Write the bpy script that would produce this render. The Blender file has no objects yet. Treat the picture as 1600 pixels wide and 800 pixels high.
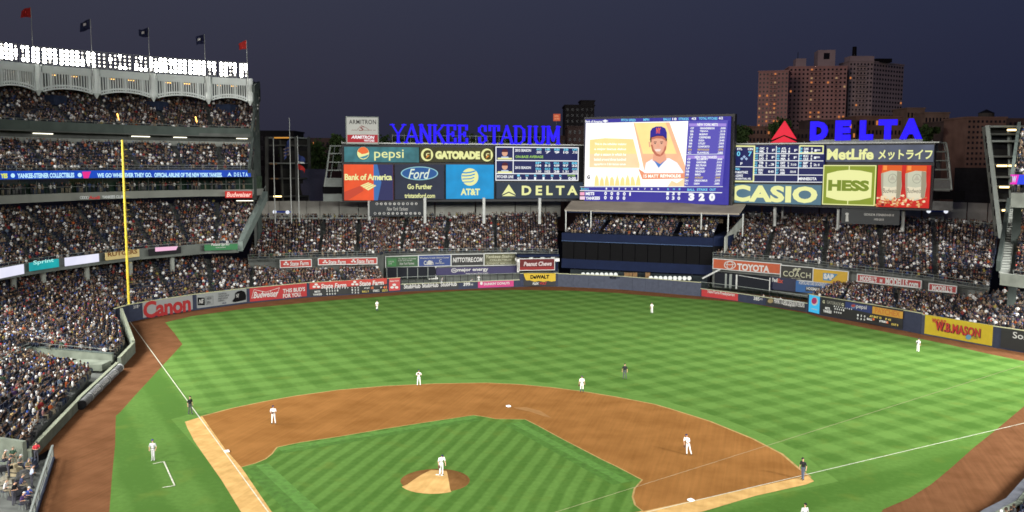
import bpy, bmesh, math, random
import numpy as np
from mathutils import Vector, Matrix
random.seed(7); rng=np.random.default_rng(7)
S=bpy.context.scene; C=S.collection
# ---------------------------------------------------------------- camera
CAM=np.array([23.237,-43.4525,24.2268]); YAW,PIT,ROL,FPX=-0.273258,-0.10461,0.004957,1380.15
fv=np.array([math.sin(YAW)*math.cos(PIT),math.cos(YAW)*math.cos(PIT),math.sin(PIT)])
r0=np.array([math.cos(YAW),-math.sin(YAW),0.]); u0=np.cross(r0,fv)
rv=math.cos(ROL)*r0+math.sin(ROL)*u0; uv_=-math.sin(ROL)*r0+math.cos(ROL)*u0
cd=bpy.data.cameras.new('camera'); cam=bpy.data.objects.new('camera',cd); C.objects.link(cam)
M=Matrix.Identity(4)
for i in range(3):
    M[i][0]=rv[i]; M[i][1]=uv_[i]; M[i][2]=-fv[i]; M[i][3]=CAM[i]
cam.matrix_world=M; cd.sensor_width=36; cd.lens=36*FPX/1600; cd.clip_start=.5; cd.clip_end=6000; S.camera=cam
# photo pixel + depth -> place in the world
def PD(px,py,D): return CAM+D*(fv+(px-800)/FPX*rv-(py-400)/FPX*uv_)
def G(px,py,z=0.):
    d=fv+(px-800)/FPX*rv-(py-400)/FPX*uv_; return CAM+d*((z-CAM[2])/d[2])
def W(px,D,z):
    a=(px-800)/FPX; b=((z-CAM[2])/D-fv[2]-a*rv[2])/uv_[2]; return CAM+D*(fv+a*rv+b*uv_)
def XY(p): 
    d=np.array(p,float)-CAM; w=d@fv; return 800+FPX*(d@rv)/w, 400-FPX*(d@uv_)/w, w
def zat(p,py):
    lo,hi=-20.,200.
    for _ in range(50):
        m=(lo+hi)/2
        if XY((p[0],p[1],m))[1]>py: lo=m
        else: hi=m
    return lo
# ---------------------------------------------------------------- world, lights, render
def lin(c): return tuple(((v/255)/12.92 if v/255<=.04045 else ((v/255+.055)/1.055)**2.4) for v in c)
wd=bpy.data.worlds.new('World'); S.world=wd; wd.use_nodes=True
nt=wd.node_tree; bg=nt.nodes['Background']
tc=nt.nodes.new('ShaderNodeTexCoord'); sx=nt.nodes.new('ShaderNodeSeparateXYZ'); nt.links.new(tc.outputs['Generated'],sx.inputs[0])
cr=nt.nodes.new('ShaderNodeValToRGB'); nt.links.new(sx.outputs['Z'],cr.inputs[0])
e=cr.color_ramp.elements; e[0].position=0; e[0].color=lin((40,39,54))+(1,); e[1].position=.35; e[1].color=lin((58,61,80))+(1,)
k=cr.color_ramp.elements.new(.09); k.color=lin((46,46,62))+(1,)
mr=nt.nodes.new('ShaderNodeMapRange'); mr.inputs['From Min'].default_value=-.75; mr.inputs['From Max'].default_value=.35
nt.links.new(sx.outputs['X'],mr.inputs['Value'])
c2=nt.nodes.new('ShaderNodeValToRGB'); c2.color_ramp.elements[0].color=(1.25,1.26,1.14,1); c2.color_ramp.elements[1].color=(.55,.70,.95,1); nt.links.new(mr.outputs[0],c2.inputs[0])
mx=nt.nodes.new('ShaderNodeMix'); mx.data_type='RGBA'; mx.blend_type='MULTIPLY'; mx.inputs[0].default_value=1
nt.links.new(cr.outputs[0],mx.inputs[6]); nt.links.new(c2.outputs[0],mx.inputs[7])
sky=nt.nodes.new('ShaderNodeTexSky'); sky.sky_type='NISHITA'; sky.sun_disc=False; sky.sun_elevation=math.radians(-2); sky.sun_rotation=math.radians(200)
ad=nt.nodes.new('ShaderNodeMix'); ad.data_type='RGBA'; ad.blend_type='ADD'; ad.inputs[0].default_value=.01
nt.links.new(mx.outputs[2],ad.inputs[6]); nt.links.new(sky.outputs[0],ad.inputs[7])
nt.links.new(ad.outputs[2],bg.inputs[0]); bg.inputs[1].default_value=1.0
sl=bpy.data.lights.new('afterglow_sun','SUN'); sl.energy=.35; sl.angle=.3; sl.color=(1,.66,.56)
so=bpy.data.objects.new('afterglow_sun',sl); C.objects.link(so); so.rotation_euler=(math.radians(80),0,math.radians(-20))
def area(pos,aim,E,w=26,h=3,sp=115):
    d=Vector(aim)-Vector(pos); L=bpy.data.lights.new('floodlight_rack','AREA'); L.shape='RECTANGLE'; L.size=w; L.size_y=h
    L.energy=math.pi*E*d.length**2; L.spread=math.radians(sp); L.color=(1,.985,.93)
    o=bpy.data.objects.new('floodlight_rack',L); C.objects.link(o); o.location=pos; o.rotation_euler=d.to_track_quat('-Z','Z').to_euler()
# the floodlight racks that ring the stadium roof outside the picture
LK=1.95
area((-96,38,42),(-30,72,0),1.15*LK); area((-84,8,43),(-10,66,0),.95*LK)
area((-45,-62,44),(-25,10,0),.58*LK,26,3,84); area((10,-82,44),(0,0,0),.78*LK,34,3,84); area((62,-66,44),(15,10,0),.5*LK,26,3,84)
area((96,-8,43),(45,40,0),1.0*LK,26,3,72); area((104,38,42),(46,72,0),.98*LK,26,3,72); area((100,82,42),(34,100,0),1.15*LK,26,3,76)
S.render.engine='CYCLES'; S.view_settings.view_transform='Standard'; S.view_settings.look='None'; S.view_settings.exposure=0; S.view_settings.gamma=1
S.cycles.filter_width=1.65; S.cycles.sample_clamp_indirect=3; S.cycles.max_bounces=5; S.cycles.diffuse_bounces=2
# ---------------------------------------------------------------- materials
MAT={}
def mat(name,col,rough=.7,var=.12,scale=3.,metal=0,srgb=False,col2=None,detail=4,bump=0):
    if name in MAT: return MAT[name]
    if srgb: col=lin(col)
    m=bpy.data.materials.new(name); m.use_nodes=True; n=m.node_tree; b=n.nodes['Principled BSDF']
    b.inputs['Roughness'].default_value=rough; b.inputs['Metallic'].default_value=metal; b.inputs['Specular IOR Level'].default_value=.25 if rough<.6 else .06
    t=n.nodes.new('ShaderNodeTexCoord'); no=n.nodes.new('ShaderNodeTexNoise'); no.inputs['Scale'].default_value=scale; no.inputs['Detail'].default_value=detail
    n.links.new(t.outputs['Object'],no.inputs['Vector'])
    r=n.nodes.new('ShaderNodeValToRGB'); a=tuple(c*(1-var) for c in col); d=tuple(min(1,c*(1+var)) for c in col) if col2 is None else col2
    r.color_ramp.elements[0].position=.3; r.color_ramp.elements[1].position=.7
    r.color_ramp.elements[0].color=a+(1,); r.color_ramp.elements[1].color=tuple(d)+(1,)
    n.links.new(no.outputs[0],r.inputs[0]); n.links.new(r.outputs[0],b.inputs['Base Color'])
    if bump:
        bp=n.nodes.new('ShaderNodeBump'); bp.inputs['Strength'].default_value=bump; n.links.new(no.outputs[0],bp.inputs['Height']); n.links.new(bp.outputs[0],b.inputs['Normal'])
    MAT[name]=m; return m
def emi(name,rgb,st=1.0,var=0):
    if name in MAT: return MAT[name]
    m=bpy.data.materials.new(name); m.use_nodes=True; n=m.node_tree; b=n.nodes['Principled BSDF']
    c=lin(rgb); b.inputs['Base Color'].default_value=(.01,.01,.01,1); b.inputs['Roughness'].default_value=.6; b.inputs['Specular IOR Level'].default_value=.05
    b.inputs['Emission Color'].default_value=c+(1,); b.inputs['Emission Strength'].default_value=st
    if var:
        t=n.nodes.new('ShaderNodeTexCoord'); no=n.nodes.new('ShaderNodeTexNoise'); no.inputs['Scale'].default_value=.35; n.links.new(t.outputs['Object'],no.inputs['Vector'])
        r=n.nodes.new('ShaderNodeValToRGB'); r.color_ramp.elements[0].color=tuple(v*(1-var) for v in c)+(1,); r.color_ramp.elements[1].color=tuple(min(1,v*(1+var)) for v in c)+(1,)
        r.color_ramp.elements[0].position=.3; r.color_ramp.elements[1].position=.7
        n.links.new(no.outputs[0],r.inputs[0]); n.links.new(r.outputs[0],b.inputs['Emission Color'])
    if st<20: m.cycles.emission_sampling='AUTO'
    MAT[name]=m; return m
def cmat(name,rough=.8):      # colour comes from the mesh's own colour attribute (shirt, hair, skin)
    m=bpy.data.materials.new(name); m.use_nodes=True; n=m.node_tree; b=n.nodes['Principled BSDF']; b.inputs['Roughness'].default_value=rough; b.inputs['Specular IOR Level'].default_value=.15
    a=n.nodes.new('ShaderNodeVertexColor'); a.layer_name='Col'; n.links.new(a.outputs[0],b.inputs['Base Color']); return m
CLOTH=cmat('clothing_and_skin')
# print colours on wall adverts (albedo = photo colour seen under the floodlights)
K=.26
def prt(rgb,k=K):
    nm='print_%d_%d_%d'%rgb; c=lin(rgb); return mat(nm,tuple(v*k+.004 for v in c),.5,.05,1.5)
CONC=mat('concrete',(.17,.18,.165),.85,.2,.6); CONCD=mat('dark_concrete',(.075,.08,.075),.85,.25,.5); CONCL=mat('pale_concrete',(.27,.27,.24),.85,.15,.5)
STEEL=mat('grey_painted_steel',(.13,.145,.135),.5,.1,1); STEELL=mat('pale_steel',(.3,.31,.3),.5,.1,1); NAVY=mat('navy_paint',(.004,.0075,.024),.6,.1,1)
BLACK=mat('black_glass',(.002,.002,.0025),.7,.1,1); DARK=mat('dark_cladding',(.012,.012,.014),.6,.2,1); WALLB=mat('wall_padding_blue',(.02,.024,.04),.6,.12,2)
WALLG=mat('wall_padding_grey',(.034,.039,.055),.6,.12,2); WHITE=mat('white_paint',(.5,.5,.48),.6,.06,2); GREY=mat('grey_paint',(.1,.1,.1),.6,.1,2)
YEL=mat('yellow_pole_paint',(.42,.33,.03),.5,.1,2); SEATM=mat('navy_seat',(.010,.014,.03),.55,.2,2); ORANGE=mat('orange_paint',(.5,.1,.02))
# ---------------------------------------------------------------- helpers
def link(o): C.objects.link(o); return o
def new_mesh(name,vs,fs,m,parent=None,ms=None,mi=None):
    me=bpy.data.meshes.new(name); me.from_pydata([tuple(map(float,v)) for v in vs],[],fs)
    for x in (ms or [m]): me.materials.append(x)
    if mi is not None: me.polygons.foreach_set('material_index',mi)
    me.update(); o=link(bpy.data.objects.new(name,me))
    if parent is not None: o.parent=parent
    return o
def tag(o,label,cat,group=None):
    o['label']=label; o['category']=cat
    if group: o['group']=group
    return o
def struct(o,kind='structure'): o['kind']=kind; return o
def empty(name,loc,label=None,cat=None,group=None,rz=0):
    o=bpy.data.objects.new(name,None); o.location=tuple(map(float,loc)); o.rotation_euler=(0,0,rz); link(o)
    if label: tag(o,label,cat,group)
    return o
class MB:
    def __init__(s): s.v=[]; s.f=[]
    def box(s,x0,y0,z0,x1,y1,z1):
        n=len(s.v); s.v+=[(x0,y0,z0),(x1,y0,z0),(x1,y1,z0),(x0,y1,z0),(x0,y0,z1),(x1,y0,z1),(x1,y1,z1),(x0,y1,z1)]
        s.f+=[tuple(n+i for i in q) for q in ((0,3,2,1),(4,5,6,7),(0,1,5,4),(1,2,6,5),(2,3,7,6),(3,0,4,7))]; return s
    def bar(s,a,b,w,h=None,up=(0,0,1)):
        a=Vector(a);b=Vector(b);h=h or w; d=(b-a); 
        if d.length<1e-6: return s
        d.normalize(); x=d.cross(Vector(up)); 
        if x.length<1e-3: x=d.cross(Vector((0,1,0)))
        x.normalize(); y=x.cross(d); n=len(s.v)
        for q in (a,b):
            for i,j in((-1,-1),(1,-1),(1,1),(-1,1)): s.v.append(tuple(q+x*i*w/2+y*j*h/2))
        s.f+=[tuple(n+i for i in q) for q in ((3,2,1,0),(4,5,6,7),(0,1,5,4),(1,2,6,5),(2,3,7,6),(3,0,4,7))]; return s
    def tube(s,a,b,ra,rb=None,n=8):
        a=Vector(a);b=Vector(b);rb=ra if rb is None else rb; d=(b-a).normalized(); x=d.orthogonal().normalized(); y=d.cross(x); k=len(s.v)
        for q,r in((a,ra),(b,rb)):
            for i in range(n):
                t=2*math.pi*i/n; s.v.append(tuple(q+(x*math.cos(t)+y*math.sin(t))*r))
        s.f+=[(k+i,k+(i+1)%n,k+n+(i+1)%n,k+n+i) for i in range(n)]+[tuple(range(k+n-1,k-1,-1)),tuple(range(k+n,k+2*n))]; return s
    def prism(s,pts,z0,z1):       # plan polygon, extruded
        n=len(s.v);m=len(pts); s.v+=[(p[0],p[1],z0) for p in pts]+[(p[0],p[1],z1) for p in pts]
        s.f+=[tuple(range(n+m-1,n-1,-1)),tuple(range(n+m,n+2*m))]+[(n+i,n+(i+1)%m,n+m+(i+1)%m,n+m+i) for i in range(m)]; return s
    def sheet(s,A,B):             # ruled strip between two point lists
        n=len(s.v);m=len(A); s.v+=[tuple(p) for p in A]+[tuple(p) for p in B]; s.f+=[(n+i,n+i+1,n+m+i+1,n+m+i) for i in range(m-1)]; return s
    def slab(s,A,B,t):            # ruled strip with thickness t downwards
        A=[np.array(p,float) for p in A];B=[np.array(p,float) for p in B];d=np.array([0,0,t])
        s.sheet(A,B); s.sheet([b-d for b in B],[a-d for a in A]); s.sheet([a-d for a in A],A); s.sheet(B,[b-d for b in B])
        s.sheet([A[0]-d,B[0]-d],[A[0],B[0]]); s.sheet([A[-1],B[-1]],[A[-1]-d,B[-1]-d]); return s
    def quad(s,*q): n=len(s.v); s.v+=[tuple(p) for p in q]; s.f.append(tuple(range(n,n+len(q)))); return s
    def build(s,name,m,parent=None): return new_mesh(name,s.v,s.f,m,parent)
def flat(name,pts,z,m,kind='structure'):
    import mathutils
    tri=mathutils.geometry.tessellate_polygon([[Vector((p[0],p[1],0)) for p in pts]])
    vs=[(p[0],p[1],z) for p in pts]; fs=[]
    for t in tri:
        a,b,c=[Vector(vs[i][:2]) for i in t]
        fs.append(tuple(t) if (b-a).cross(c-a)>0 else tuple(reversed(t)))
    o=new_mesh(name,vs,fs,m)
    if kind: struct(o,kind)
    return o
TXT={}
def text_mesh(s,bold=.0,shear=0.,sp=1.):
    k=(s,bold,shear,sp)
    if k in TXT: return TXT[k]
    cu=bpy.data.curves.new('t','FONT'); cu.body=s; cu.offset=bold; cu.shear=shear; cu.space_character=sp; cu.resolution_u=3
    o=bpy.data.objects.new('t',cu); link(o); dg=bpy.context.evaluated_depsgraph_get(); me=o.evaluated_get(dg).to_mesh()
    v=np.array([p.co[:] for p in me.vertices]) if len(me.vertices) else np.zeros((1,3)); f=[tuple(p.vertices) for p in me.polygons]
    o.evaluated_get(dg).to_mesh_clear(); bpy.data.objects.remove(o); bpy.data.curves.remove(cu)
    lo=v.min(0);hi=v.max(0); v=(v-lo)/np.maximum(hi-lo,1e-6); TXT[k]=(v[:,:2],f); return TXT[k]
class Board:
    """upright panel between two plan points; children placed by photo pixel inside its face"""
    def __init__(s,name,label,cat,x0,x1,D0,D1,t,b,group=None,z=None,parent=None,depth=.3,m=None,panel='panel',plabel=None,zref=None):
        t=t if isinstance(t,tuple) else (t,t); b=b if isinstance(b,tuple) else (b,b)
        if zref is not None:
            pa=W(x0,D0,zref); pb=W(x1,D1,zref); z=((zat(pa,b[0])+zat(pb,b[1]))/2,(zat(pa,t[0])+zat(pb,t[1]))/2)
        c=[PD(x0,t[0],D0),PD(x1,t[1],D1),PD(x0,b[0],D0),PD(x1,b[1],D1)]
        s.px=(x0,x1,t,b); s.z0,s.z1=((c[2][2]+c[3][2])/2,(c[0][2]+c[1][2])/2) if z is None else z
        s.a=np.array([c[2][0],c[2][1],s.z0]); s.b=np.array([c[3][0],c[3][1],s.z0])
        if zref is not None: s.a=np.array([pa[0],pa[1],s.z0]); s.b=np.array([pb[0],pb[1],s.z0])
        d=s.b-s.a; s.w=float(np.linalg.norm(d)); s.h=s.z1-s.z0
        rz=math.atan2(d[1],d[0]); s.l=.02
        if parent is None: s.o=empty(name,s.a,label,cat,group,rz); s.r=s.o
        else:
            s.o=parent; s.r=None
        s.mat=Matrix.Translation(Vector(s.a))@Matrix.Rotation(rz,4,'Z')
        s.depth=depth; s.sub=None
        if m: s.sub0=s.add(MB().box(0,0,0,s.w,depth,s.h),panel,m); s.panel=s.sub0
        if m and plabel: s.panel['label']=plabel
    def add(s,mb,name,m,par=None):
        ob=mb.build(name,m); s.place(ob,par); return ob
    def place(s,ob,par=None):
        if par is not None: ob.parent=par      # par sits at the same local frame
        elif s.r is not None: ob.parent=s.o
        else: ob.parent=s.o; ob.matrix_parent_inverse=s.o.matrix_world.inverted(); ob.matrix_basis=s.mat
    def uv(s,x,y):
        x0,x1,t,b=s.px; u=(x-x0)/(x1-x0); D=t[0]+(t[1]-t[0])*u; E=b[0]+(b[1]-b[0])*u
        return u*s.w,(E-y)/(E-D)*s.h
    def lift(s): s.l+=.02; return s.l
    def poly(s,pts,m,name='marking',par=None,th=.015,lift=None):
        q=[s.uv(*p) for p in pts]; ar=sum(q[i][0]*q[(i+1)%len(q)][1]-q[(i+1)%len(q)][0]*q[i][1] for i in range(len(q)))
        if ar<0: q=q[::-1]
        l=s.lift() if lift is None else lift; mb=MB(); n=len(q)
        mb.v=[(u,-l,v) for u,v in q]+[(u,-l+th,v) for u,v in q]; mb.f=[tuple(range(n))]+[(i,n+i,n+(i+1)%n,(i+1)%n) for i in range(n)]
        return s.add(mb,name,m,par)
    def rect(s,x0,y0,x1,y1,m,name='marking',par=None,**k): return s.poly([(x0,y0),(x1,y0),(x1,y1),(x0,y1)],m,name,par,**k)
    def ell(s,cx,cy,rx,ry,m,name='marking',par=None,n=24,**k): return s.poly([(cx+rx*math.cos(2*math.pi*i/n),cy+ry*math.sin(2*math.pi*i/n)) for i in range(n)],m,name,par,**k)
    def line(s,pts,w,m,name='marking',par=None):
        l=s.lift(); mb=MB()
        for p,q in zip(pts[:-1],pts[1:]):
            a=Vector(s.uv(*p));b=Vector(s.uv(*q)); d=(b-a); 
            if d.length<1e-6: continue
            d.normalize(); n=Vector((-d.y,d.x))*w/2; e_=d*w*.3; a=a-e_; b=b+e_
            k=len(mb.v); mb.v+=[(c.x,-l,c.y) for c in (a+n,a-n,b-n,b+n)]; mb.f.append((k,k+1,k+2,k+3))
        return s.add(mb,name,m,par)
    def text(s,t,x0,y0,x1,y1,m,bold=.01,shear=0,sp=1,name='lettering',par=None,ext=0):
        v,f=text_mesh(t,bold,shear,sp); l=s.lift(); X0,X1,T_,B_=s.px; sl=((T_[1]-T_[0])+(B_[1]-B_[0]))/2/(X1-X0); xm=(x0+x1)/2; vs=[]
        for a,b in v:
            x=x0+(x1-x0)*a; y=y1+(y0-y1)*b+sl*(x-xm); u,w=s.uv(x,y); vs.append((u,-l,w))
        mb=MB(); mb.v=vs; mb.f=[tuple(q) for q in f]
        if ext:
            n=len(vs); ed={}
            for q in f:
                for i in range(len(q)):
                    e_=(q[i],q[(i+1)%len(q)]); ed[e_]=1
            mb.v=vs+[(p[0],p[1]+ext,p[2]) for p in vs]; mb.f+= [tuple(n+i for i in reversed(q)) for q in f]
            mb.f+=[(b_,a_,a_+n,b_+n) for (a_,b_) in ed if (b_,a_) not in ed]
        return s.add(mb,name,m,par)
    def frame(s,w,m,name='frame',proud=.05):
        mb=MB(); p=-proud; mb.box(-w,p,-w,0,s.depth,s.h+w).box(s.w,p,-w,s.w+w,s.depth,s.h+w).box(0,p,s.h,s.w,s.depth,s.h+w).box(0,p,-w,s.w,s.depth,0); return s.add(mb,name,m)
# ================================================================ FIELD
def grass(name,mode):
    m=bpy.data.materials.new(name); m.use_nodes=True; n=m.node_tree; L=n.links; b=n.nodes['Principled BSDF']; b.inputs['Roughness'].default_value=.85; b.inputs['Specular IOR Level'].default_value=.03
    t=n.nodes.new('ShaderNodeTexCoord'); sp=n.nodes.new('ShaderNodeSeparateXYZ'); L.new(t.outputs['Object'],sp.inputs[0])
    wob=n.nodes.new('ShaderNodeTexNoise'); wob.inputs['Scale'].default_value=.12; L.new(t.outputs['Object'],wob.inputs['Vector'])
    def mth(op,a,b_=None,c=None):
        q=n.nodes.new('ShaderNodeMath'); q.operation=op
        for i,v in enumerate((a,b_,c)):
            if v is None: continue
            if isinstance(v,(int,float)): q.inputs[i].default_value=v
            else: L.new(v,q.inputs[i])
        return q.outputs[0]
    x,y=sp.outputs[0],sp.outputs[1]; wv=mth('MULTIPLY',mth('SUBTRACT',wob.outputs[0],.5),.7)
    def stripe(ang,period,ph=0.):
        c_,s_=math.cos(ang),math.sin(ang)
        d=mth('ADD',mth('ADD',mth('MULTIPLY',x,c_),mth('MULTIPLY',y,s_)),wv)
        v=mth('SINE',mth('MULTIPLY',mth('ADD',d,ph),2*math.pi/period))
        return mth('MULTIPLY_ADD',mth('MAXIMUM',mth('MINIMUM',mth('MULTIPLY',v,2.2),1.),-1.),.5,.5)
    q=math.pi/4
    if mode=='plaid': f=mth('MULTIPLY_ADD',mth('ADD',stripe(q,3.75),stripe(-q,3.75,1.)),.5,.0)
    elif mode=='plain': f=mth('MULTIPLY',mth('ADD',stripe(q,400.),.5),.6)
    elif mode=='infield': f=mth('MULTIPLY_ADD',stripe(0,1.45),.6,.12)
    elif mode=='left': f=mth('MULTIPLY_ADD',stripe(q,5.2,.5),.42,-.02)
    else: f=mth('MULTIPLY_ADD',stripe(-q,5.6,.5),.45,.0)
    n1=n.nodes.new('ShaderNodeTexNoise'); n1.inputs['Scale'].default_value=2.2; n1.inputs['Detail'].default_value=7; L.new(t.outputs['Object'],n1.inputs['Vector'])
    n2=n.nodes.new('ShaderNodeTexNoise'); n2.inputs['Scale'].default_value=.16; n2.inputs['Detail'].default_value=5; L.new(t.outputs['Object'],n2.inputs['Vector'])
    f=mth('ADD',f,mth('MULTIPLY',mth('SUBTRACT',n1.outputs[0],.5),1.0)); f=mth('ADD',f,mth('MULTIPLY',mth('SUBTRACT',n2.outputs[0],.5),.9))
    r=n.nodes.new('ShaderNodeValToRGB'); r.color_ramp.elements[0].color=GD+(1,); r.color_ramp.elements[1].color=GL+(1,); r.color_ramp.elements[0].position=0; r.color_ramp.elements[1].position=1
    L.new(f,r.inputs[0])
    n3=n.nodes.new('ShaderNodeTexNoise'); n3.inputs['Scale'].default_value=.45; n3.inputs['Detail'].default_value=6; L.new(t.outputs['Object'],n3.inputs['Vector'])
    w=n.nodes.new('ShaderNodeMix'); w.data_type='RGBA'; L.new(r.outputs[0],w.inputs[6]); w.inputs[7].default_value=(.08,.115,.02,1)
    L.new(mth('MULTIPLY',mth('MAXIMUM',mth('SUBTRACT',n3.outputs[0],.56),0.),2.6),w.inputs[0]); L.new(w.outputs[2],b.inputs['Base Color'])
    return m
GD=(.038,.087,.015); GL=(.071,.138,.030)
def dirt(name,a,b_,sc=.5,am=.08):
    m=mat(name,a,.9,.1,sc,col2=b_,detail=9,bump=.3); n=m.node_tree; b=n.nodes['Principled BSDF']; b.inputs['Specular IOR Level'].default_value=.0; src=b.inputs['Base Color'].links[0].from_socket
    t=n.nodes.new('ShaderNodeTexCoord'); mp=n.nodes.new('ShaderNodeMapping'); mp.inputs['Rotation'].default_value=(0,0,math.radians(-43)); mp.inputs['Scale'].default_value=(3.2,.12,1)
    no=n.nodes.new('ShaderNodeTexNoise'); no.inputs['Scale'].default_value=1.2; no.inputs['Detail'].default_value=8
    n.links.new(t.outputs['Object'],mp.inputs[0]); n.links.new(mp.outputs[0],no.inputs['Vector'])
    r=n.nodes.new('ShaderNodeValToRGB'); r.color_ramp.elements[0].position=.3; r.color_ramp.elements[1].position=.72; r.color_ramp.elements[0].color=(1-am,1-am,1-am*1.1,1); r.color_ramp.elements[1].color=(1+am,1+am,1+am*1.1,1)
    n.links.new(no.outputs[0],r.inputs[0]); x=n.nodes.new('ShaderNodeMix'); x.data_type='RGBA'; x.blend_type='MULTIPLY'; x.inputs[0].default_value=1
    n.links.new(src,x.inputs[6]); n.links.new(r.outputs[0],x.inputs[7]); n.links.new(x.outputs[2],b.inputs['Base Color']); return m
TRACK=dirt('warning_track_clay',(.092,.041,.019),(.112,.052,.025),.5,.11); INF=dirt('infield_clay',(.154,.069,.020),(.192,.090,.028),.3); PALE=dirt('dry_pale_clay',(.31,.19,.07),(.40,.255,.10),.9)
LIP=dirt('dry_lip_clay',(.22,.15,.06),(.28,.19,.08),1.5)
CHALK=mat('white_chalk',(.36,.37,.30),.9,.2,3)
def gp(l,z=0.): return [tuple(G(x,y,z)[:2]) for x,y in l]
flat('ground',[(-900,-300),(900,-300),(900,1500),(-900,1500)],-.6,mat('night_asphalt',(.02,.02,.022),.9,.2,.2))
flat('warning_track',[(-19,-20),(70,-20),(78,60),(64,92),(40,118),(0,140),(-45,128),(-72,96),(-69.5,68),(-53,50),(-48.5,42.3),(-41,27.2),(-33.2,13)]+[tuple(G(80,700,0)[:2]),tuple(G(60,764,0)[:2]),tuple(G(46,806,0)[:2]),tuple(G(20,880,0)[:2])],0,TRACK)
og=[(171,800),(175,745),(180,695),(181,650),(188,644),(212,617),(237,590),(258,567),(285,538),(272,520),(258,504),(300,494),(385,482),(510,470),(580,465),(660,458),(720,454.5),(800,453),(900,454.5),(967,458),(1010,462),(1080,467),(1165,473),(1260,490),(1300,502),(1400,522),(1480,538),(1540,552),(1600,564.5),(1700,588),(1660,604),(1600,635),(1556,672),(1522,699),(1485,732),(1455,757),(1420,779),(1380,796)]
og=gp(og); og=og+[(26,2),(20,-10),(0,-14),(-20,-10),(og[0][0]+2,-2)]
flat('outfield_grass',og,.012,grass('outfield_turf','plaid'))
# foul ground grass: beyond each foul line
LB=[p for p in gp([(180,695),(181,650),(188,644),(212,617),(237,590)])]
def tofoul(k): return k
fl=gp([(171,800),(175,745),(180,695),(181,650),(188,644),(212,617),(237,590),(248,578)])
p_end=gp([(257,573)])[0]
flat('left_foul_grass',[(fl[0][0]+2,-2)]+fl+[p_end,(0,0),(-20,-10)],.018,grass('left_foul_turf','left'))
fr=gp([(1556,672),(1522,699),(1485,732),(1455,757),(1420,779),(1380,796)])
flat('right_foul_grass',[(0,0),tuple(G(1549,677)[:2])]+fr+[(26,2),(20,-10)],.018,grass('right_foul_turf','right'))
outer=[(316,651.2),(364,638.5),(412,628.5),(460,619.7),(530,610),(600,604.1),(680,600.2),(760,599),(810,601.3),(860,606),(910,612.4),(960,620.5),(1020,632),(1048,640),(1108,659),(1174,686),(1220,710),(1248,734),(1262,744)]
tipL=(289,660); tipR=(1272,752)
half=.0
dl=[(423,799.5),(377,731)]
inn=[(377,731),(400,724.5),(416,718),(426,710),(431,703),(434,699.5),(470,692),(530,683),(600,671),(670,660),(740,649.5),(760,652.5),(775,655.5),(820,656),(840,666),(880,688),(940,719),(965,731),(1002,750.6),(990,764),(987,777),(991,790),(1002.5,799)]
# the ring of unstriped grass outside the clay
cen=np.array([-.5,19.])
def grow(pts,d,c=cen): 
    o=[]
    for p in pts:
        v=np.array(p)-c; L_=np.linalg.norm(v); o.append(tuple(c+v*(L_+d)/L_))
    return o
ring=grow(gp([(289,660)]+outer[1:-1]+[(1272,752)]),1.9)
flat('infield_border_grass',ring+[(0,0)],.022,grass('infield_border_turf','plain'))
sheet=gp([(313,652.2)]+outer+[(1264,746)])
homeR=[(sheet[-1][0],sheet[-1][1])]
flat('infield_lip',grow(sheet,.22)+[(.6,-1.2),(0,-1.8),(-.6,-1.2)],.028,LIP)
flat('infield_dirt',sheet+[(.6,-.8),(0,-1.6),(-.6,-.8)],.034,INF)
ig=gp(inn); 
flat('infield_grass_lip',grow(ig,.14,np.array([0,17.]))+[(1.9,3.4),(-1.9,3.4)],.04,LIP)
flat('infield_grass',ig+[(1.9,3.6),(-1.5,3.3),tuple(G(423,799.5)[:2])],.046,grass('infield_turf','infield'))
s2=math.sqrt(.5)
# grass bands that edge the infield along the base paths
def band(name,a,b,w0,w1,mt,z=.052):
    a=np.array(a);b=np.array(b);d=(b-a)/np.linalg.norm(b-a);n_=np.array([-d[1],d[0]]); return flat(name,[a+n_*w0,b+n_*w0,b+n_*w1,a+n_*w1][::-1],z,mt)
BD=mat('dark_mown_band',(.042,.098,.018),.8,.22,2.,detail=8); BL=mat('light_mown_band',(.056,.126,.026),.8,.2,2.,detail=8)
A_=gp([(434,700.5)])[0];B_=gp([(739,650.3)])[0]
band('mown_band',A_,B_,-.9,-.05,BL); band('mown_band',A_,B_,-1.7,-.9,BD,.053)
A_=gp([(824,658)])[0];B_=gp([(1000,750)])[0]
band('mown_band',A_,B_,-.9,-.05,BD); band('mown_band',A_,B_,-1.75,-.9,BL,.053); band('mown_band',A_,B_,-2.5,-1.75,BD,.054)
A_=gp([(378,732)])[0]; B_=np.array([-1.7,4.]); band('mown_band',A_,B_,.05,1.1,BD); band('mown_band',A_,B_,1.1,2.1,BL,.053)
# pale running lanes along both foul lines
ls=gp([(289,660),(293,670),(304,691),(327,724),(346,751),(362,777),(376,800)])
strip=ls+[(-1.6,.2),(-1.1,2.6)]+gp([(423.6,799.5),(377,731),(352,702.5),(316,651.5)])
flat('running_lane_left',strip,.058,PALE)
rs=gp([(1272,753),(1260,758),(1180,776),(1100,800)])
a1=gp([(1262,744.5)])[0]; flat('running_lane_right',[a1]+rs+[(1.6,.2),(.9,2.4)]+[tuple(G(1012,798.5)[:2])],.058,PALE)
flat('home_plate_dirt',[(3.96*math.cos(t),3.96*math.sin(t)) for t in np.linspace(0,2*math.pi,33)[:-1]],.064,PALE)
def chalk(name,a,b,w=.1,z=.07):
    a=np.array(a,float);b=np.array(b,float);d=(b-a)/np.linalg.norm(b-a);n_=np.array([-d[1],d[0]])*w/2; return flat(name,[a-n_,b-n_,b+n_,a+n_],z,CHALK)
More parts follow.
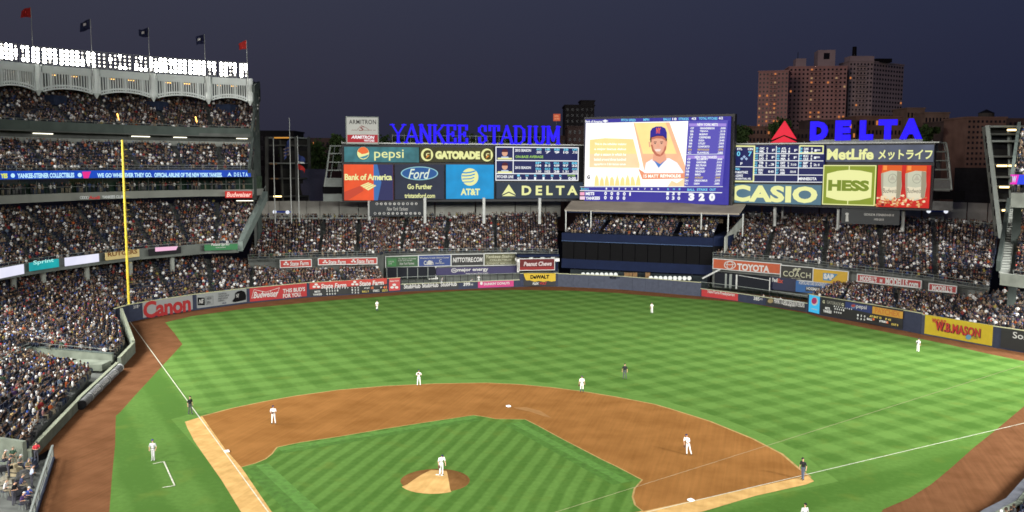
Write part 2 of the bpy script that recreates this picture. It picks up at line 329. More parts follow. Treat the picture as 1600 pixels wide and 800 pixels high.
k=318*.3048*s2; chalk('foul_line_left',(-.6,.6),(-k+.3,k-.3),.085); chalk('foul_line_right',(.6,.6),(k,k),.085)
box=gp([(239,726),(256,722.3),(273,760),(254,763)]); 
for i in range(3): chalk('coach_box_line',box[i],box[i+1],.11)
# worn marks
for pts,nm in (([(802,637.5),(822,637),(845,643),(862,654),(848,651),(828,644),(808,640)],'raked_mark'),):
    flat(nm,gp(pts),.061,mat('scuffed_clay',(.185,.097,.035),.9,.12,2.))
def bag(x,y,rz,label):
    mb=MB(); mb.box(-.19,-.19,0,.19,.19,.07); mb.v[4:8]=[(-.17,-.17,.1),(.17,-.17,.1),(.17,.17,.1),(-.17,.17,.1)]
    o=mb.build('base',mat('white_canvas',(.6,.6,.57),.7,.05)); o.location=(x,y,.062); o.rotation_euler=(0,0,rz); tag(o,label,'base','bases on the infield')
bag(-19.13,19.4,math.pi/4,'white third base bag on the pale lane beside the foul line'); bag(19.13,19.4,math.pi/4,'white first base bag at the near right corner of the clay')
b2=G(794.5,636); bag(b2[0],b2[1],math.pi/4,'white second base bag on the open clay behind the infield grass')
# pitcher's mound
mc=np.array([G(679.3,752.5)[0],G(679.3,752.5)[1]]); mr_=2.74
vs=[];fs=[];N=48;RR=[0,.5,1.0,1.5,2.0,2.4,2.74]
def mh(x,y): r=math.hypot(x,y-.5)/2.7; return .25*max(0,1-r**1.6)
vs=[(0,0,mh(0,0))]
for r in RR[1:]:
    for i in range(N): a=2*math.pi*i/N; x=r*math.cos(a); y=r*math.sin(a); vs.append((x,y,mh(x,y) if r<2.7 else -.02))
fs=[(0,1+i,1+(i+1)%N) for i in range(N)]
for j in range(len(RR)-2):
    for i in range(N): a=1+j*N; fs.append((a+i,a+N+i,a+N+(i+1)%N,a+(i+1)%N))
mo=new_mesh('pitchers_mound',vs,fs,dirt('mound_clay',(.105,.052,.018),(.14,.07,.026),1.)); mo.location=(mc[0],mc[1],.052); tag(mo,"round raised clay mound with a pale worn wedge in the middle of the infield grass","pitcher's mound")
# pale wedge follows the mound surface
wv=[];wf=[];P0=[(626+20,750),]
tl=G(674,738)[:2]-mc; tr=G(698,740)[:2]-mc; bl=G(632,761)[:2]-mc; br=G(704,769)[:2]-mc
nu,nv=10,10
for j in range(nv+1):
    v=j/nv
    for i in range(nu+1):
        u=i/nu; q=(np.array(tl)*(1-u)+np.array(tr)*u)*(1-v)+(np.array(bl)*(1-u)+np.array(br)*u)*v
        L_=np.linalg.norm(q)
        if v>.99: q=q*(2.68/L_)
        wv.append((q[0],q[1],mh(*q)+.012))
for j in range(nv):
    for i in range(nu): a=j*(nu+1)+i; wf.append((a,a+nu+1,a+nu+2,a+1))
for q in wv: pass
w_=new_mesh('worn_wedge',wv,wf,PALE,mo)
rb=MB().box(-.305,-.076,0,.305,.076,.03).build('pitching_rubber',WHITE,mo); q=G(687,742.4,.3)[:2]-mc; rb.location=(q[0],q[1],mh(*q)+.01)
# ================================================================ STANDS
AISL=mat('aisle_step_concrete',(.045,.048,.046),.85,.3,1.)
PEOPLE=[]   # (pos, heading, row, zone)
SEATS=[]
def A3(l): return [np.array(p,float) for p in l]
def resample(front,back,n):
    F=A3(front);B=A3(back); return F,B
def stand(name,label,front,back,n,aisles=(),dens=.95,zone='',closed=True,thick=.5,seatrows=None,parent=None,m=None,step=.56,noseat=False,solid=False,rails=True,cull=None):
    F=A3(front);B=A3(back); K=len(F)
    # subdivide along the length
    t=[0.]; 
    for i in range(K-1): t.append(t[-1]+max(np.linalg.norm(F[i+1]-F[i]),np.linalg.norm(B[i+1]-B[i])*.8))
    t=np.array(t)/t[-1]
    def at(s,k):
        i=min(K-2,int(np.searchsorted(t,s,side='right')-1)); i=max(0,i); a=(s-t[i])/(t[i+1]-t[i]); f=F[i]*(1-a)+F[i+1]*a; b=B[i]*(1-a)+B[i+1]*a
        return f+(b-f)*k
    root=parent or empty(name,(F[0]+B[0])/2*np.array([1,1,0]),label,'grandstand')
    org=np.array(root.location) if parent is None else np.zeros(3)
    def fin(mb,nm,mt):
        o=mb.build(nm,mt,root)
        if parent is None: o.location=tuple(-org)
        return o
    mb=MB(); T=list(t)
    for k in range(n):
        z=[(at(s,k/n)[2]) for s in T]
        a=[np.array([*at(s,k/n)[:2],zz]) for s,zz in zip(T,z)]; b=[np.array([*at(s,(k+1)/n)[:2],zz]) for s,zz in zip(T,z)]
        c=[np.array([*at(s,(k+1)/n)]) for s in T]
        mb.sheet(a,b); mb.sheet(b,c)
    lo=[np.array([*at(s,0)]) for s in T]; lo0=[p-np.array([0,0,thick]) for p in lo]; hi=[np.array([*at(s,1)]) for s in T]; hi0=[p-np.array([0,0,thick]) for p in hi]
    mb.sheet(lo0,lo); mb.sheet(hi,hi0); mb.sheet(hi0,lo0)
    for e_ in (0,-1): mb.quad(lo0[e_],lo[e_],hi[e_],hi0[e_])
    fin(mb,'seating_deck',m or CONCD)
    # aisles: narrow flights of pale steps
    for s0 in aisles:
        mb=MB()
        for k in range(n*2):
            kk=k/(2*n); p=at(s0,kk); q=at(s0,kk+.5/n); d=at(min(1,s0+.004),kk)-at(max(0,s0-.004),kk); d[2]=0; d=d/np.linalg.norm(d)*.33
            z=p[2]+.06; mb.quad((p-d)*[1,1,0]+[0,0,z],(p+d)*[1,1,0]+[0,0,z],(q+d)*[1,1,0]+[0,0,z],(q-d)*[1,1,0]+[0,0,z])
            z0=z-(at(s0,.5/n)[2]-at(s0,0)[2])-.1; mb.quad((p-d)*[1,1,0]+[0,0,z0],(p+d)*[1,1,0]+[0,0,z0],(p+d)*[1,1,0]+[0,0,z],(p-d)*[1,1,0]+[0,0,z])
        fin(mb,'aisle_stairs',AISL)
    # people and seats
    for k in range(n):
        L=sum(np.linalg.norm(at(b_,(k+.5)/n)-at(a_,(k+.5)/n)) for a_,b_ in zip(T[:-1],T[1:])); m_=int(L/step)
        for i in range(m_):
            s=(i+.5)/m_; p=at(s,(k+.45)/n); p[2]=at(s,k/n)[2]
            if any(abs(s-a)*L<.5 for a in aisles): continue
            h=at(s,0)-at(s,1); h[2]=0; h/=np.linalg.norm(h)
            if cull is not None and cull(p): continue
            x,y,w=XY(p)
            if x<-75 or x>1680 or y>860: continue
            tang=at(min(1,s+.01),(k+.5)/n)-at(max(0,s-.01),(k+.5)/n); tang[2]=0; tang/=np.linalg.norm(tang); h2=np.array([tang[1],-tang[0],0]); 
            if h2@h<0: h2=-h2
            occ=rng.random()<dens*(.93+.09*math.sin(p[0]*.55+k*.7)*math.sin(p[1]*.37-k*.5)) and not (math.sin(p[0]*.31+k*1.3)+math.sin(p[1]*.23-k*.9)>1.86)
            PEOPLE.append((p+rng.normal(0,.05,3)*[1,1,0],h2,k,zone,'sit',occ,root))
    if rails:
        mb=MB()
        for a_,b_ in zip(lo[:-1],lo[1:]):
            L=np.linalg.norm(b_-a_); nn=max(1,int(L/1.6))
            for j in (.55,1.0): mb.bar(a_+[0,0,j],b_+[0,0,j],.05)
            for i in range(nn+1): q=a_+(b_-a_)*i/nn; mb.bar(q,q+[0,0,1.0],.05)
        fin(mb,'front_railing',STEEL)
    return root,at
# --- edge of the main deck and of the upper deck (pixel, depth, outward direction)
ME=[(-90,107),(-40,114),(0,119.7),(50,125.8),(93,130.9),(155,138.3),(217,145.6),(280,151.3),(320,155.6),(372,157.7)]
MDr=[(-1,-.25),(-1,-.1),(-1,.05),(-1,.12),(-.98,.2),(-.93,.36),(-.85,.52),(-.8,.6),(-.66,.75),(-.27,.963)]
UE=[(-110,112),(-50,120),(0,127),(45,132),(93,137),(155,143),(217,149),(280,154),(320,157),(360,159.5),(392,161)]
UDr=[(-1,-.3),(-1,-.1),(-1,.05),(-1,.12),(-.98,.2),(-.93,.36),(-.85,.52),(-.78,.62),(-.68,.73),(-.58,.81),(-.455,.89)]
def line(tab,dr,s,z):
    o=[]
    for (px,D),d in zip(tab,dr):
        d=np.array(d)/np.linalg.norm(d); q=W(px,D,z); o.append(np.array([q[0]+d[0]*s,q[1]+d[1]*s,z]))
    return o
up=np.array([0,0,1.])
# main level
t1,_=stand('left_main_level_stand','crowded left field main level of seats between the two lit ribbon boards',line(ME,MDr,.4,9.3),line(ME,MDr,15,16.4),19,(.1,.22,.33,.44,.56,.68,.79,.9),.93,'main level')
loc=-np.array(t1.location)
def part(mb,nm,mt,par,off=None):
    o=mb.build(nm,mt,par); o.location=tuple(-np.array(par.location)); return o
mb=MB(); mb.slab(line(ME,MDr,0,9.85),line(ME,MDr,.35,9.85),1.75); part(mb,'front_fascia',mat('deck_edge_concrete',(.085,.092,.085),.85,.2,.4),t1)
# raking wall at the right end
a=line(ME,MDr,-.2,9.2)[-1]; b=line(ME,MDr,16,17.6)[-1]; side=np.array([.93,.3,0])
mb=MB(); 
for q,w_ in ((0,.5),): mb.v=[];
mb.slab([a+up*.9,b+up*.9],[a+up*.9+side*.9,b+up*.9+side*.9],1.7); part(mb,'raking_end_wall',mat('green_grey_steel',(.10,.125,.115),.5,.15,.5),t1)
mb=MB(); 
for i in range(7): q=a+(b-a)*i/6; mb.bar(q+up*.9+side*.5,q+up*2+side*.5,.06)
mb.bar(a+up*2+side*.5,b+up*2+side*.5,.06); part(mb,'end_railing',STEEL,t1)
for i in range(1,8):
    q=line(ME,MDr,3.2,0)[i]; part(MB().tube(q,q+up*9,.4,.4,10),'support_column',CONC,t1)
# club level: concrete band, tall windows, soffit
t2=empty('club_level',line(ME,MDr,9,0)[4],'glazed club level with a pale concrete band under the blue ribbon board','building')
mb=MB(); mb.slab(line(ME,MDr,8.2,19.1),line(ME,MDr,16,19.1),1.25); part(mb,'concrete_band',mat('band_concrete',(.155,.16,.145),.8,.1,.3),t2)
gl=mat('club_glass',(.006,.014,.009),.12,.5,.8)
g0=line(ME,MDr,9.3,19.1); g1=line(ME,MDr,9.3,21.6)
L=0
for i in range(len(g0)-1):
    L=np.linalg.norm(g0[i+1]-g0[i]); nn=max(1,int(L/2.4))
    for j in range(nn):
        a0=g0[i]+(g0[i+1]-g0[i])*(j+.03)/nn; a1=g0[i]+(g0[i+1]-g0[i])*(j+.97)/nn; b0=a0+up*2.4; b1=a1+up*2.4
        part(MB().slab([a0,a1],[a0+np.array([-.1,.05,0]),a1+np.array([-.1,.05,0])],-2.4),'window',gl,t2)
        p_=a1+(a1-a0)*.03; part(MB().bar(p_,p_+up*2.5,.09),'mullion',STEEL,t2)
mb=MB(); mb.slab(line(ME,MDr,9.6,21.5),line(ME,MDr,15,21.5),2.4); part(mb,'interior',mat('club_interior',(.03,.045,.03),.8,.6,1.2),t2)
mb=MB()
for j in range(3): mb.sheet(line(ME,MDr,9.0-j*.3,19.6+.0*j+j*.0),line(ME,MDr,9.02-j*.3,19.66+j*.0))
mb=MB()
for i in range(len(g0)-1): mb.bar(line(ME,MDr,8.4,20.1)[i],line(ME,MDr,8.4,20.1)[i+1],.05)
part(mb,'balcony_rail',STEEL,t2)
def standing(A,B,n,zone,z=None,jit=.5):
    A=np.array(A);B=np.array(B)
    for i in range(n):
        p=A+(B-A)*rng.random()+rng.normal(0,jit,3)*[.3,1,0]
        h=np.array([CAM[0]-p[0],CAM[1]-p[1],0.]); h/=np.linalg.norm(h); h=np.array([h[0]+rng.normal(0,.5),h[1],0]); h/=np.linalg.norm(h); PEOPLE.append((p,h,0,zone,'stand',True,None))
q_=line(ME,MDr,8.75,19.0)
for i in range(1,9): standing(q_[i],q_[i+1],16,'club balcony',jit=.12)
LAMPW=emi('warm_lamp',(255,190,90),6.); LAMPC=emi('fluorescent_lamp',(255,250,225),3.)
# terrace level + upper deck
t3,_=stand('left_terrace_stand','crowded narrow terrace of seats directly above the long blue ribbon board',line(UE,UDr,.6,22.6),line(UE,UDr,8.6,27.1),9,(.18,.3,.42,.55,.67,.8,.91),.93,'terrace level')
mb=MB(); mb.slab(line(UE,UDr,.1,22.75),line(UE,UDr,9.5,22.75),1.3); part(mb,'deck_slab',CONCD,t3)
mb=MB(); mb.sheet(line(UE,UDr,10.6,27.0),line(UE,UDr,10.6,29.6)); part(mb,'back_wall',CONCD,t3)
mb=MB(); mb.slab(line(UE,UDr,8.6,28.0),line(UE,UDr,8.8,28.0),1.0); part(mb,'parapet',CONC,t3)
q=line(UE,UDr,10.3,28.7)
for a_,b_ in ((2,3),(4,5),(6,7),(7,8),(9,10)):
    part(MB().bar(q[a_]*.7+q[b_]*.3,q[a_]*.3+q[b_]*.7,.12),'strip_light',LAMPC,t3)
t4,_=stand('left_upper_deck','dark crowded upper deck beneath the white arched roof frieze',line(UE,UDr,7.6,29.9),line(UE,UDr,20.5,36.9),17,(.16,.28,.4,.52,.64,.76,.88),.93,'upper deck')
mb=MB(); mb.slab(line(UE,UDr,7.2,30.6),line(UE,UDr,7.5,30.6),1.5); part(mb,'front_fascia',mat('dull_green_steel',(.05,.062,.056),.6,.15,.5),t4)
mb=MB(); mb.slab(line(UE,UDr,7.3,29.5),line(UE,UDr,19,31.),.6); part(mb,'deck_slab',CONCD,t4)
mb=MB(); A=line(UE,UDr,20.8,36.6);B=line(UE,UDr,20.8,40.2); mb.slab(B,line(UE,UDr,21.1,40.2),3.6); part(mb,'back_wall',mat('dark_green_cladding',(.012,.015,.014),.8,.2,.6),t4)
for i in range(len(A)-1):
    L=np.linalg.norm(A[i+1]-A[i]); nn=max(2,int(L/1.1)); mb=MB()
    for j in range(nn): p_=A[i]+(A[i+1]-A[i])*j/nn; mb.bar(p_,p_+up*3.6,.12)
    part(mb,'wall_ribs',CONCD,t4)
for i in (3,5,7,9):
    p_=(line(UE,UDr,15.2,34.5)[i]); part(MB().box(p_[0]-1.6,p_[1]-1.4,p_[2]-.8,p_[0]+1.6,p_[1]+1.4,p_[2]+.9),'vomitory',mat('vomitory_navy',(.014,.02,.04),.8,.2,1),t4)
for i in (6,8):
    p_=(line(UE,UDr,9.5,31.4)[i]); part(MB().bar(p_,p_+np.array([-.6,.4,1.2]),.14),'stair_lamp',LAMPW,t4)
# end walls of the upper tiers (right end)
dirE=np.array(UDr[-1])/np.linalg.norm(UDr[-1]); E0=W(392,161,0); 
def ep(s,z,k=.25): return np.array([E0[0]+dirE[0]*s+side[0]*k,E0[1]+dirE[1]*s+side[1]*k,z])
EM=mat('end_frame_steel',(.035,.043,.04),.6,.2,.5)
mb=MB()
for (s0,z0,s1,z1,w_) in ((0,22.6,9.6,28.6,.9),(7,29.4,21.5,37.8,1.0),(8,17.7,17,17.7,1.),(9,17,9,22,1.2),(16,0,16,38,.8),(10.5,22,10.5,30,1.),(21,0,21,39,.8)): mb.bar(ep(s0,z0),ep(s1,z1),.5,w_)
for z in (4,9,14,19,24,29,34): mb.bar(ep(15,z),ep(21,z),.4,.45)
part(mb,'end_frame',EM,t4)
part(MB().slab([ep(10,20,0),ep(21,20,0)],[ep(10,20,.1),ep(21,20,.1)],20),'end_wall',CONCD,t4)
part(MB().slab([ep(9,38.5,.4),ep(22,40.4,.4)],[ep(9,38.5,.9),ep(22,40.4,.9)],1.3),'roof_end_beam',EM,t4)
# roof with its white frieze
roofpx=[(-105,126.),(-15,141.),(60,149.),(151,155.5),(240,162.5),(326,168.5),(391,172.5)]
RP=[W(px,D,36.) for px,D in roofpx]
t5=empty('roof_frieze',RP[3]*[1,1,0],'white arched roof frieze with rows of slots along the top of the left stand','roof')
FR=mat('frieze_white',(.45,.48,.47),.55,.06,.5)
back=line(UE,UDr,21,40.0)
def nearest_back(p): 
    o=[]
    d=np.array([p[0]+.0,p[1],0]); return d
rb=[RP[i]+np.array([[-8,0,0],[-8.5,1,0],[-8,2,0],[-7.6,3.5,0],[-6.5,5,0],[-5.5,6.8,0],[-4,8.5,0]][i])*1.0 for i in range(7)]
mb=MB(); mb.slab([p+up*3.6 for p in RP],[p+up*4.4 for p in rb],.5); part(mb,'roof_slab',DARK,t5)
for i in range(6):
    a=RP[i]; b=RP[i+1]; d=b-a; L=np.linalg.norm(d); X=d/L; Y=np.array([-X[1],X[0],0])
    def P_(u,y,z): return a+X*u+Y*y+up*z
    def bx(mb,u0,u1,y0,y1,z0,z1,zz0=None,zz1=None):
        n=len(mb.v); z0b=z0 if zz0 is None else zz0; z1b=z1 if zz1 is None else zz1
        mb.v+=[tuple(P_(u0,y0,z0)),tuple(P_(u1,y0,z0b)),tuple(P_(u1,y1,z0b)),tuple(P_(u0,y1,z0)),tuple(P_(u0,y0,z1)),tuple(P_(u1,y0,z1b)),tuple(P_(u1,y1,z1b)),tuple(P_(u0,y1,z1))]
        mb.f+=[tuple(n+k_ for k_ in q) for q in ((0,3,2,1),(4,5,6,7),(0,1,5,4),(1,2,6,5),(2,3,7,6),(3,0,4,7))]
    def arch(u): 
        v=abs(u/L-.5)*2; return .85-.95*v**2.2
    mb=MB(); bx(mb,.7,L-.7,-.15,.25,3.3,4.3); part(mb,'top_beam',FR,t5)
    mb=MB(); N_=16
    for k_ in range(N_):
        u=.7+(L-1.4)*k_/N_; v=.7+(L-1.4)*(k_+1)/N_; bx(mb,u,v,-.18,.22,arch(u)-.35,arch(u)-.1,arch(v)-.35,arch(v)-.1); bx(mb,u,v,-.15,.2,arch(u)+.12,arch(u)+.42,arch(v)+.12,arch(v)+.42)
    part(mb,'arch_band',FR,t5)
    mb=MB(); nn=int(L/.5)
    for k_ in range(nn+1):
        u=.7+(L-1.4)*k_/nn; w_=.22 if k_%7==3 else .095; bx(mb,u-w_,u+w_,-.14,.15,arch(u)-.2,3.1)
    bx(mb,.7,L-.7,-.1,.12,3.0,3.3); part(mb,'slotted_screen',FR,t5)
    for k_ in (.25,.6):
        part(MB().bar(P_(L*k_,1.6,2.9),P_(L*(k_+.12),1.6,2.9),.12),'warm_strip_light',LAMPW,t5) if i in (1,2,3,4,5) else None
for i in range(7):
    p=RP[i]; mb=MB(); mb.tube(p-up*.5,p+up*.1,.25,.62,10); mb.tube(p+up*.1,p+up*4.35,.62,.62,10); mb.tube(p-up*.8,p-up*.5,.12,.25,8); part(mb,'pier',FR,t5)
    if i>=1: part(MB().bar(p+up*3.8,rb[i]+up*4.2,.3,.6),'roof_rafter',EM,t5)
# floodlight banks along the roof
LENS=emi('floodlight_lens',(255,252,240),45.); LENS.cycles.emission_sampling='NONE'
LENSD=emi('floodlight_lens_dimmer',(255,250,235),4.); LENSD.cycles.emission_sampling='NONE'
lens_mesh={}
for nm,m_ in (('a',LENS),('b',LENSD)):
    mb=MB(); mb.tube((0,0,0),(0,-.16,0),.15,.29 if nm=='a' else .17,10); me=new_mesh('t',mb.v,mb.f,STEEL); me.data.materials.append(m_); me.data.polygons[11].material_index=1; lens_mesh[nm]=me.data; bpy.data.objects.remove(me)  # bright lens discs are oversized to imitate glare, so neighbouring lamps merge
pat=[3,2,4,2,2,3,5,2,2,5,3,4,4,4,2,4,3,4,4,3]
first=True; gi=0; pos=[]
tot=[0.]
for i in range(6): tot.append(tot[-1]+np.linalg.norm(RP[i+1]-RP[i]))
def roofat(s):
    i=min(5,max(0,int(np.searchsorted(tot,s,side='right')-1))); a=(s-tot[i])/(tot[i+1]-tot[i]); X=(RP[i+1]-RP[i]); X/=np.linalg.norm(X); return RP[i]+(RP[i+1]-RP[i])*a,X
s=tot[1]-3
while s<tot[-1]-.8:
    ncol=pat[gi%len(pat)]; wdt=ncol*.84
    if s+wdt>tot[-1]-.1:
        ncol=int((tot[-1]-.1-s)/.84); wdt=ncol*.84
        if ncol<1: break
    p,X=roofat(s+wdt/2); rz=math.atan2(X[1],X[0]); x_px=XY(p)[0]
    bank=empty('floodlight_bank',p+up*4.5,'bank of %d white floodlight columns on the left roof, number %d of the row from the far right end'%(ncol,0),'floodlight','floodlight banks on the roof',rz)
    mb=MB()
    for c in range(ncol+1): mb.bar((c*.84-wdt/2,.12,-.2),(c*.84-wdt/2,.12,2.9),.06)
    for zz in (.05,2.85): mb.bar((-wdt/2,.12,zz),(wdt/2,.12,zz),.06)
    mb.build('rack',STEELL,bank)
    bright = not (150<x_px<225 or 60<x_px<75)
    for c in range(ncol):
        for r_ in range(4):
            o=link(bpy.data.objects.new('lamp',lens_mesh['a' if ((rng.random()<.85) if bright else (rng.random()<.2)) else 'b'])); o.parent=bank; o.location=((c+.5)*.84-wdt/2,0,.42+r_*.66); o.rotation_euler=(math.radians(12),0,0)
    pos.append((x_px,bank)); s+=wdt+.12+rng.random()*.4; gi+=1
pos.sort(key=lambda q:-q[0])
ordn=['first','second','third','fourth','fifth','sixth','seventh','eighth','ninth','tenth','eleventh','twelfth','thirteenth','fourteenth','fifteenth','sixteenth','seventeenth','eighteenth','nineteenth','twentieth','twenty-first','twenty-second','twenty-third','twenty-fourth']
for i,(x_,b_) in enumerate(pos): b_['label']='glaring white floodlight bank on the left roof, %s from its right end'%ordn[min(i,23)]
# flags on the roof piers
def flag_mesh(w,h,seed,sag=.5,dirx=-1):
    vs=[];fs=[];nx,ny=8,5
    for j in range(ny+1):
        for i in range(nx+1):
            u=i/nx;v=j/ny; vs.append((dirx*u*w*(.92-.1*math.sin(seed+u*3)),.22*math.sin(u*7+seed+v*1.5)*u,-v*h*(1-.25*u*(seed%2))-u*sag*h*(.8+.3*math.sin(seed*2+u*4))))
    for j in range(ny):
        for i in range(nx): a=j*(nx+1)+i; fs.append((a,a+1,a+nx+2,a+nx+1))
    return vs,fs
FRED=mat('red_flag_cloth',(.30,.022,.02)); FNAV=mat('navy_flag_cloth',(.012,.015,.04)); FSTR=mat('white_cloth',(.4,.4,.4))
for i,(m_,lab) in enumerate(((FRED,'flagpole with a red flag above the left stretch of floodlights'),(FNAV,'flagpole with a navy flag on the second roof pier from the left'),(FNAV,'flagpole with a drooping navy flag on the middle roof pier'),(FNAV,'flagpole with a small folded dark flag above the bright floodlights'),(FRED,'flagpole with a red flag at the right end of the roof'))):
    p=RP[i+2]+np.array([0,0,4.3]); hh=[11,10,9.6,9.2,8.6][i]
    f_=empty('roof_flagpole',p,lab,'flagpole','flagpoles on the roof')
    MB().tube((0,-.75,-3),(0,-.75,hh*.85),.07,.04,6).build('pole',STEELL,f_); vs,fs=flag_mesh(2.1,1.7,i+1.3,.35)
    fl_=new_mesh('flag',vs,fs,m_,f_); fl_.location=(0,-.75,hh*.85)
    if i in (1,2,3):
        q=MB(); q.v=[(-.6,-.25,-.7),(-1.2,-.25,-.8),(-1.2,-.25,-1.25),(-.6,-.25,-1.1)]; q.f=[(0,1,2,3)]; w2=q.build('emblem',FSTR,fl_); w2.location=(0,-.12,0)
# --- lower stands
sA,_=stand('left_corner_stand','large crowded lower stand behind the yellow foul pole corner',
 [(-54,27,2.4),(-57.5,34,2.5),(-60.3,40.8,2.3),(-50.2,43.2,1.1),(-54,49.5,.9),(-61,57.5,1.2),(-68.8,64.5,1.6),(-69.8,70,1.7)],
 [(-84,18,7),(-84,28,7),(-84,36,7),(-84,44,7),(-85,52,7),(-85,60,7),(-85,68,7),(-85,77,7)],26,(.2,.42,.56,.7,.84),.95,'corner stand',rails=False)
sB,_=stand('left_field_lower_stand','bright crowded lower stand behind the left field wall adverts',
 [(-69.8,70.3,1.7),(-68.3,76,1.6),(-66.6,82,1.6),(-63.2,90.5,1.5),(-57,99.6,1.5),(-44.4,109,1.5)],
 [(-85,77.4,7),(-82.5,86.5,7),(-78,96,6.8),(-71.5,105,5.0),(-63,104.8,3.3),(-47.6,113.4,3.4)],15,(.2,.37,.52,.7,.86),.96,'left field stand',rails=False)
sC,_=stand('left_box_seats','lower box seats beside the clay track at the left edge',
 [(-33.6,13.2,.75),(-37.6,19,.75),(-41.6,26.6,.8),(-47.4,36.2,.9)],
 [(-60,10.5,3.0),(-62.5,16,3.0),(-62,26,2.8),(-60.6,36.8,2.6)],24,(.3,.66,),.93,'left box seats',rails=False,cull=lambda p:p[0]<-51.5-(0 if p[1]<26 else (p[1]-26)*.78))
flat('stand_floor',[(-90,0),(-33,12.9),(-41,27.2),(-48.5,42.3),(-53,50),(-69,66),(-95,70)],-.05,CONCD)
# parapet between the box seats and the bowl
PC=mat('parapet_concrete',(.115,.13,.105),.8,.25,.8)
w1=empty('parapet_wall',(-55,38,0),'pale green concrete parapet dividing the box seats from the stand behind','wall')
pp=[(-51,20,0),(-55.7,32.3,0),(-59.9,40.9,0),(-49.8,42.6,0)]
for i in range(3):
    a=np.array(pp[i],float);b=np.array(pp[i+1],float); part(MB().bar(a+up*[2.1,2.2,1.7][i],b+up*[2.2,1.7,1.1][i],.3,1.0),'wall_panel',PC,w1)
    part(MB().bar(a+up*[2.65,2.75,2.25][i],b+up*[2.75,2.25,1.65][i],.4,.1),'coping',mat('dark_coping',(.06,.075,.07)),w1)
    part(MB().bar(a+up*[3.2,3.2,2.7][i],b+up*[3.2,2.7,2.1][i],.05),'handrail',STEEL,w1)
w1b=empty('walkway_ramp',(-52.5,40,0),'pale concrete ramp by the wall corner with a few empty black seats','ramp')
part(MB().prism([(-53.5,39),(-49,39.8),(-49.6,42.0),(-53.8,41.6)],.2,.95),'ramp_deck',PC,w1b)
w1c=empty('inner_parapet',(-56,30,0),'low green concrete wall along the walkway at the left edge','wall')
for a,b in (((-52.5,26),(-57,36.6)),): part(MB().bar(np.array([*a,2.1]),np.array([*b,2.1]),.25,1.5),'wall_panel',PC,w1c); part(MB().bar(np.array([*a,2.95]),np.array([*b,2.95]),.35,.1),'coping',mat('dark_coping',(.06,.075,.07)),w1c)
# --- bleachers
BF=[W(388,166,5.9),W(437,166.5,6.1),W(497,169,6.1),W(588,171.5,6.2),W(600,177,6.0),W(805,184,5.7),W(872,184.5,5.4)]
BB=[W(402,190,11.2),W(440,190.5,11.3),W(505,191,11.3),W(588,193,11.4),W(612,196,11.5),W(800,203,11.8),W(870,207,12.0)]
t6,_=stand('left_bleachers','packed left field bleachers beneath the bank of lit advertising screens',BF,BB,26,(.2,.31,.5,.64,.8),.96,'left field bleachers')
mb=MB(); mb.slab([p+up*.15 for p in BF],[p-np.array([-.1,-.3,-.15]) for p in BF],6); part(mb,'front_wall',CONCD,t6)
RF=[W(1114,171,6.3),W(1220,162,6.5),W(1325,153,6.0),W(1440,143,5.9),W(1497,138.5,5.6),W(1545,135,5.4)]
RB=[W(1152,195,12.0),W(1235,192,12.2),W(1320,187,12.4),W(1430,178,12.5),W(1500,171,12.4),W(1560,164,11.8)]
t7,_=stand('right_bleachers','packed right field bleachers rising behind the orange, black and yellow adverts',RF,RB,26,(.2,.42,.62,.8),.96,'right field bleachers')
mb=MB(); mb.slab([p+up*.15 for p in RF],[p+np.array([.1,.3,.15]) for p in RF],6); part(mb,'front_wall',CONCD,t7)
sD,_=stand('right_field_lower_stand','bright crowded lower stand behind the right field wall scoreboard',
 [W(1268,149,1.8),W(1345,140.5,1.8),W(1445,129.7,1.7),W(1550,121.6,1.7),W(1640,115.8,1.7),W(1760,111,1.7)],
 [W(1312,155,3.2),W(1345,151.5,3.3),W(1440,142,3.3),W(1497,137,3.4),W(1610,133,5.6),W(1760,130,6.)],15,(.12,.34,.56,.78),.95,'right field stand',rails=False)
# upper concourse: standing people behind both bleachers, back walls
def standing(A,B,n,zone,z=None,jit=.5):
    A=np.array(A);B=np.array(B)
    for i in range(n):
        p=A+(B-A)*rng.random()+rng.normal(0,jit,3)*[.3,1,0]
        h=np.array([CAM[0]-p[0],CAM[1]-p[1],0.]); h/=np.linalg.norm(h); h=np.array([h[0]+rng.normal(0,.5),h[1],0]); h/=np.linalg.norm(h); PEOPLE.append((p,h,0,zone,'stand',True,None))
c1=empty('left_concourse',BB[3]*[1,1,0],'concourse floor and pale panelled wall behind the left bleachers','concourse')
cf=[p+up*.05 for p in BB]; cb=[W(396,203,p[2]) if i==0 else W([396,437,500,590,615,805,876][i],[203,204,205,206,207,212,215][i],11.3) for i,p in enumerate(BB)]
cb[0]=W(385,203,11.3); part(MB().slab([p*[1,1,0]+up*11.35 for p in BB],[p*[1,1,0]+up*11.35 for p in cb],.4),'floor',CONCD,c1)
for i in range(6):
    for j in range(3):
        a=cb[i]+(cb[i+1]-cb[i])*(j+.02)/3; b=cb[i]+(cb[i+1]-cb[i])*(j+.98)/3
        part(MB().slab([a*[1,1,0]+up*15.3,b*[1,1,0]+up*15.3],[a*[1,1,0]+up*15.3+[0,.3,0],b*[1,1,0]+up*15.3+[0,.3,0]],4.0),'wall_panel',CONCL,c1)
part(MB().slab([p*[1,1,0]+up*12.35 for p in BB[:6]],[p*[1,1,0]+up*12.35+[0,.1,0] for p in BB[:6]],.35),'rail_board',CONC,c1)
mb=MB()
for i in range(5):
    for j in range(8): q=BB[i]+(BB[i+1]-BB[i])*j/8; q=q*[1,1,0]; mb.bar(q+up*11.3,q+up*12.8,.06)
    mb.bar(BB[i]*[1,1,0]+up*12.8,BB[i+1]*[1,1,0]+up*12.8,.06)
part(mb,'railing',STEEL,c1)
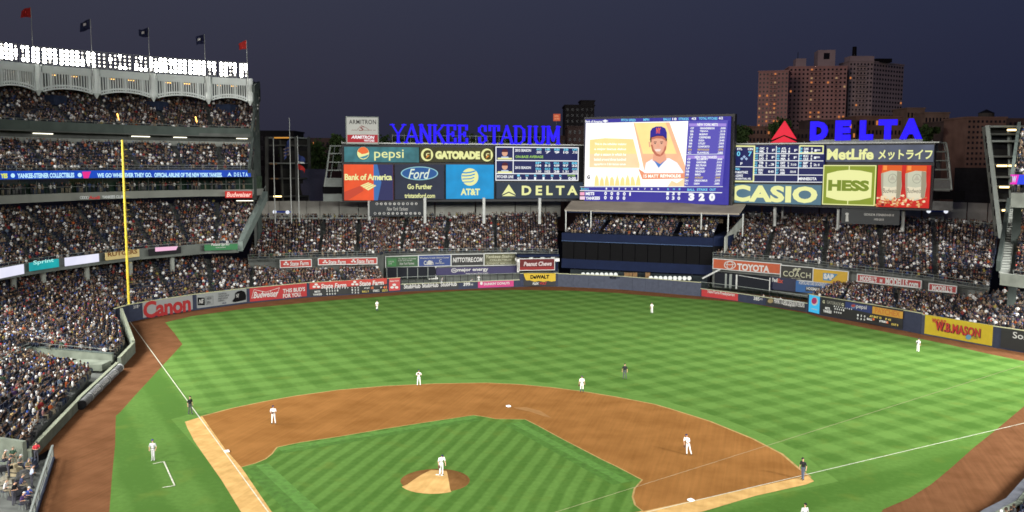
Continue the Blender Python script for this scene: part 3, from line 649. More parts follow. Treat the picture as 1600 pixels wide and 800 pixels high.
for i in range(6): standing(BB[i]*[1,1,0]+up*11.4+[-.3,1.4,0],BB[i+1]*[1,1,0]+up*11.4+[0,1.4,0],[16,30,40,14,60,24][i],'left concourse')
c2=empty('right_concourse',RB[3]*[1,1,0],'concourse with pale wall panels behind the right bleachers','concourse')
cb=[W([1145,1235,1325,1440,1510,1575][i],[204,203,199,190,183,178][i],12.) for i in range(6)]
part(MB().slab([p*[1,1,0]+up*12.2 for p in RB],[p*[1,1,0]+up*12.2 for p in cb],.4),'floor',CONCD,c2)
for i in range(5):
    for j in range(2):
        a=cb[i]+(cb[i+1]-cb[i])*(j+.03)/2; b=cb[i]+(cb[i+1]-cb[i])*(j+.97)/2
        part(MB().slab([a*[1,1,0]+up*16.6,b*[1,1,0]+up*16.6],[a*[1,1,0]+up*16.6+[0,.3,0],b*[1,1,0]+up*16.6+[0,.3,0]],4.4),'wall_panel',CONCL,c2)
mb=MB()
for i in range(3,5):
    for j in range(8): q=RB[i]+(RB[i+1]-RB[i])*j/8; q=q*[1,1,0]; mb.bar(q+up*12.2,q+up*13.5,.06)
    mb.bar(RB[i]*[1,1,0]+up*13.5,RB[i+1]*[1,1,0]+up*13.5,.06)
part(mb,'railing',STEEL,c2)
for i in range(5): standing(RB[i]*[1,1,0]+up*12.25+[0,1.2,0],RB[i+1]*[1,1,0]+up*12.25+[0,1.2,0],[30,34,40,26,24][i],'right concourse')
# blue cart canopies with white lamps on both concourses
for px,D,z,lab in ((442,196,12.1,'blue canopied food cart with two white lamps on the left concourse'),(1463,180,13.8,'blue canopied food cart with two white lamps on the right concourse')):
    q=W(px,D,z); ct=empty('food_cart',q,lab,'food cart'); MB().box(-1.6,-.6,1.0,1.6,.6,1.35).build('canopy',mat('cart_blue',(.03,.06,.3)),ct); MB().box(-1.4,-.4,-.6,1.4,.4,.4).build('counter',STEEL,ct)
    for sx_ in(-1.6,1.6): MB().tube((sx_,-.9,1.15),(sx_,-.6,1.15),.4,.4,12).build('lamp',emi('cart_lamp',(235,240,250),1.),ct); MB().bar((sx_*.9,0,-.6),(sx_*.9,0,1.),.08).build('post',STEEL,ct)
# columns that carry the screens
for i,px in enumerate((577,664,756,843)):
    q=W(px,191.5,11.2); o=MB().tube((0,0,0),(0,0,5.6),.33,.33,10).build('screen_column',STEELL); o.location=tuple(q); tag(o,'pale steel column under the left screens, %s from the left'%['first','second','third','fourth'][i],'column','columns under the screens')
for i,(px,D) in enumerate(((1210,184),(1222,190),(1309,176),(1410,170))):
    q=W(px,D,11.5); o=MB().tube((0,0,0),(0,0,6.),[.33,.22,.3,.33][i],None,10).build('screen_column',STEELL); o.location=tuple(q); tag(o,'pale steel column under the right screens, %s from the left'%['first','second','third','fourth'][i],'column','columns under the screens')
# ------------- centre field restaurant and batter's eye
be=empty('batters_eye_building',W(990,185,0),'navy and black glass building in centre field with a packed open terrace on top','building')
z_=0
FL,FRt=W(877,183.5,0),W(1112,172.5,0); Cb=W(1136,172.5,0)
dx=(FRt-FL)/np.linalg.norm(FRt-FL); ny=np.array([-dx[1],dx[0],0]); 
if ny[1]<0: ny=-ny
def bq(u,v,z): return FL+(FRt-FL)*u+ny*v+up*z
WD=np.linalg.norm(FRt-FL)
def seg(nm,u0,u1,v0,v1,z0,z1,m_):
    P=[bq(u0,v0,0),bq(u1,v0,0),bq(u1,v1,0),bq(u0,v1,0)]; return part(MB().prism([tuple(p[:2]) for p in P],z0,z1),nm,m_,be)
seg('upper_fascia',0,1,0,1.2,8.5,10.0,NAVY); seg('lower_fascia',0,1.02,0,1.2,2.75,4.65,NAVY)
nb=12
for i in range(nb): seg('glass_panel',i/nb+.002,(i+1)/nb-.002,.25,.6,4.65,8.5,BLACK)
seg('terrace_floor',0,1,1.2,14,8.9,9.6,CONCD); seg('fascia_lip',0,1,-.12,0,8.3,8.45,mat('blue_steel',(.03,.05,.10)))
# right return wing
wing=[FRt,Cb+np.array([.2,1.,0]),Cb+ny*14,FRt+ny*14]
part(MB().prism([tuple(p[:2]) for p in wing],4.65,8.4),'wing_glass',BLACK,be); part(MB().prism([tuple((p+np.array([.05,-.05,0]))[:2]) for p in wing],8.4,10.3),'wing_fascia',NAVY,be); part(MB().prism([tuple((p+np.array([.05,-.05,0]))[:2]) for p in wing],2.75,4.65),'wing_base',NAVY,be)
for u in (.07,.22,.38,.54,.7,.86,.97): seg('column',u-.004,u+.004,2.2,2.6,0,2.75,STEEL)
seg('back_wall',0,1,7,7.4,0,2.75,DARK)
# sagging dark net under the building
for i in range(6):
    mb=MB(); A=[];B=[]
    for k_ in range(9): t_=k_/8; A.append(bq(.05+(i+t_)*.155,1.6,2.6-.5*4*t_*(1-t_)*.5)); B.append(bq(.05+(i+t_)*.155,1.7,.9))
    mb.sheet(A,B); part(mb,'shade_net',mat('shade_net',(.02,.022,.03),.9,.3,3),be)
stand('restaurant_seating','',[bq(.01,1.4,9.6),bq(.99,1.4,9.6)],[bq(.01,9.5,12.1),bq(.99,9.5,12.1)],7,(.25,.5,.75),.8,'restaurant terrace',parent=be,rails=True)
standing(bq(.02,10.5,12.1),bq(.98,10.5,12.1),70,'restaurant terrace',jit=.6)
seg('bar_wall',.0,1.0,13,13.4,12.1,15,mat('bar_wall_brown',(.06,.045,.03),.8,.5,.8))
for i in range(14): q=bq(.06+i*.066,12.6,14.1); part(MB().box(q[0]-.35,q[1]-.1,q[2]-.12,q[0]+.35,q[1]+.1,q[2]+.12),'bar_lamp',emi('bar_lamp',(255,205,120),1.6),be)
# sloping tan roof
rf0=[W(882,186,14.6),W(1155,175,14.6)]; rf1=[W(893,192,16.2),W(1165,181,16.2)]
part(MB().slab([rf0[0],rf0[1]],[rf1[0],rf1[1]],.35),'canopy_roof',mat('canopy_tan',(.17,.15,.125),.8,.15,.3),be)
part(MB().slab([rf0[0]-up*.36,rf0[1]-up*.36],[rf1[0]-up*1.8,rf1[1]-up*1.8],.25),'canopy_soffit',NAVY,be)
for px,D in ((884,185.8),(923,184.5),(1095,177),(1137,175.6),(1160,175.2)): q=W(px,D,10); part(MB().tube(q,q+up*4.5,.13,.13,8),'roof_post',STEELL,be)
# pale concrete side wall stepping up to the right of the building
sw=empty('side_wall',W(1140,180,0),'pale concrete side wall with three dark plaques beside the black glass building','wall')
a=W(1131,171,0);b=W(1160,190,0); sd=(b-a)/np.linalg.norm(b-a); nn_=np.array([-sd[1],sd[0],0])*.2
mb=MB(); mb.v=[tuple(p) for p in (a+up*5,b+up*11,b+up*13.4,a+up*10.3)]+[tuple(p+nn_) for p in (a+up*5,b+up*11,b+up*13.4,a+up*10.3)]; mb.f=[(0,1,2,3),(7,6,5,4),(0,4,5,1),(1,5,6,2),(2,6,7,3),(3,7,4,0)]
part(mb,'wall_panel',mat('side_wall_concrete',(.2,.21,.19),.8,.15,.4),sw)
for t_ in (.22,.42,.62):
    c=a+(b-a)*t_+up*(6.9+t_*5.0); part(MB().bar(c-sd*1.1-nn_,c+sd*1.1-nn_,.12,.9),'plaque',DARK,sw)
    part(MB().bar(c-sd*.8-nn_*1.6,c+sd*.8-nn_*1.6,.05,.3),'plaque_trim',STEELL,sw)
# rows of white plaques and bronze monuments in the garden under it
for g_,(x0,x1,y0) in enumerate(((911,962,427.5),(1017,1077,432.5))):
    n_=8 if g_==0 else 9
    for i in range(n_):
        px=x0+(x1-x0)*i/(n_-1); q=W(px,178-g_*5,2.0); o=MB().tube((0,0,0),(0,.12,0),.42,.42,14); o.f.append((0,0,0)); o.f.pop(); ob=o.build('retired_number_disc',mat('plaque_white',(.42,.44,.43),.6)); ob.location=tuple(q); ob.rotation_euler=(0,0,-.1)
        tag(ob,'round white plaque on the garden wall below the black glass, %s of %s row'%(ordn[i],['left','right'][g_]),'plaque','round white plaques under the centre field building')
gw=MB().box(-14,0,0,14,.3,2.5).build('garden_wall',mat('hedge_dark',(.012,.016,.018),.9,.4,2)); q=W(995,177.5,0); gw.location=(q[0],q[1],0); gw.rotation_euler=(0,0,math.atan2(dx[1],dx[0])); tag(gw,'low dark wall behind the grey centre field fence carrying round white plaques','wall')
for i,px in enumerate((979,984,992,1012)):
    q=W(px,176,1.2); o=MB().box(-.45,-.2,-1.2,.45,.2,1.5).box(-.55,-.3,-1.2,.55,.3,-.6).build('bronze_monument',mat('bronze_stone',(.11,.065,.03),.6,.4,2)); o.location=tuple(q); tag(o,'brown monument slab in the garden behind the centre field fence, %s from the left'%ordn[i],'monument','brown monuments in the garden')
# ---------- right hand stand at the picture's edge
RE=[W(1583,116,9.6),W(1680,108,9.6)]; REB=[W(1597,136,16.6),W(1790,128,16.6)]
t8,_=stand('right_main_level_stand','crowded corner of the right main level at the right edge above the yellow lettered board',RE,REB,19,(),.95,'right main level')
part(MB().slab([W(1563,117,10.1),RE[1]+up*.5],[W(1563,117.5,10.1),RE[1]+up*.5+[0,.4,0]],1.6),'front_fascia',CONC,t8)
part(MB().slab([W(1561,117.5,10.4),W(1577,142,17.4)],[W(1578,117.5,10.4),W(1592,142,17.4)],1.0),'raking_stairs',CONCD,t8)
mb=MB()
for i in range(26): 
    t_=i/26; a=W(1564,118,10.5)*(1-t_)+W(1578,142,17.5)*t_; b=W(1576,118,10.5)*(1-t_)+W(1590,142,17.5)*t_; mb.bar(a,b,.22,.14)
part(mb,'stair_treads',CONC,t8)['kind']='stuff'
part(MB().bar(W(1560,117,11.0),W(1576,142,18.4),.5,1.4),'raking_wall',EM,t8)
t9,_=stand('right_terrace_stand','few seats and people of the right terrace cut off by the right edge',[W(1585,120,22.9),W(1700,112,22.9)],[W(1596,134,29.5),W(1760,126,29.5)],10,(),.9,'right terrace')
part(MB().slab([W(1580,120,23.0),W(1700,112,23.0)],[W(1592,132,23.0),W(1760,124,23.0)],1.2),'deck_slab',CONC,t9)
part(MB().slab([W(1580,118,20.6),W(1700,110,20.6)],[W(1586,130,20.6),W(1760,122,20.6)],1.9),'suite_balcony',CONC,t9)
part(MB().slab([W(1578,117.5,22.8),W(1590,137,31)],[W(1583,117.5,22.8),W(1595,137,31)],.8),'raking_wall',EM,t9)
part(MB().slab([W(1586,126,22.6),W(1600,126,22.6)],[W(1586,127,22.6),W(1600,127,22.6)],22),'end_column',EM,t9)
for i in range(3): standing(W(1586,121,20.6),W(1600,120,20.6),5,'suite balcony')
sE,_=stand('right_near_stand','small corner of seats behind a grey padded wall at the bottom right',[(38.2,18,.7),(41.8,23.3,.7),(43.8,27.6,.7),(46,34,.7)],[(50,8,3),(56,16,3),(60,24,3),(62,34,3)],14,(),.9,'near right stand',rails=False)
nw=empty('near_right_wall',(40,22,0),'low wall with grey padded top at the bottom right corner','wall')
for a,b in (((36,16.5),(38.9,21.1)),((38.9,21.1),(40.9,23.8)),((40.9,23.8),(42.7,27.5)),((42.7,27.5),(46,34))):
    a=np.array([*a,0.]);b=np.array([*b,0.]); part(MB().bar(a+up*.4,b+up*.4,.35,.8),'wall_pad',WALLB,nw); part(MB().bar(a+up*.86,b+up*.86,.62,.1),'padded_top',mat('grey_vinyl',(.085,.09,.105),.4),nw)
    n_=np.array([(b-a)[1],-(b-a)[0],0]); n_/=np.linalg.norm(n_); part(MB().bar(a+up*.86+n_*.55,b+up*.86+n_*.55,.4,.12),'coping',PC,nw)
# ================================================================ OUTFIELD WALL AND ADVERTS
WPX=[(180,510),(202,503),(222,499),(250,494),(303,485),(385,474),(480,464.5),(605,457),(627,455.5),(740,451),(830,447.5),(870,447.5),(968,452),(1095,463),(1155,471),(1262,487.5),(1280,492),(1360,506),(1445,523),(1550,542.5),(1600,551),(1680,565)]
WG=[G(x,y) for x,y in WPX]
def wp(px):
    for i in range(len(WPX)-1):
        if px<=WPX[i+1][0] or i==len(WPX)-2:
            # intersect the pixel column with the wall segment
            a,b=WG[i],WG[i+1]; lo,hi=-.3,1.3
            for _ in range(40):
                m_=(lo+hi)/2; 
                if XY(a+(b-a)*m_)[0]<px: lo=m_
                else: hi=m_
            return a+(b-a)*lo
def wboard(name,label,x0,x1,z0,z1,m,fwd=.22,group=None,cat='advert',depth=.12,base=None):
    a=wp(x0);b=wp(x1); d=b-a; n=np.array([d[1],-d[0],0]); n/=np.linalg.norm(n)
    a=a+n*fwd;b=b+n*fwd
    bd=Board.__new__(Board); T=[XY(np.array([*p[:2],z1]))[1] for p in(a,b)]; B_=[XY(np.array([*p[:2],z0]))[1] for p in(a,b)]; X=[XY(np.array([*p[:2],z0]))[0] for p in(a,b)]
    Board.__init__(bd,name,label,cat,X[0],X[1],XY(a)[2],XY(b)[2],tuple(T),tuple(B_),group,z=(z0,z1),depth=depth,m=m)
    return bd
ow=empty('outfield_wall',(WG[10][0],WG[10][1],0),'long padded navy and slate outfield wall with a pale yellow top line','wall')
for (xa,xb,z,m_) in ((180,303,2.62,WALLB),(303,607,2.62,WALLB),(607,626,2.62,WALLB),(626,812,1.35,WALLB),(812,872,2.62,WALLB),(872,1095,2.55,WALLG),(1095,1262,1.4,WALLB),(1262,1440,3.0,WALLB),(1440,1552,2.85,WALLG),(1552,1680,2.85,WALLB)):
    xs=[xa]+[x for x,_ in WPX if xa+3<x<xb-3]+[xb]
    for p_,q_ in zip(xs[:-1],xs[1:]):
        a=wp(p_+.001);b=wp(q_-.001); L=np.linalg.norm(b-a); n_=max(1,int(L/2.6)); d=(b-a)/L; nr=np.array([d[1],-d[0],0])*.12
        for j in range(n_):
            c=a+(b-a)*(j+.004)/n_; e_=a+(b-a)*(j+.996)/n_; part(MB().bar(c+up*z/2,e_+up*z/2,.24,z),'wall_pad',m_,ow)
        part(MB().bar(a+up*(z+.04),b+up*(z+.04),.3,.09),'top_line',mat('wall_top_line',(.26,.26,.16),.6),ow)
# corner wall down the left foul side
cw=empty('left_corner_wall',(-60,58,0),'pale concrete capped wall running from the foul pole corner toward the camera on the left','wall')
for a,b,z in (((-66.9,64.9),(-52.9,50.0),1.5),((-52.9,50.0),(-48.6,42.2),1.25),((-48.3,41.5),(-41.0,27.2),.85),((-41.0,27.2),(-33.2,13.0),.8)):
    a=np.array([*a,0.]);b=np.array([*b,0.]); n_=3; 
    za=2.6 if z==1.5 else z
    mb=MB(); d=(b-a)/np.linalg.norm(b-a); nr=np.array([d[1],-d[0],0])*.2
    mb.v=[tuple(p) for p in (a-nr,b-nr,b-nr+up*z,a-nr+up*za,a+nr,b+nr,b+nr+up*z,a+nr+up*za)]; mb.f=[(3,2,1,0),(4,5,6,7),(3,7,6,2),(0,4,7,3),(1,2,6,5)]
    part(mb,'wall_panel',PC,cw); part(MB().bar(a+up*(za+.06),b+up*(z+.06),.36,.1),'coping',mat('cream_coping',(.16,.175,.13),.7,.1),cw)
part(MB().bar((-50.9,46.4,.62),(-49.4,43.6,.62),.12,.9),'numbered_panel',WALLB,cw)
# rolled tarp with lettered cover
tr=empty('tarp_roll',(-44,34.5,0),'long grey rolled rain cover with pale lettering lying at the foot of the left wall','tarp')
a=np.array([-47.3,40.6,.5]);b=np.array([-40.1,26.6,.5])
part(MB().tube(a,b,.42,.42,16),'roll',mat('tarp_grey',(.085,.088,.09),.6,.3,1.5),tr); part(MB().tube(b,b+(b-a)/np.linalg.norm(b-a)*.35,.45,.45,16),'end_cap',BLACK,tr); part(MB().tube(a-(b-a)/np.linalg.norm(b-a)*.3,a,.45,.45,16),'end_cap',STEELL,tr)
d=(b-a)/np.linalg.norm(b-a)
for t_ in (.15,.38,.6,.82):
    c=a+(b-a)*t_; part(MB().tube(c,c+d*.12,.435,.435,16),'strap',STEELL,tr)
nr=np.array([-d[1],d[0],0]); 
if nr[0]<0: nr=-nr
def tilttext(s,c,w,h,m_,par):
    v,f=text_mesh(s,.02); X=-d  # reads left to right toward the camera's right
    Z=(up*.75-nr*.66); Z/=np.linalg.norm(Z); N=np.cross(X,Z); N=N if N@nr>0 else -N
    X=d
    X=-d if np.cross(-d,Z)@N>0 else d
    mb=MB(); mb.v=[tuple(c+N*.445+X*(p[0]-.5)*w+Z*(p[1]-.5)*h) for p in v]; mb.f=[tuple(q) for q in f]; return part(mb,'lettering',m_,par)
for t_ in (.27,.5,.72): tilttext('BUDWEISER',a+(b-a)*t_,2.6,.34,WHITE,tr)
# ----- adverts on the wall, left to right
CRM=prt((235,235,200)); PW=prt((240,240,235)); PWH=mat('print_white',(.3,.3,.29),.5,.03)
sg=wboard('distance_marker','white distance figure on the navy wall beside the foul pole',208,221,1.2,2.1,WALLB,cat='sign'); sg.text('318',208.5,477,216,482,PWH); sg.text('FT',216.6,477.5,219,479,PWH)
RED=prt((225,45,50)); b=wboard('wall_advert','pale grey wall advert with big red lettering beside the left foul corner',222.5,300,.25,2.6,prt((205,205,205)))
b.text('Canon',224,466,298,492.5,RED,.035,0,.95)
# redo per perspective: text follows the panel because it is placed inside it
b=wboard('wall_advert','silver wall advert with a black square logo and a dark baseball cap',307,384.5,.3,2.6,prt((190,195,195)))
b.rect(309,465,319.5,477,BLACK); b.text('NE',310.5,467.5,318,474,PWH,.02,.3); b.text('NEW\nERA',323,464,330,474.5,prt((70,75,80))); b.line([(321,463.5),(332,462.3),(332,475),(321,476.2),(321,463.5)],.05,prt((110,115,120)))
b.text('THE OFFICIAL\nON-FIELD CAP OF\nMAJOR LEAGUE\nBASEBALL',340,457.5,357,470.5,prt((85,90,95)),.02); b.text('MLB',346,472.5,352,474.5,prt((50,60,110)),.02)
q=[(362,470.5),(366,465),(367,458),(371,454.8),(377,453.8),(382,456),(384,462),(383.5,468),(377,469.8),(369,471.6),(364,472.2)]; b.poly(q,BLACK); b.text('NY',368,459,372.5,465,PWH,.01)
RB_=prt((225,35,40)); b=wboard('wall_advert','red wall advert with a white bow tie logo and white capital lettering',390,478.5,.25,2.6,RB_)
b.line([(393,466),(397,452.5),(415,456.5),(436,449.5),(430,464),(414,460),(393,466)],.07,PWH); b.text('Budweiser',396,454.5,434,464.5,PWH,.015,.25); b.text("THIS BUD'S",441,449.8,476.5,456.2,PWH,.025); b.text('FOR YOU.',441,458,470,464.5,PWH,.025)
# state farm + scoreboard
b=wboard('wall_scoreboard','black score strip with small white figures under a red lettered advert on the left wall',484,604.5,.2,2.65,prt((28,32,32)),cat='scoreboard')
r_=b.poly([(484,442),(604.5,434.5),(604.5,443.5),(484,452)],prt((235,60,45)),'red_band')
def tri3(b,x,y,s,m_): 
    for i,(dx_,dy_) in enumerate(((0,-1),(-1,.6),(1,.6))): b.ell(x+dx_*s*.75,y+dy_*s*.55,s*.62,s*.42,m_,'logo',n=10)
for x0,y0 in ((490,446.5),(549,442.5)): tri3(b,x0+4,y0+.2,4.2,PWH); b.text('State Farm',x0+11,y0-4,x0+50,y0+3.4,PWH,.025,.12)
EW=emi('led_white',(235,235,225),.9); EO=emi('led_orange',(240,120,60),.95); EY=emi('led_yellow',(225,200,90),.9); EC=emi('led_cyan',(110,200,240),.95); EG=emi('led_green',(170,220,100),.9)
b.text('METS',491,454,499.5,457,EW,.03); b.text('YANKEES',488.5,458.3,502,461.3,EW,.03)
for i in range(12):
    x=508.5+i*4; 
    if i<9: b.text(str(i+1),x,450.3-i*.28,x+1.7,452.6-i*.28,EW,.02)
for i in range(5): x=508.5+i*4; b.text('1' if i==4 else '0',x,453.2-i*.3,x+1.9,456-i*.3,EW,.03)
for i in range(4): x=508.5+i*4; b.text('0',x,457.6-i*.28,x+1.9,460.4-i*.28,EW,.03)
for i,(s1,s2_,s3) in enumerate((('R','1','0'),('H','3','3'),('E','0','0'))): x=547+i*4.5; b.text(s1,x,447.6,x+2,449.8,EW,.02); b.text(s2_,x,451,x+2,453.7,EW,.03); b.text(s3,x,455,x+2,457.8,EW,.03)
b.text('AT BAT',566,448.2,575,450.6,EW,.02); b.text('15',577,447.2,581,450.8,EO,.04); b.text('BALL 3',563,453,573,456,EY,.03); b.text('STRIKE 2',580,451.6,590,455,EW,.03); b.text('P',592,447,594.5,449.4,EW,.03);b.text('41',596,446,602,450,EO,.04); b.text('OUT 0',594.5,451,603,454.6,EY,.03)
b=wboard('wall_advert','small square coral advert with a white three leaf logo on a red base',607.5,624.5,.3,2.65,prt((240,75,75))); tri3(b,616,447.5,4.6,PWH); b.text('State Farm',609,437.6,623,440,PWH,.02)
b=wboard('wall_advert','dark low wall advert repeating white rounded lettering three times below the left mesh fence',627,716,.1,1.3,prt((42,44,52)))
for x0,y0 in ((631,446.3),(659,444.7),(688,443)): b.text('StubHub',x0,y0-2.5,x0+25.5,y0+4.2,PWH,.018)
sg=wboard('distance_marker','white distance figure on the dark low wall left of the pink advert',722,742,.3,1.25,WALLB,cat='sign'); sg.text('399',724,441.5,734.5,446.8,PWH,.03); sg.text('FT',735.5,443.5,739.5,446.3,PWH,.02)
PINK=prt((240,60,150)); b=wboard('wall_advert','bright pink low wall advert with white capital lettering',746.5,802,.15,1.35,PINK)
b.text("DUNKIN' DONUTS",756,441,796,445,PWH,.025); b.ell(752,442.7,2,2.6,PWH,'logo')
YW=prt((255,215,30)); b=wboard('wall_advert','yellow and black wall advert with bold black lettering and a ragged lower edge',818,868,.15,2.72,prt((35,35,38)))
b.poly([(818,427),(868,427),(868,439),(862,440),(856,438.8),(850,440.5),(842,439),(835,440.3),(828,438),(822,438),(820,434)],YW,'yellow_field'); b.text('DeWALT',828.5,429.5,858,435.6,BLACK,.05); b.text('FLEX',832,441.3,842,444.8,PWH,.04,.2); b.text('VOLT',843,440.8,854,444.6,RED,.04,.2)
sg=wboard('distance_marker','dark distance figure on the slate grey centre field wall',949,972,1.3,2.3,WALLG,cat='sign'); sg.text('408',952,431.5,963,436.3,BLACK,.02); sg.text('FT',964.5,433,968.5,435.6,BLACK)
b=wboard('wall_advert','red low wall advert with small white lettering below the right mesh fence',1097,1153.5,.1,1.35,prt((235,60,65))); b.text('NewYork-Presbyterian',1106,455.5,1148,461.8,PWH,.012)
sg=wboard('distance_marker','white distance figure on the dark low wall right of the red advert',1174,1194,.3,1.3,WALLB,cat='sign'); sg.text('385',1177.5,463.8,1187,469.3,PWH,.03); sg.text('FT',1188,466.5,1192,469,PWH,.02)
b=wboard('wall_advert','dark low wall advert with a round tan emblem and two white text lines',1198,1259,.1,1.38,prt((38,40,40))); b.ell(1204,470.3,4.4,3.4,prt((190,170,120)),'logo'); b.text('FRANK TOLAND DESIGN INTERIORS',1210,468.6,1257,477.2,PWH,.02); b.text('www.design.com',1225,475,1243,479.3,PWH,.01)
# put text on a slope by letting the panel frame slope with it
b=wboard('wall_advert','tall cyan wall advert with a white disc and pink swirl',1265,1281,.2,3.0,emi('cyan_panel',(60,190,240),.9)); b.ell(1272.5,471,5.2,6.5,PWH,'logo'); b.ell(1272,470,4,5,prt((225,60,140)),'logo'); b.text('pepsi',1268,482,1277,484.5,PWH,.02)
b=wboard('wall_scoreboard','black score strip with blue and yellow adverts along the top of the right field wall',1283.5,1411,.15,3.05,prt((28,30,30)),cat='scoreboard')
b.text('GATORADE',1292,471.3,1315,476.5,prt((180,180,165)),.03); b.text('G',1285,469,1289,474,CRM,.06); b.text('G',1316.5,474,1320.5,479,CRM,.06)
b.poly([(1323,471.5),(1365,479),(1365,490.5),(1323,481.5)],prt((35,60,130)),'blue_band'); b.ell(1336,479,4.2,3.4,prt((120,150,190)),'logo'); b.ell(1336,478,3.3,2.2,prt((210,80,70)),'logo'); b.text('pepsi',1341,477,1357,484.4,PWH,.01)
b.poly([(1366,479),(1410.5,487),(1410.5,498),(1366,490.2)],prt((250,190,65)),'yellow_band'); b.text('PAYCHEX',1370,483.5,1407,492.5,prt((240,150,50)),.03)
b.text('METS',1291,480,1299,483.8,EW,.03); b.text('YANKEES',1288,484.6,1302,488.8,EW,.03)
for i in range(5): x=1307+i*3.6; b.text('1' if i==4 else '0',x,481.2+i*.6,x+1.8,484+i*.6,EW,.03)
for i in range(4): x=1307+i*3.6; b.text('0',x,486+i*.6,x+1.8,488.8+i*.6,EW,.03)
for i in range(9): x=1307+i*3.6; b.text(str(i+1),x,477.5+i*.6,x+1.5,479.6+i*.6,EW,.03)
for i in range(3): x=1346+i*5.5; b.text('130'[i],x,491+i*.9,x+2.1,494+i*.9,EW,.03); b.text('030'[i],x,496+i*.9,x+2.1,499+i*.9,EW,.03)
for t_,x,y,m_ in (('BALL',1362,497,EW),('3',1370,497,EO),('AT BAT 15',1366,493.5,EY),('STRIKE',1381,500.5,EW),('2',1391,501.5,EO),('P 41',1390,497,EY),('OUT 0',1399,505,EY)): b.text(t_,x,y,x+3.6*max(1,len(t_)*.55),y+3.2,m_,.04)
YB=prt((255,225,15)); b=wboard('wall_advert','large yellow wall advert with red arched lettering on the right field wall',1445.5,1550.5,.2,2.95,YB); RD=prt((225,50,35),.3)
b.text('WHO BUT',1456,499,1479,506,RD,.04); b.text('W.B.MASON',1463,508,1533,523,prt((120,25,15)),.04); b.text('W.B.MASON',1462,507.4,1532,522,RD,.03,0,1.1); b.ell(1515,527,4.2,4,prt((120,190,220)),'emblem'); b.text('PROUD SUPPORTER\nOF BASEBALL',1521.5,525.5,1533,530,prt((90,120,60)))
b=wboard('wall_advert','black wall advert with white lettering cut off by the right edge of the view',1564,1660,.2,2.85,prt((26,27,27))); b.text('Sony',1582,521,1616,534,PWH,.01)
# mesh fences in front of both bullpens
def fence(label,x0,x1,z0,z1,step):
    e_=empty('bullpen_fence',wp((x0+x1)/2),label,'fence'); a=wp(x0);b=wp(x1); xs=np.linspace(x0,x1,max(2,int((x1-x0)/step)+1))
    net=mat('chainlink_green',(.02,.03,.02)); P=[wp(x) for x in xs]
    for p in P: part(MB().bar(p+up*z0,p+up*z1,.09),'post',DARK,e_)
    for nm,zz in (('top_rail',z1),('bottom_rail',z0+.1)):
        mb=MB()
        for a,b in zip(P[:-1],P[1:]): mb.bar(a+up*zz,b+up*zz,.07)
        part(mb,nm,STEEL,e_)
    mb=MB()
    for a,b in zip(P[:-1],P[1:]):
        L=np.linalg.norm(b-a); n_=int(L/.3)
        for i in range(n_): p=a+(b-a)*i/n_; mb.bar(p+up*z0,p+up*z1,.018)
        for z in np.arange(z0+.3,z1,.3): mb.bar(a+up*z,b+up*z,.018)
    part(mb,'wire_mesh',net,e_)
fence('dark wire mesh fence on top of the low wall before the left bullpen',627,812,1.4,2.75,11.5); fence('dark wire mesh fence on top of the low wall before the right bullpen',1093,1262,1.4,2.7,11.5)
# bullpen floors, back walls
BG_=mat('bullpen_turf',(.035,.07,.018),.8,.3,.7); BDt=mat('bullpen_clay',(.16,.085,.035),.9,.15,.5)
flat('bullpen_floor',[tuple(W(600,170,0)[:2]),tuple(W(868,180,0)[:2]),tuple(W(880,186,0)[:2]),tuple(W(600,181,0)[:2])],.03,BG_)
flat('bullpen_dirt',[tuple(W(612,170,0)[:2]),tuple(W(680,172,0)[:2]),tuple(W(690,176,0)[:2]),tuple(W(612,174,0)[:2])],.05,BDt)
flat('bullpen_dirt',[tuple(W(720,174,0)[:2]),tuple(W(860,179,0)[:2]),tuple(W(868,181,0)[:2]),tuple(W(722,176.5,0)[:2])],.05,BDt)
flat('bullpen_floor',[tuple(W(1095,163,0)[:2]),tuple(W(1262,148,0)[:2]),tuple(W(1266,154,0)[:2]),tuple(W(1110,172,0)[:2])],.03,BG_)
flat('bullpen_dirt',[tuple(W(1103,163,0)[:2]),tuple(W(1165,159.5,0)[:2]),tuple(W(1165,163,0)[:2]),tuple(W(1105,167,0)[:2])],.05,BDt)
# ----- framed adverts on the bleacher fronts
def fb(label,x0,x1,D0,D1,t,bt,m_,cat='advert',frame=STEELL,group=None,name='bleacher_advert',depth=.2):
    b=Board(name,label,cat,x0,x1,D0,D1,t,bt,group,m=m_,depth=depth)
    if frame: b.frame(.14,frame)
    return b
SF=prt((230,60,50)); 
b=fb('short red framed advert left of the longer red one in the left stand',438.5,486,165.5,167.5,(408,405),(418,415.5),SF); tri3(b,447,412,3.2,PWH); b.text('State Farm',453,408,482,414.6,PWH,.02,.12)
b=fb('long red framed advert repeating white lettering twice in the left stand',498,588.5,167.8,170,(406.2,401.5),(415,409.8),SF)
for x0,y0 in ((505,411),(549,408)): tri3(b,x0+3,y0-.5,3,PWH); b.text('State Farm',x0+8,y0-4.4,x0+35,y0+2,PWH,.02,.12)
b=fb('green framed advert with pale script at the left end of the bleacher row',603,653,176.5,178.5,(401.5,399.5),(417.5,416),prt((55,115,60))); b.rect(605.5,404,619,416,prt((60,160,75)),'panel_patch'); b.text('LOCAL\nLIVE',607,407.5,616,413,PW,.02); b.text('The Makers of Quality\nLawn and Garden',622,403,650,407.5,PW,.012); b.text('New York Yankees',624,409.5,647,413.5,PW,.01,.3)
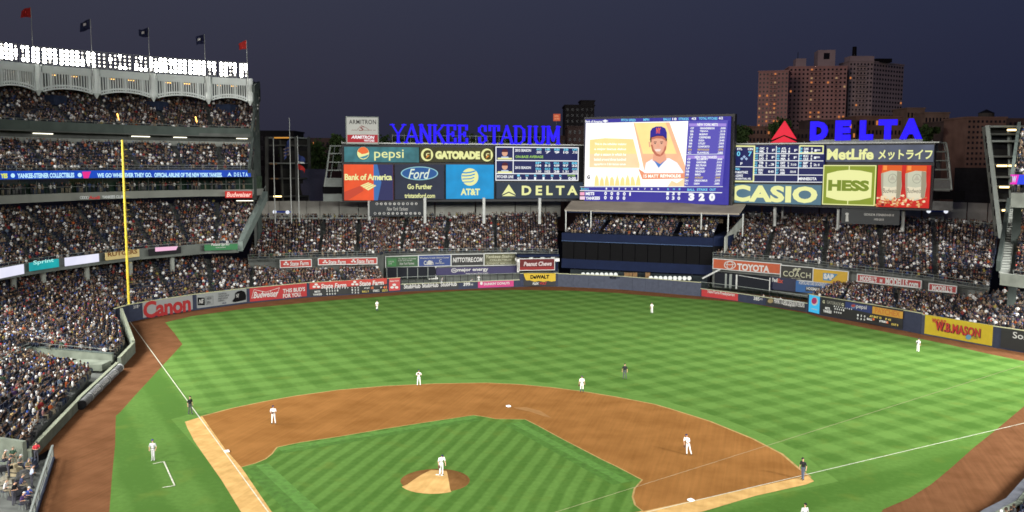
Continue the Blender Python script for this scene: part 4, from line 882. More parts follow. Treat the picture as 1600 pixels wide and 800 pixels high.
b=fb('blue framed advert with a white emblem next to the green one',654.5,704,178.6,180.3,(399.5,398),(416,415),prt((35,75,160))); b.text('Workers Credit Union Center',656,401.5,702,403.8,PW,.02); b.text('Catch',662,407,677,414,PW,.03); b.ell(671,410,3.4,3.4,PW,'logo'); b.text('C',686,405,690,409.5,PW,.02); b.text('NewTempo',680,410,694,412.5,PW,.03)
b=fb('black framed advert with white brush lettering between the blue and olive ones',705.5,755.5,180.4,182,(398,396.8),(415,414.3),prt((25,27,27))); b.text('NITTOTIRE.COM',707.5,402,754,409.5,PWH,.03,.15)
b=fb('olive framed advert with cream lettering right of the black tyre one',757,806,182.1,183.6,(396.7,395.6),(414.2,413.7),prt((110,110,70))); b.text('Yankees-Steiner',759,398,804,403,CRM,.02,.2); b.text('COLLECTIBLES',765,404.5,799,407.5,CRM,.03); b.rect(759,409,805,409.5,CRM); b.text('AUTHENTIC MEMORABILIA',760,410.3,804,413,CRM,.025)
b=fb('purple banner with white rounded lettering on the bullpen back wall',681,811,178.2,182.6,(418.3,415.6),(429.5,427),prt((55,45,110)),frame=None); b.ell(709,422.3,4.5,3.6,PWH,'logo'); b.ell(709,422.3,3.6,2.8,prt((55,45,110)),'logo'); b.text('me',706.5,420.8,711.5,424,PWH,.01); b.text('major energy',714,418.3,762,425.,PWH,.025); b.text('Energy to a more efficient company',727,425.8,762,428.3,PWH,.015)
b=fb('near-black panel painted as bay shade under the green and blue adverts in the left bullpen',604,680,175.8,177.8,(418,417.3),(436,434),mat('bay_dark',(.008,.009,.012)),frame=None,cat='building',name='bullpen_bays',depth=1.)  # solid box, its near-black colour stands in for the shade inside a bay
for i in range(5): b.rect(604+i*16,418,605+i*16,436,STEEL,'post')
# red lit panel in a white box frame
b=fb('dark red lit panel with white italic lettering in a white framed booth',812,866,181,182.3,(404.5,404.5),(421.5,421.5),emi('dim_red_panel',(120,30,32),.8)); b.text('Peanut Chews',818,408.5,862,415.5,emi('led_dim_white',(225,205,200),.95),.04,.2); b.rect(812,417,866,421.5,emi('red_strip',(170,40,40),.8))
bb=Board('white_booth','white framed booth with a flat roof around the dark red panel','booth',808,873,181.5,183.2,(397,397),(425,425)); bb.add(MB().box(0,-.5,bb.h-1.5,bb.w,2.5,bb.h-.9),'canopy',WHITE); bb.add(MB().box(0,-.4,bb.h-.5,bb.w,2.5,bb.h-.1),'top_rail',NAVY); bb.add(MB().box(.1,.3,0,.5,.7,bb.h-.9),'post',WHITE); bb.add(MB().box(bb.w-1.4,.3,0,bb.w-.1,.9,bb.h-.9),'post',NAVY)
for u in (.28,.55,.8): bb.add(MB().box(bb.w*u,-.3,bb.h-.85,bb.w*u+.8,-.2,bb.h-.6),'lamp',STEELL)
# white goal-like frame by the painted bay shade
gf=Board('bullpen_gate','small white upright gate frame under the blue advert in the left bullpen','gate',672,682,178.5,178.8,(417,417),(434,434)); gf.add(MB().box(0,0,0,.2,.25,gf.h).box(gf.w-.2,0,0,gf.w,.25,gf.h).box(.2,0,gf.h-.25,gf.w-.2,.25,gf.h).box(-.3,-.2,-.3,gf.w+.3,.4,0),'frame_posts',WHITE)
# right side
b=fb('long orange advert with white oval emblem at the left end of the right bleachers',1114.5,1219,169.5,161,(405.5,411.5),(419.5,427),prt((240,105,45))); b.text('TOYOTA',1153,413,1203,424,PWH,.045)
for rx_,ry_,m_ in ((9.6,6.6,PWH),(8,5.2,prt((240,105,45)))): b.ell(1141.5,414.5,rx_,ry_,m_,'logo')
b.line([(1141.5+4.6*math.cos(t),414.5+6*math.sin(t)) for t in np.linspace(0,2*math.pi,20)],.14,PWH,'logo'); b.line([(1141.5+8*math.cos(t),411.5+2.6*math.sin(t)) for t in np.linspace(0,2*math.pi,20)],.14,PWH,'logo')
b=fb('black advert with cream serif lettering and a small carriage emblem',1219.7,1270,160.9,157,(414.5,419),(434.5,439.5),prt((38,36,28))); b.text('COACH',1223.5,424.5,1266.5,433.2,CRM,.015,0,1.1); b.text('NEW YORK',1237,434.5,1252,436.2,CRM,.02)
b.ell(1243,420.5,2,2.2,CRM,'logo',n=10); b.ell(1248.5,420.3,2.6,1.8,CRM,'logo',n=10); b.rect(1239,420,1250,421.5,CRM,'logo'); b.ell(1240.5,423,1.6,1.4,CRM,'logo',n=10); b.ell(1247,423.3,1.8,1.5,CRM,'logo',n=10)
b=fb('yellow advert with a pale blue wedge logo at the right end of the bleacher fronts',1270.5,1324,156.9,152.5,(419,425.5),(440,445.5),prt((255,205,40))); b.poly([(1286,425.8),(1309,428.4),(1298,439),(1286,437.6)],prt((90,170,220)),'logo'); b.text('SAP',1287,427.5,1303,436.8,PWH,.07)
b=fb('long red framed advert with white capital lettering in the right lower stand',1340,1438.5,150,141.8,(427.8,440.5),(438,450.5),prt((215,60,60))); b.text("MODELL'S",1344,431,1371,439.8,PWH,.04); b.text('M',1376,436,1380,441.5,PWH,.06); b.text('MODELLS.com',1385,436.8,1435,448.3,PWH,.04)
b=fb('short red framed advert with white capital lettering right of the longer red one',1452,1493.5,140,136.8,(443.3,448),(452.5,457.8),prt((215,60,60))); b.text("MODELL'S",1456.5,446.5,1488,455.5,PWH,.04)
# blue advert, lettered navy panel, painted bay shade on the right
b=fb('blue banner with small white lettering beneath the yellow advert in the right bullpen',1243,1298,157.5,153.5,(437.5,444),(455,462),prt((40,120,200)),frame=None); b.text('HOSPITAL AND CARE ORTHOPAEDICS',1248,440.5,1291,445.8,PWH,.015); b.rect(1259,447.5,1282,455,prt((25,50,80)),'panel_patch'); b.text('HOSSMAX',1260.5,449,1280.5,453.6,PWH,.03)
b=fb('navy panel with white and orange lettering beside the right bullpen doorway',1203,1243,162,158.5,(431.5,436),(452,456),prt((30,40,85)),frame=None); b.text('Fed',1206,434,1214.5,440.6,PWH,.04); b.text('Ex',1215,435.2,1223.5,442,prt((240,90,60)),.04)
# solid near-black panel paints the shade of the bays below the orange advert
b=fb('near-black panel painted as bay shade with pale posts under the orange advert',1116,1203,169.0,161.5,(426.5,432),(450,452),mat('bay_dark',(.008,.009,.012)),frame=None,cat='building',name='bullpen_bays',depth=1.5)
for x0,x1,m_ in ((1133,1136,STEEL),(1140,1144,STEEL),(1150.5,1153,STEELL),(1202,1203.5,STEELL)): b.rect(x0,427+(x0-1116)*.06,x1,452,m_,'post')
b.line([(1155,430),(1202,436)],.1,STEELL,'sill'); b.line([(1097,438),(1125,421)],.3,STEELL,'stair_rail')
# retired-number boards under the screens
b=fb('dark blue board under the left screens with two rows of white discs',577.5,662,191,193,(314.5,314.5),(338,338),prt((40,50,62)),cat='sign',name='retired_numbers_board',frame=None)
for i in range(10): b.ell(589+i*6.8,318.2,2.1,2.1,PWH,'disc',n=12); b.text('1345789102'[i],588+i*6.8,316.9,590+i*6.8,319.5,prt((60,60,80)),.03)
for i in range(11): b.ell(586+i*6.9,333.2,2.1,2.1,PWH,'disc',n=12); b.text('15162332374'[i],585+i*6.9,331.9,587+i*6.9,334.5,prt((60,60,80)),.03)
b.text('New York Yankees',604,323,637,328.8,PWH,.0,.35)
b=fb('dark board under the right screens with a small trophy and two lines of pale capitals',1314,1405,172,167.5,(325.5,328),(349,352),prt((42,50,56)),cat='sign',name='dedication_board',frame=None)
b.text('GEORGE M. STEINBRENNER III',1350,333.8,1396,337.4,PW,.02); b.text('1930-2010',1366,341.3,1381,344.6,PW,.02); b.ell(1323,334,3,2,PW,'emblem',n=10); b.poly([(1321.5,335),(1325,335.2),(1326,346),(1321,346)],PW,'emblem')
# ----- ribbons of the left stand
def RUE(px): return float(np.interp(px,[a[0] for a in UE],[a[1] for a in UE]))
def ribbon(name,label,x0,x1,z0,z1,m_,tab,cat='led board',fwd=.25,**k):
    D0=float(np.interp(x0,[a[0] for a in tab],[a[1] for a in tab]))-fwd; D1=float(np.interp(x1,[a[0] for a in tab],[a[1] for a in tab]))-fwd
    T=[XY(W(x0,D0,z1))[1],XY(W(x1,D1,z1))[1]]; B_=[XY(W(x0,D0,z0))[1],XY(W(x1,D1,z0))[1]]
    return Board(name,label,cat,x0,x1,D0,D1,tuple(T),tuple(B_),z=(z0,z1),m=m_,depth=.15,**k)
BLU=emi('led_blue',(10,70,190),.95,.25); LEDW=emi('led_white_blue',(190,235,255),1.05)
rbn=[]
for x0,x1,lab in ((-60,14,'left end of the long blue ribbon board with yellow letters at the edge of view'),(14,122,'blue ribbon board stretch with white capitals between two small emblems'),(122,238,'blue ribbon board stretch with a pink wedge and the start of a slogan'),(238,392,'right stretch of the blue ribbon board ending in spaced white letters')):
    b=ribbon('ribbon_board',lab,x0,x1,21.55,22.75,BLU,UE,group='long blue ribbon board of the left stand'); rbn.append(b)
b=rbn[0]; b.text('YES',0,271,11.5,278.5,emi('led_yel2',(235,240,70),1.),.05)
b=rbn[1]; b.text('YANKEE-STEINER COLLECTIBLES',26,270.3,115.5,278,LEDW,.045); b.ell(19.5,274.3,3,3.4,LEDW,'emblem')
b=rbn[2]; b.ell(124.5,273.5,3,3.4,LEDW,'emblem'); b.poly([(128,268.3),(141,268),(137,278.3),(130,278.5)],emi('led_pink',(235,40,140),1.),'emblem'); b.text('WE GO WHEREVER THEY GO.',150,270.2,237,277.2,LEDW,.045)
b=rbn[3]; b.text('OFFICIAL AIRLINE OF THE NEW YORK YANKEES.',241,269.9,345,276.8,LEDW,.045); b.text('DELTA',364,269.5,387,275.8,LEDW,.03,0,1.5); b.poly([(353,276),(356.7,269),(360.5,276),(356.7,273.7)],LEDW,'emblem')
# lit panels along the main level edge
def mr_(label,x0,x1,z0,z1,m_): return ribbon('led_board',label,x0,x1,z0,z1,m_,ME,fwd=1.0)
EWB=emi('led_panel_white',(232,232,255),1.,.06)
mr_('white lit panel at the far left end of the main level edge',-40,38,8.55,9.9,EWB)
b=mr_('turquoise lit panel second from the left on the main level edge',47,92.5,8.75,9.95,emi('led_teal',(20,160,165),.95,.2)); b.text('Sprint',52,405,84,413,emi('led_pale_teal',(170,240,235),1.),.02); 
mr_('white lit panel left of the yellow pole on the main level edge',102.5,155,8.7,9.95,EWB)
b=mr_('cream panel with brown capital lettering behind the yellow pole',165.5,218,8.75,9.95,prt((240,215,150),.5)); b.text('RUTGERS',168.5,391.8,214.5,398.6,prt((190,120,50)),.03)
mr_('dark lit panel with a pink and white end right of the pole',233,283,8.7,9.8,emi('led_black',(14,12,18),1.)).poly([(242.5,386.5),(278,384.6),(275,390.5),(242.5,393)],emi('led_pinkwhite',(245,190,220),1.),'lettering_band')
b=mr_('green panel with pale script near the right end of the main level edge',319.5,371.5,8.75,9.8,prt((30,110,60),.5)); b.text('Poland Spring',330,379.6,359,385,PWH,.02,.2); b.text('ORIGIN',337,385.8,352,387.2,PWH)
b=Board('neon_sign','red lit sign with white script below the right end of the blue ribbon board','sign',352,394,163.5,164.5,(299,298.5),(309.5,309),depth=.3,m=emi('neon_red',(205,42,35),.95)); b.text('Budweiser',354,300.3,392.5,307.8,emi('neon_white',(255,200,185),1.05),.03,.25)
p_=b.add(MB().box(2,-.6,-.55,5,-.5,-.45),'under_lamp',LAMPC)
b=Board('club_sign','row of rings, red and white capitals on the pale concrete band','sign',122,190,142.5,147.5,(306,304.5),(311.5,310.3),depth=.1); RG=emi('sign_white',(215,220,215),.8)
for i in range(4): b.line([(127+i*3+2*math.cos(t),308.7+2*math.sin(t)) for t in np.linspace(0,2*math.pi,12)],.05,RG,'ring')
b.text('Audi',138,306,155,311,emi('sign_red',(190,40,40),.9),.03); b.text('YANKEES CLUB',158.5,305.2,192.5,310,RG,.02)
# right edge ribbons
b=Board('ribbon_board','pink and blue lit ribbon board end at the right edge','led board',1578,1640,117.8,114,(274,272),(289,288),m=emi('led_pink2',(240,40,190),1.),depth=.2); b.poly([(1592,273.7),(1640,272),(1640,288),(1589,288.8)],emi('led_blue2',(40,70,235),1.),'blue_field'); b.text('W',1581,276,1588,286,LEDW,.02)
b=Board('lettered_board','black board with yellow capital lettering cut off by the right edge','sign',1584,1660,115.5,111,(430,437),(443,451),m=prt((25,25,22)),depth=.2); b.text('FOX SPORTS',1586,431.5,1640,441.5,emi('led_fox',(250,225,60),.95),.05)
# foul pole
fp=empty('foul_pole',(-68.54,68.54,0),'tall yellow foul pole with small brackets standing in the left field corner','foul pole')
MB().tube((0,0,0),(0,0,27.4),.19,.16,12).build('pole',YEL,fp)
d=np.array([.2,1,0]); d/=np.linalg.norm(d)
for i in range(22): z=5+i*1.0; MB().bar((.15,.1,z),(.62,.3,z),.045).build('bracket',mat('bracket_ochre',(.22,.17,.03)),fp)
# ================================================================ SCREENS
DK=mat('screen_casing',(.010,.010,.012),.5)
def scr(label,x0,x1,D0,D1,t,b,col,st=.95,name='advert_screen',cat='screen',var=.08,**k):
    bd=Board(name,label,cat,x0,x1,D0,D1,t,b,m=emi('scr_%d_%d_%d'%col,col,st,var) if isinstance(col,tuple) else col,depth=.6,zref=16.2,**k); return bd
def Dl(x): return 1/(1/189+(x-537)/(911-537)*(1/199.5-1/189))
def Dc(x): return 1/(1/196+(x-913)/(1137-913)*(1/180-1/196))
def Dr(x): return 1/(1/184+(x-1135)/(1455-1135)*(1/162-1/184))
PYL=emi('scr_pale_yellow',(238,240,165),1.); SW=emi('scr_white',(245,248,250),1.05); SNV=emi('scr_navy',(28,34,92),.9); SCY=emi('scr_cyan',(120,215,245),1.)
# backing casings
def casing(label,x0,x1,Df,t,b):
    bd=Board('screen_casing',label,'screen frame',x0,x1,Df(x0)+.9,Df(x1)+.9,t,b,depth=1.6,m=DK,zref=16.2); return bd
cs=casing('black casing and service deck behind the left group of screens',535,913,Dl,(225,227),(316,314))
cs.add(MB().box(0,-1.0,cs.h,cs.w,1.6,cs.h+.25),'top_walkway',STEELL); 
for i in range(20): cs.add(MB().box(cs.w*i/19.2,-.9,cs.h+.25,cs.w*i/19.2+.06,-.84,cs.h+.55),'walkway_post',STEELL)
cs2=casing('black casing and service deck behind the right group of screens',1133,1456,Dr,(227,222.5),(320,328.5)); cs2.add(MB().box(0,-1.0,cs2.h,cs2.w+.8,1.6,cs2.h+.25),'top_walkway',STEELL)
for i in range(18): cs2.add(MB().box(cs2.w*i/17.2,-.9,cs2.h+.25,cs2.w*i/17.2+.06,-.84,cs2.h+.55),'walkway_post',STEELL)
cs3=casing('black casing behind the tall centre screen',911,1144,Dc,(183,178),(317,325)); cs3.add(MB().box(.5,-.8,-.9,cs3.w-3,1,0),'lower_box',mat('casing_bottom',(.02,.02,.024)))
for u in (.08,.83): cs3.add(MB().box(cs3.w*u,-1.1,-.7,cs3.w*u+.45,-.8,-.35),'lamp_box',STEELL)
mt_=Board('maker_sign','small red mark and white capitals under the centre screen','sign',1000,1040,189.2,186.4,(315,316.3),(319,320),depth=.05); mt_.text('MITSUBISHI ELECTRIC',1009,316,1039,318.8,emi('sign_w2',(200,200,205),.8),.02); mt_.poly([(1002,319),(1004.3,315.6),(1006.6,319)],emi('sign_r2',(190,40,45),.8))
# left group
b=scr('teal screen with a round logo and cream lowercase lettering above the orange screen',539,655,Dl(539),Dl(655),(229.5,230),(253.5,253.5),(62,120,128),var=.35)
b.ell(568,239.5,10.5,11,emi('scr_deepteal',(40,90,100)),'logo'); b.ell(568,239.5,9.3,9.8,PYL,'logo'); b.poly([(560,237)]+[(568+8.6*math.cos(t),239+9.2*math.sin(t)) for t in np.linspace(math.pi*1.03,2*math.pi-.1,14)]+[(572,240),(566,241)],emi('scr_orangered',(238,110,55)),'logo'); b.poly([(562,246),(568,248.2),(574,246),(577,241),(571,243.5)],emi('scr_teal2',(70,140,160)),'logo'); b.text('pepsi',585,233.5,631,251,PYL,.005)
b=scr('olive screen with cream slab capitals between two round letter logos',656.5,771,Dl(656),Dl(771),(230,230.6),(253.5,253.5),(62,60,35),var=.2)
for x in (658.5,751.5): b.ell(x+9,242,9.3,10,PYL,'logo'); b.text('G',x+3,234.5,x+15,249.5,emi('scr_darkolive',(70,62,25)),.09); b.poly([(x+7,248),(x+12,238),(x+9,243),(x+13,243)],emi('scr_amber',(235,150,60)),'logo')
b.text('GATORADE',680,236,749.5,248.8,PYL,.075)
b=scr('orange and navy screen with cream lettering and a striped diamond logo',538,614.5,Dl(538),Dl(614),(257,257.2),(313.3,312.6),(238,88,45),var=.1)
NV2=emi('scr_navy2',(44,46,92)); b.poly([(584,257),(614.4,257.2),(614.4,312.6),(584,313)],NV2,'navy_field'); b.poly([(584,257),(590,257),(596,285),(590,313),(584,313)],emi('scr_blue3',(60,110,175)),'blue_field')
b.poly([(538,300),(564,290),(568,298),(544,313),(538,313)],emi('scr_duskred',(200,72,48)),'shade_band'); b.text('Bank of America',539,271.5,612.8,281.5,PYL,.03,0,.95)
b.poly([(563,290),(575.5,284.8),(588,290),(575.5,297.5)],PYL,'logo'); 
for i in range(3): b.line([(565+i*4.4,291.4+i*1.6),(578+i*4.2,286+i*1.3)],.09,emi('scr_orange2',(238,110,60)),'logo')
b=scr('dark navy screen with a blue oval emblem and cream lettering',617.5,694,Dl(617),Dl(694),(257,257.2),(311.8,311.2),(40,46,66),var=.15)
b.ell(655.5,270.8,29,10.6,emi('scr_ovalrim',(150,205,215)),'logo',n=36); b.ell(655.5,270.8,27.3,9.3,emi('scr_ovalblue',(38,88,150)),'logo',n=36); b.text('Ford',638,263.8,672,279.5,emi('scr_script',(225,240,220)),.01,.35); b.text('Go Further',636.5,287.5,675,295.5,PYL,.025); b.text('tristateford.com',632,302,679.5,309.3,PYL,.02)
b=scr('sky blue screen with a striped globe and cream capitals',697.5,771.5,Dl(697),Dl(771),(257.2,257.3),(311,310.6),(18,150,212),var=.12)
b.ell(734,276.5,13.2,13.6,PYL,'logo',n=30)
for i,yy in enumerate((267.5,272.5,277.5,282.5)): b.line([(721.5+i*.6,yy+2.2),(728,yy+2.6-.3*i),(735,yy+1.6),(742-i*.8,yy-.4)],.28-.03*i,emi('scr_globeblue',(30,140,205)),'logo')
b.text('AT&T',719.5,294.5,749.5,305,PYL,.045)
b=scr('statistics screen with two small cap portraits, white borders and rows of figures',774,903,Dl(774),Dl(903),(229.5,229.3),(282.5,282.3),SNV,st=1)
def box(b,x0,y0,x1,y1,w=.22,m_=SW): b.line([(x0,y0),(x1,y0),(x1,y1),(x0,y1),(x0,y0)],w,m_,'border')
for y in (230.3,251,271.3,281.6): b.line([(774.6,y),(902.4,y)],.2,SW,'border')
for x in (774.6,902.4): b.line([(x,230.3),(x,281.6)],.2,SW,'border')
b.line([(801,230.3),(801,271.3)],.2,SW,'border')
for y in (231.5,252.5):
    b.ell(788,y+8,4.4,5,emi('scr_skin',(225,170,140)),'portrait'); b.poly([(781,y+17.5),(783,y+13.5),(793,y+13.5),(795.5,y+17.5)],emi('scr_shirt',(190,205,235)),'portrait'); b.poly([(783.4,y+6.6),(784,y+3),(788,y+1.4),(792,y+3),(792.7,y+6.6)],emi('scr_cap',(80,20,40)),'portrait')
    b.rect(777,y+15.4,799,y+18,PYL,'name_strip')
b.text('2015 SEASON',803.5,233,828,237.3,SW,.03); b.text('ON-BASE AVERAGE',804,243,847,247,EG,.03); b.text('2015 SEASON',803.5,260,828,264,SW,.03); b.text('PITCHER LINE',776,274,801,278.5,SW,.03)
for i,(a,c) in enumerate((('AVG','.252'),('HR','7'),('RBI','9'),('2B','10'),('OPS','.710'))): x=836+i*14; b.text(a,x,231.5,x+8,235,SCY,.03); b.text(c,x,235.8,x+8,239.6,SW,.03)
for i,(a,c,d_,f_) in enumerate((('IP','104','ERA','3.50'),('W-L','8-5','SO','102'),('ERA','4.09','BB','28'),('SO','97','WHIP','1.31'),('BB','22','AVG','.255'))): 
    x=835+i*14; b.text(a,x,252.8,x+8.5,256.2,SCY,.03); b.text(c,x,256.8,x+8.5,260.3,SW,.03); b.text(d_,x,262,x+8.5,265.4,SCY,.03); b.text(f_,x,266,x+8.5,269.8,SW,.03)
for i,a in enumerate('IHREBK'): x=806+i*13; b.text(a,x,272.6,x+4,275.6,SCY,.02); b.text('4.0 3 1 1 2 3'.split()[i],x,276.4,x+(6 if i==0 else 3),280.6,SW,.03)
b.text('PITCHES',884,272.6,896,275.4,EG,.03); b.text('0-00',885,276.2,897,280.8,SW,.04)
b=scr('dark slate screen with cream triangle and widely spaced capitals',776,910.5,Dl(776),Dl(910),(285.5,284.3),(310.5,310),(44,56,72),var=.1)
b.poly([(794.5,288.5),(805.5,304.6),(794.5,299.5),(784,304.6)],PYL,'logo'); b.poly([(784,306.5),(794.5,301.3),(805.5,306.5)],PYL,'logo'); b.text('DELTA',814.5,290,902,304.8,PYL,.035,0,1.55)
# centre screen
b=Board('main_screen','huge bright centre screen with a capped player portrait, line score and two team lists','screen',913,1137,Dc(913),Dc(1137),(186.8,181.5),(313.3,321),m=emi('scr_main_navy',(60,54,158),1.),depth=.6,zref=16.2)
HOT=emi('scr_hot_white',(255,252,242),1.35,.02)
def py(x,y): return (x,y)
b.poly([(914,192.5),(1078.5,189),(1075,291.5),(913,290.3)],HOT,'bright_field')
PE=emi('scr_peach',(252,214,168),1.12,.06); PE2=emi('scr_paleyellow2',(252,226,150),1.1,.05); PO=emi('scr_orange_pale',(246,188,148),1.1,.06)
b.poly([(921,218),(946,215.5),(992,217),(1003,257),(1003,262),(921,261)],PE2,'text_field'); b.poly([(921,240),(998,240),(1003,262),(921,261)],PE,'text_field')
b.poly([(992,192),(1048,191),(1078,272),(1012,272)],PO,'portrait_field'); b.poly([(994,192.2),(1042,191.4),(1060,240),(1008,240)],PE2,'portrait_field')
b.poly([(1001,263),(1014,271),(1076,270.5),(1075.5,279),(1008,280)],emi('scr_orange_band',(240,155,118),1.05),'name_band')
for i in range(9): x=930+i*8.5; b.poly([(x,290),(x+1,277+(i*5)%7),(x+4,272+(i*3)%6),(x+7,279+(i*7)%5),(x+8,290)],PE2,'skyline')
b.poly([(1048,291),(1054,282),(1062,286),(1075,277),(1075,291)],PE,'skyline')
for i,tx in enumerate(('This is the infielder making','a major league debut','after a season in which he','batted around three hundred','appearing in 5 big league games')): b.text(tx,930-i*0,223+i*7.8,982,227.3+i*7.8,HOT,.02)
# portrait: generic player in a cap
SK=emi('scr_skin2',(236,168,138),1.05); SK2=emi('scr_skin3',(240,180,150),1.); b.poly([(1011,270),(1014,254),(1024,248),(1050,247),(1062,254),(1072,269),(1071,270.3)],emi('scr_jersey',(250,246,255),1.1),'jersey')
b.poly([(1024,250),(1026,238),(1043,238),(1046,249),(1036,259)],SK,'neck'); b.poly([(1026,250),(1034,262),(1044,250),(1036,256)],emi('scr_undershirt',(80,130,205)),'collar')
b.poly([(1020.5,213),(1021,226),(1024,236),(1030,243),(1036,244.5),(1041,241),(1045,233),(1046,222),(1045.5,212)],SK,'face'); b.poly([(1025,218),(1026,233),(1033,240),(1038,237),(1041,226),(1040,216)],SK2,'face')
b.poly([(1019.8,218),(1020,205),(1023,200),(1029,197.6),(1037,197.5),(1043,200.5),(1045.5,207),(1045.8,217),(1040,211.5),(1030,211),(1024,213.5)],emi('scr_cap_blue',(42,32,150),1.),'cap'); b.text('NY',1029.2,199.5,1036.2,208.5,emi('scr_cap_orange',(245,100,70)),.05); b.poly([(1019.3,219),(1022,213.4),(1031,210.8),(1040,211.2),(1046,217),(1046,219.5),(1039,215),(1030,214.5)],emi('scr_peak',(30,24,110)),'cap_peak')
SK4=emi('scr_skin_shade',(196,112,88),1.); b.poly([(1021.2,226),(1024,236),(1030,243),(1036,244.5),(1036,241.5),(1031,239.5),(1026,233),(1024,226)],SK4,'face'); b.poly([(1045.8,222),(1045,233),(1041,241),(1036,244.5),(1037,241),(1041,236),(1043,229)],SK4,'face'); b.poly([(1021,217.5),(1023,214.6),(1031,212.3),(1040,212.6),(1045.5,218),(1044,219.5),(1038,216.5),(1030,215.8),(1024,217.6)],SK4,'face'); b.poly([(1020.2,215),(1022.3,214),(1022.5,221),(1021,223)],emi('scr_hair',(70,40,38)),'hair'); b.poly([(1044.6,215),(1046.4,217),(1045.6,223),(1044.4,220)],emi('scr_hair',(70,40,38)),'hair')
DKS=emi('scr_brow',(110,65,60)); 
for x in (1026,1036): b.rect(x,221,x+4.6,222.3,DKS,'brow'); b.ell(x+2.3,224,1.4,.8,emi('scr_eye',(50,40,50)),'eye',n=8)
b.poly([(1031.5,224),(1034,224),(1035.5,230.5),(1030.6,230.5)],SK,'nose'); b.poly([(1028,233.3),(1033,232.6),(1038,233),(1036,236.3),(1030,236.3)],emi('scr_mouth',(250,225,215),1.05),'mouth'); b.line([(1019.5,222),(1020.5,229)],.28,SK,'ear'); b.line([(1046.6,221),(1045.6,228)],.28,SK,'ear')
b.text('15 MATT',1012,272.4,1035,277.4,HOT,.02); b.text('REYNOLDS',1038,272.2,1069,277.2,HOT,.045); b.text('G',920,273,925,279,SNV,.06)
# header
b.text('Bank of America',916,188.2,944,192,SW,.03)
b.poly([(944,189.3),(949,187),(954,189.2),(949,191.8)],SW,'logo')
for t_,x0,x1,m_ in (('PITCH SPEED',975,998,SCY),('MPH',1010,1019,SCY),('BALLS',1041,1052,SCY),('18',1054.5,1061,SW),('STRIKES',1064,1079,SCY),('43',1083,1090,SW),('TOTAL PITCHES',1094,1121,SCY),('62',1123,1129,SW)): y0=189-(x0-913)*.022; b.text(t_,x0,y0-1.6,x1,y0+2.3,m_,.03)
# right lists
PU=emi('scr_purple',(165,140,225),1.); b.poly([(1078.6,189.5),(1136,188),(1131,290.8),(1075,291)],emi('scr_list_navy',(92,84,185),1.),'list_field'); 
for (x0,y0,x1,y1) in ((1080,193,1134,197.5),(1079,243,1132,248)): b.rect(x0,y0,x1,y1,PU,'list_header')
b.text('NEW YORK METS',1092,192.6,1122,197,SW,.03); b.text('NEW YORK YANKEES',1090,243.2,1122,247.6,SW,.03)
nm=['GRANDERSON','TEJADA','MURPHY','CESPEDES','DUDA','UTLEY','CONFORTO','REYNOLDS','PLAWECKI','ELLSBURY','GARDNER','BELTRAN','MCCANN','HEADLEY','BIRD','ACKLEY','GREGORIUS','DREW']
for i in range(18):
    y=199+i*4.75+(5.5 if i>=9 else 0)-(.0); xs=1080+(-(y-190)*.05)+2; hl=i in(7,15); m_=EY if hl else SW
    b.text(['CF','SS','2B','LF','1B','3B','RF','DH','C'][i%9],xs+1,y,xs+6,y+3,m_,.04); b.text(nm[i],xs+15,y,xs+15+len(nm[i])*2.1,y+3.1,m_,.04); b.text('.2%d5'%(i%9),xs+44,y,xs+52,y+3,m_,.04)
b.poly([(1076,241.3),(1133,240.3),(1133,241),(1076,242)],SW,'border')
# line score
b.line([(913.5,296.6),(1133,301)],.16,SW,'border'); b.line([(913.5,290.8),(1134,291.6)],.1,SW,'border')
b.text('Batters',915,292.4,928,295.4,SCY,.02)
for i in range(9): x=956+i*10.3; b.text(str(i+1),x,292.2+i*.15,x+2.2,295.3+i*.15,SW,.03)
for i,c in enumerate('RHE'): x=1053.5+i*8.6; b.text(c,x,293.5,x+2.6,296.6,SCY,.03)
for i,c in enumerate(('BALL','STRIKE','OUT')): x=[1083.5,1097.5,1116][i]; b.text(c,x,294.2,x+[11,15.5,9][i],298,SCY,.03)
b.rect(914.5,299,922,304,emi('scr_logo_pink',(245,170,200),1.05),'logo'); b.text('METS',924,299,938.5,304,SW,.05); b.rect(914.5,305.6,923,310.6,emi('scr_logo_w',(245,210,230),1.05),'logo'); b.text('YANKEES',924,306,948,311,SW,.05)
for i in range(5): x=955+i*10.1; b.text('1' if i==4 else '0',x,298.4+i*.3,x+(4.2 if i<4 else 2.4),304+i*.3,SW,.05)
for i in range(4): x=955+i*10.1; b.text('0',x,305+i*.3,x+4.2,310.6+i*.3,SW,.05)
for i in range(3): x=1053+i*8.6; b.text('130'[i],x,299.2+i*.2,x+4,304.5+i*.2,SW,.05); b.text('030'[i],x,306.2+i*.2,x+4,311.6+i*.2,SW,.05)
for i in range(3): x=1086.5+i*15; b.text('320'[i],x,301.3+i*.3,x+8.6,313.3+i*.3,SW,.075)
# right group
b=scr('scores screen with pale yellow border, small diamond and a grid of game results',1144,1284.5,Dr(1144),Dr(1284),(228.4,226),(284.5,285.6),SNV,st=1)
box(b,1145.5,228.9,1177.5,283.8,.3,PYL); b.text('STL',1149.5,231.5,1158,235,SW,.04); b.text('CIN',1167,231.5,1175.5,235,SW,.04); b.text('0',1149.5,237,1155,244.5,SCY,.03); b.text('7',1168,237,1174,244.5,SCY,.03)
for x,y in ((1158,248.5),(1161.7,245.4),(1165.4,248.5)): b.poly([(x-2.6,y),(x,y-2.4),(x+2.6,y),(x,y+2.4)],emi('scr_base',(165,190,225)),'base_mark')
b.text('F',1156,254,1159.5,258,SW,.03); b.line([(1146,261),(1177,261)],.14,SW,'border')
for i,t_ in enumerate(('FINAL:','W-MARTINEZ','L-LEAKE','S-ROSENTHAL (45)')): b.text(t_,1147,262.5+i*5.2,1147+[9,22,14,27][i],266.3+i*5.2,SW if i else SCY,.03)
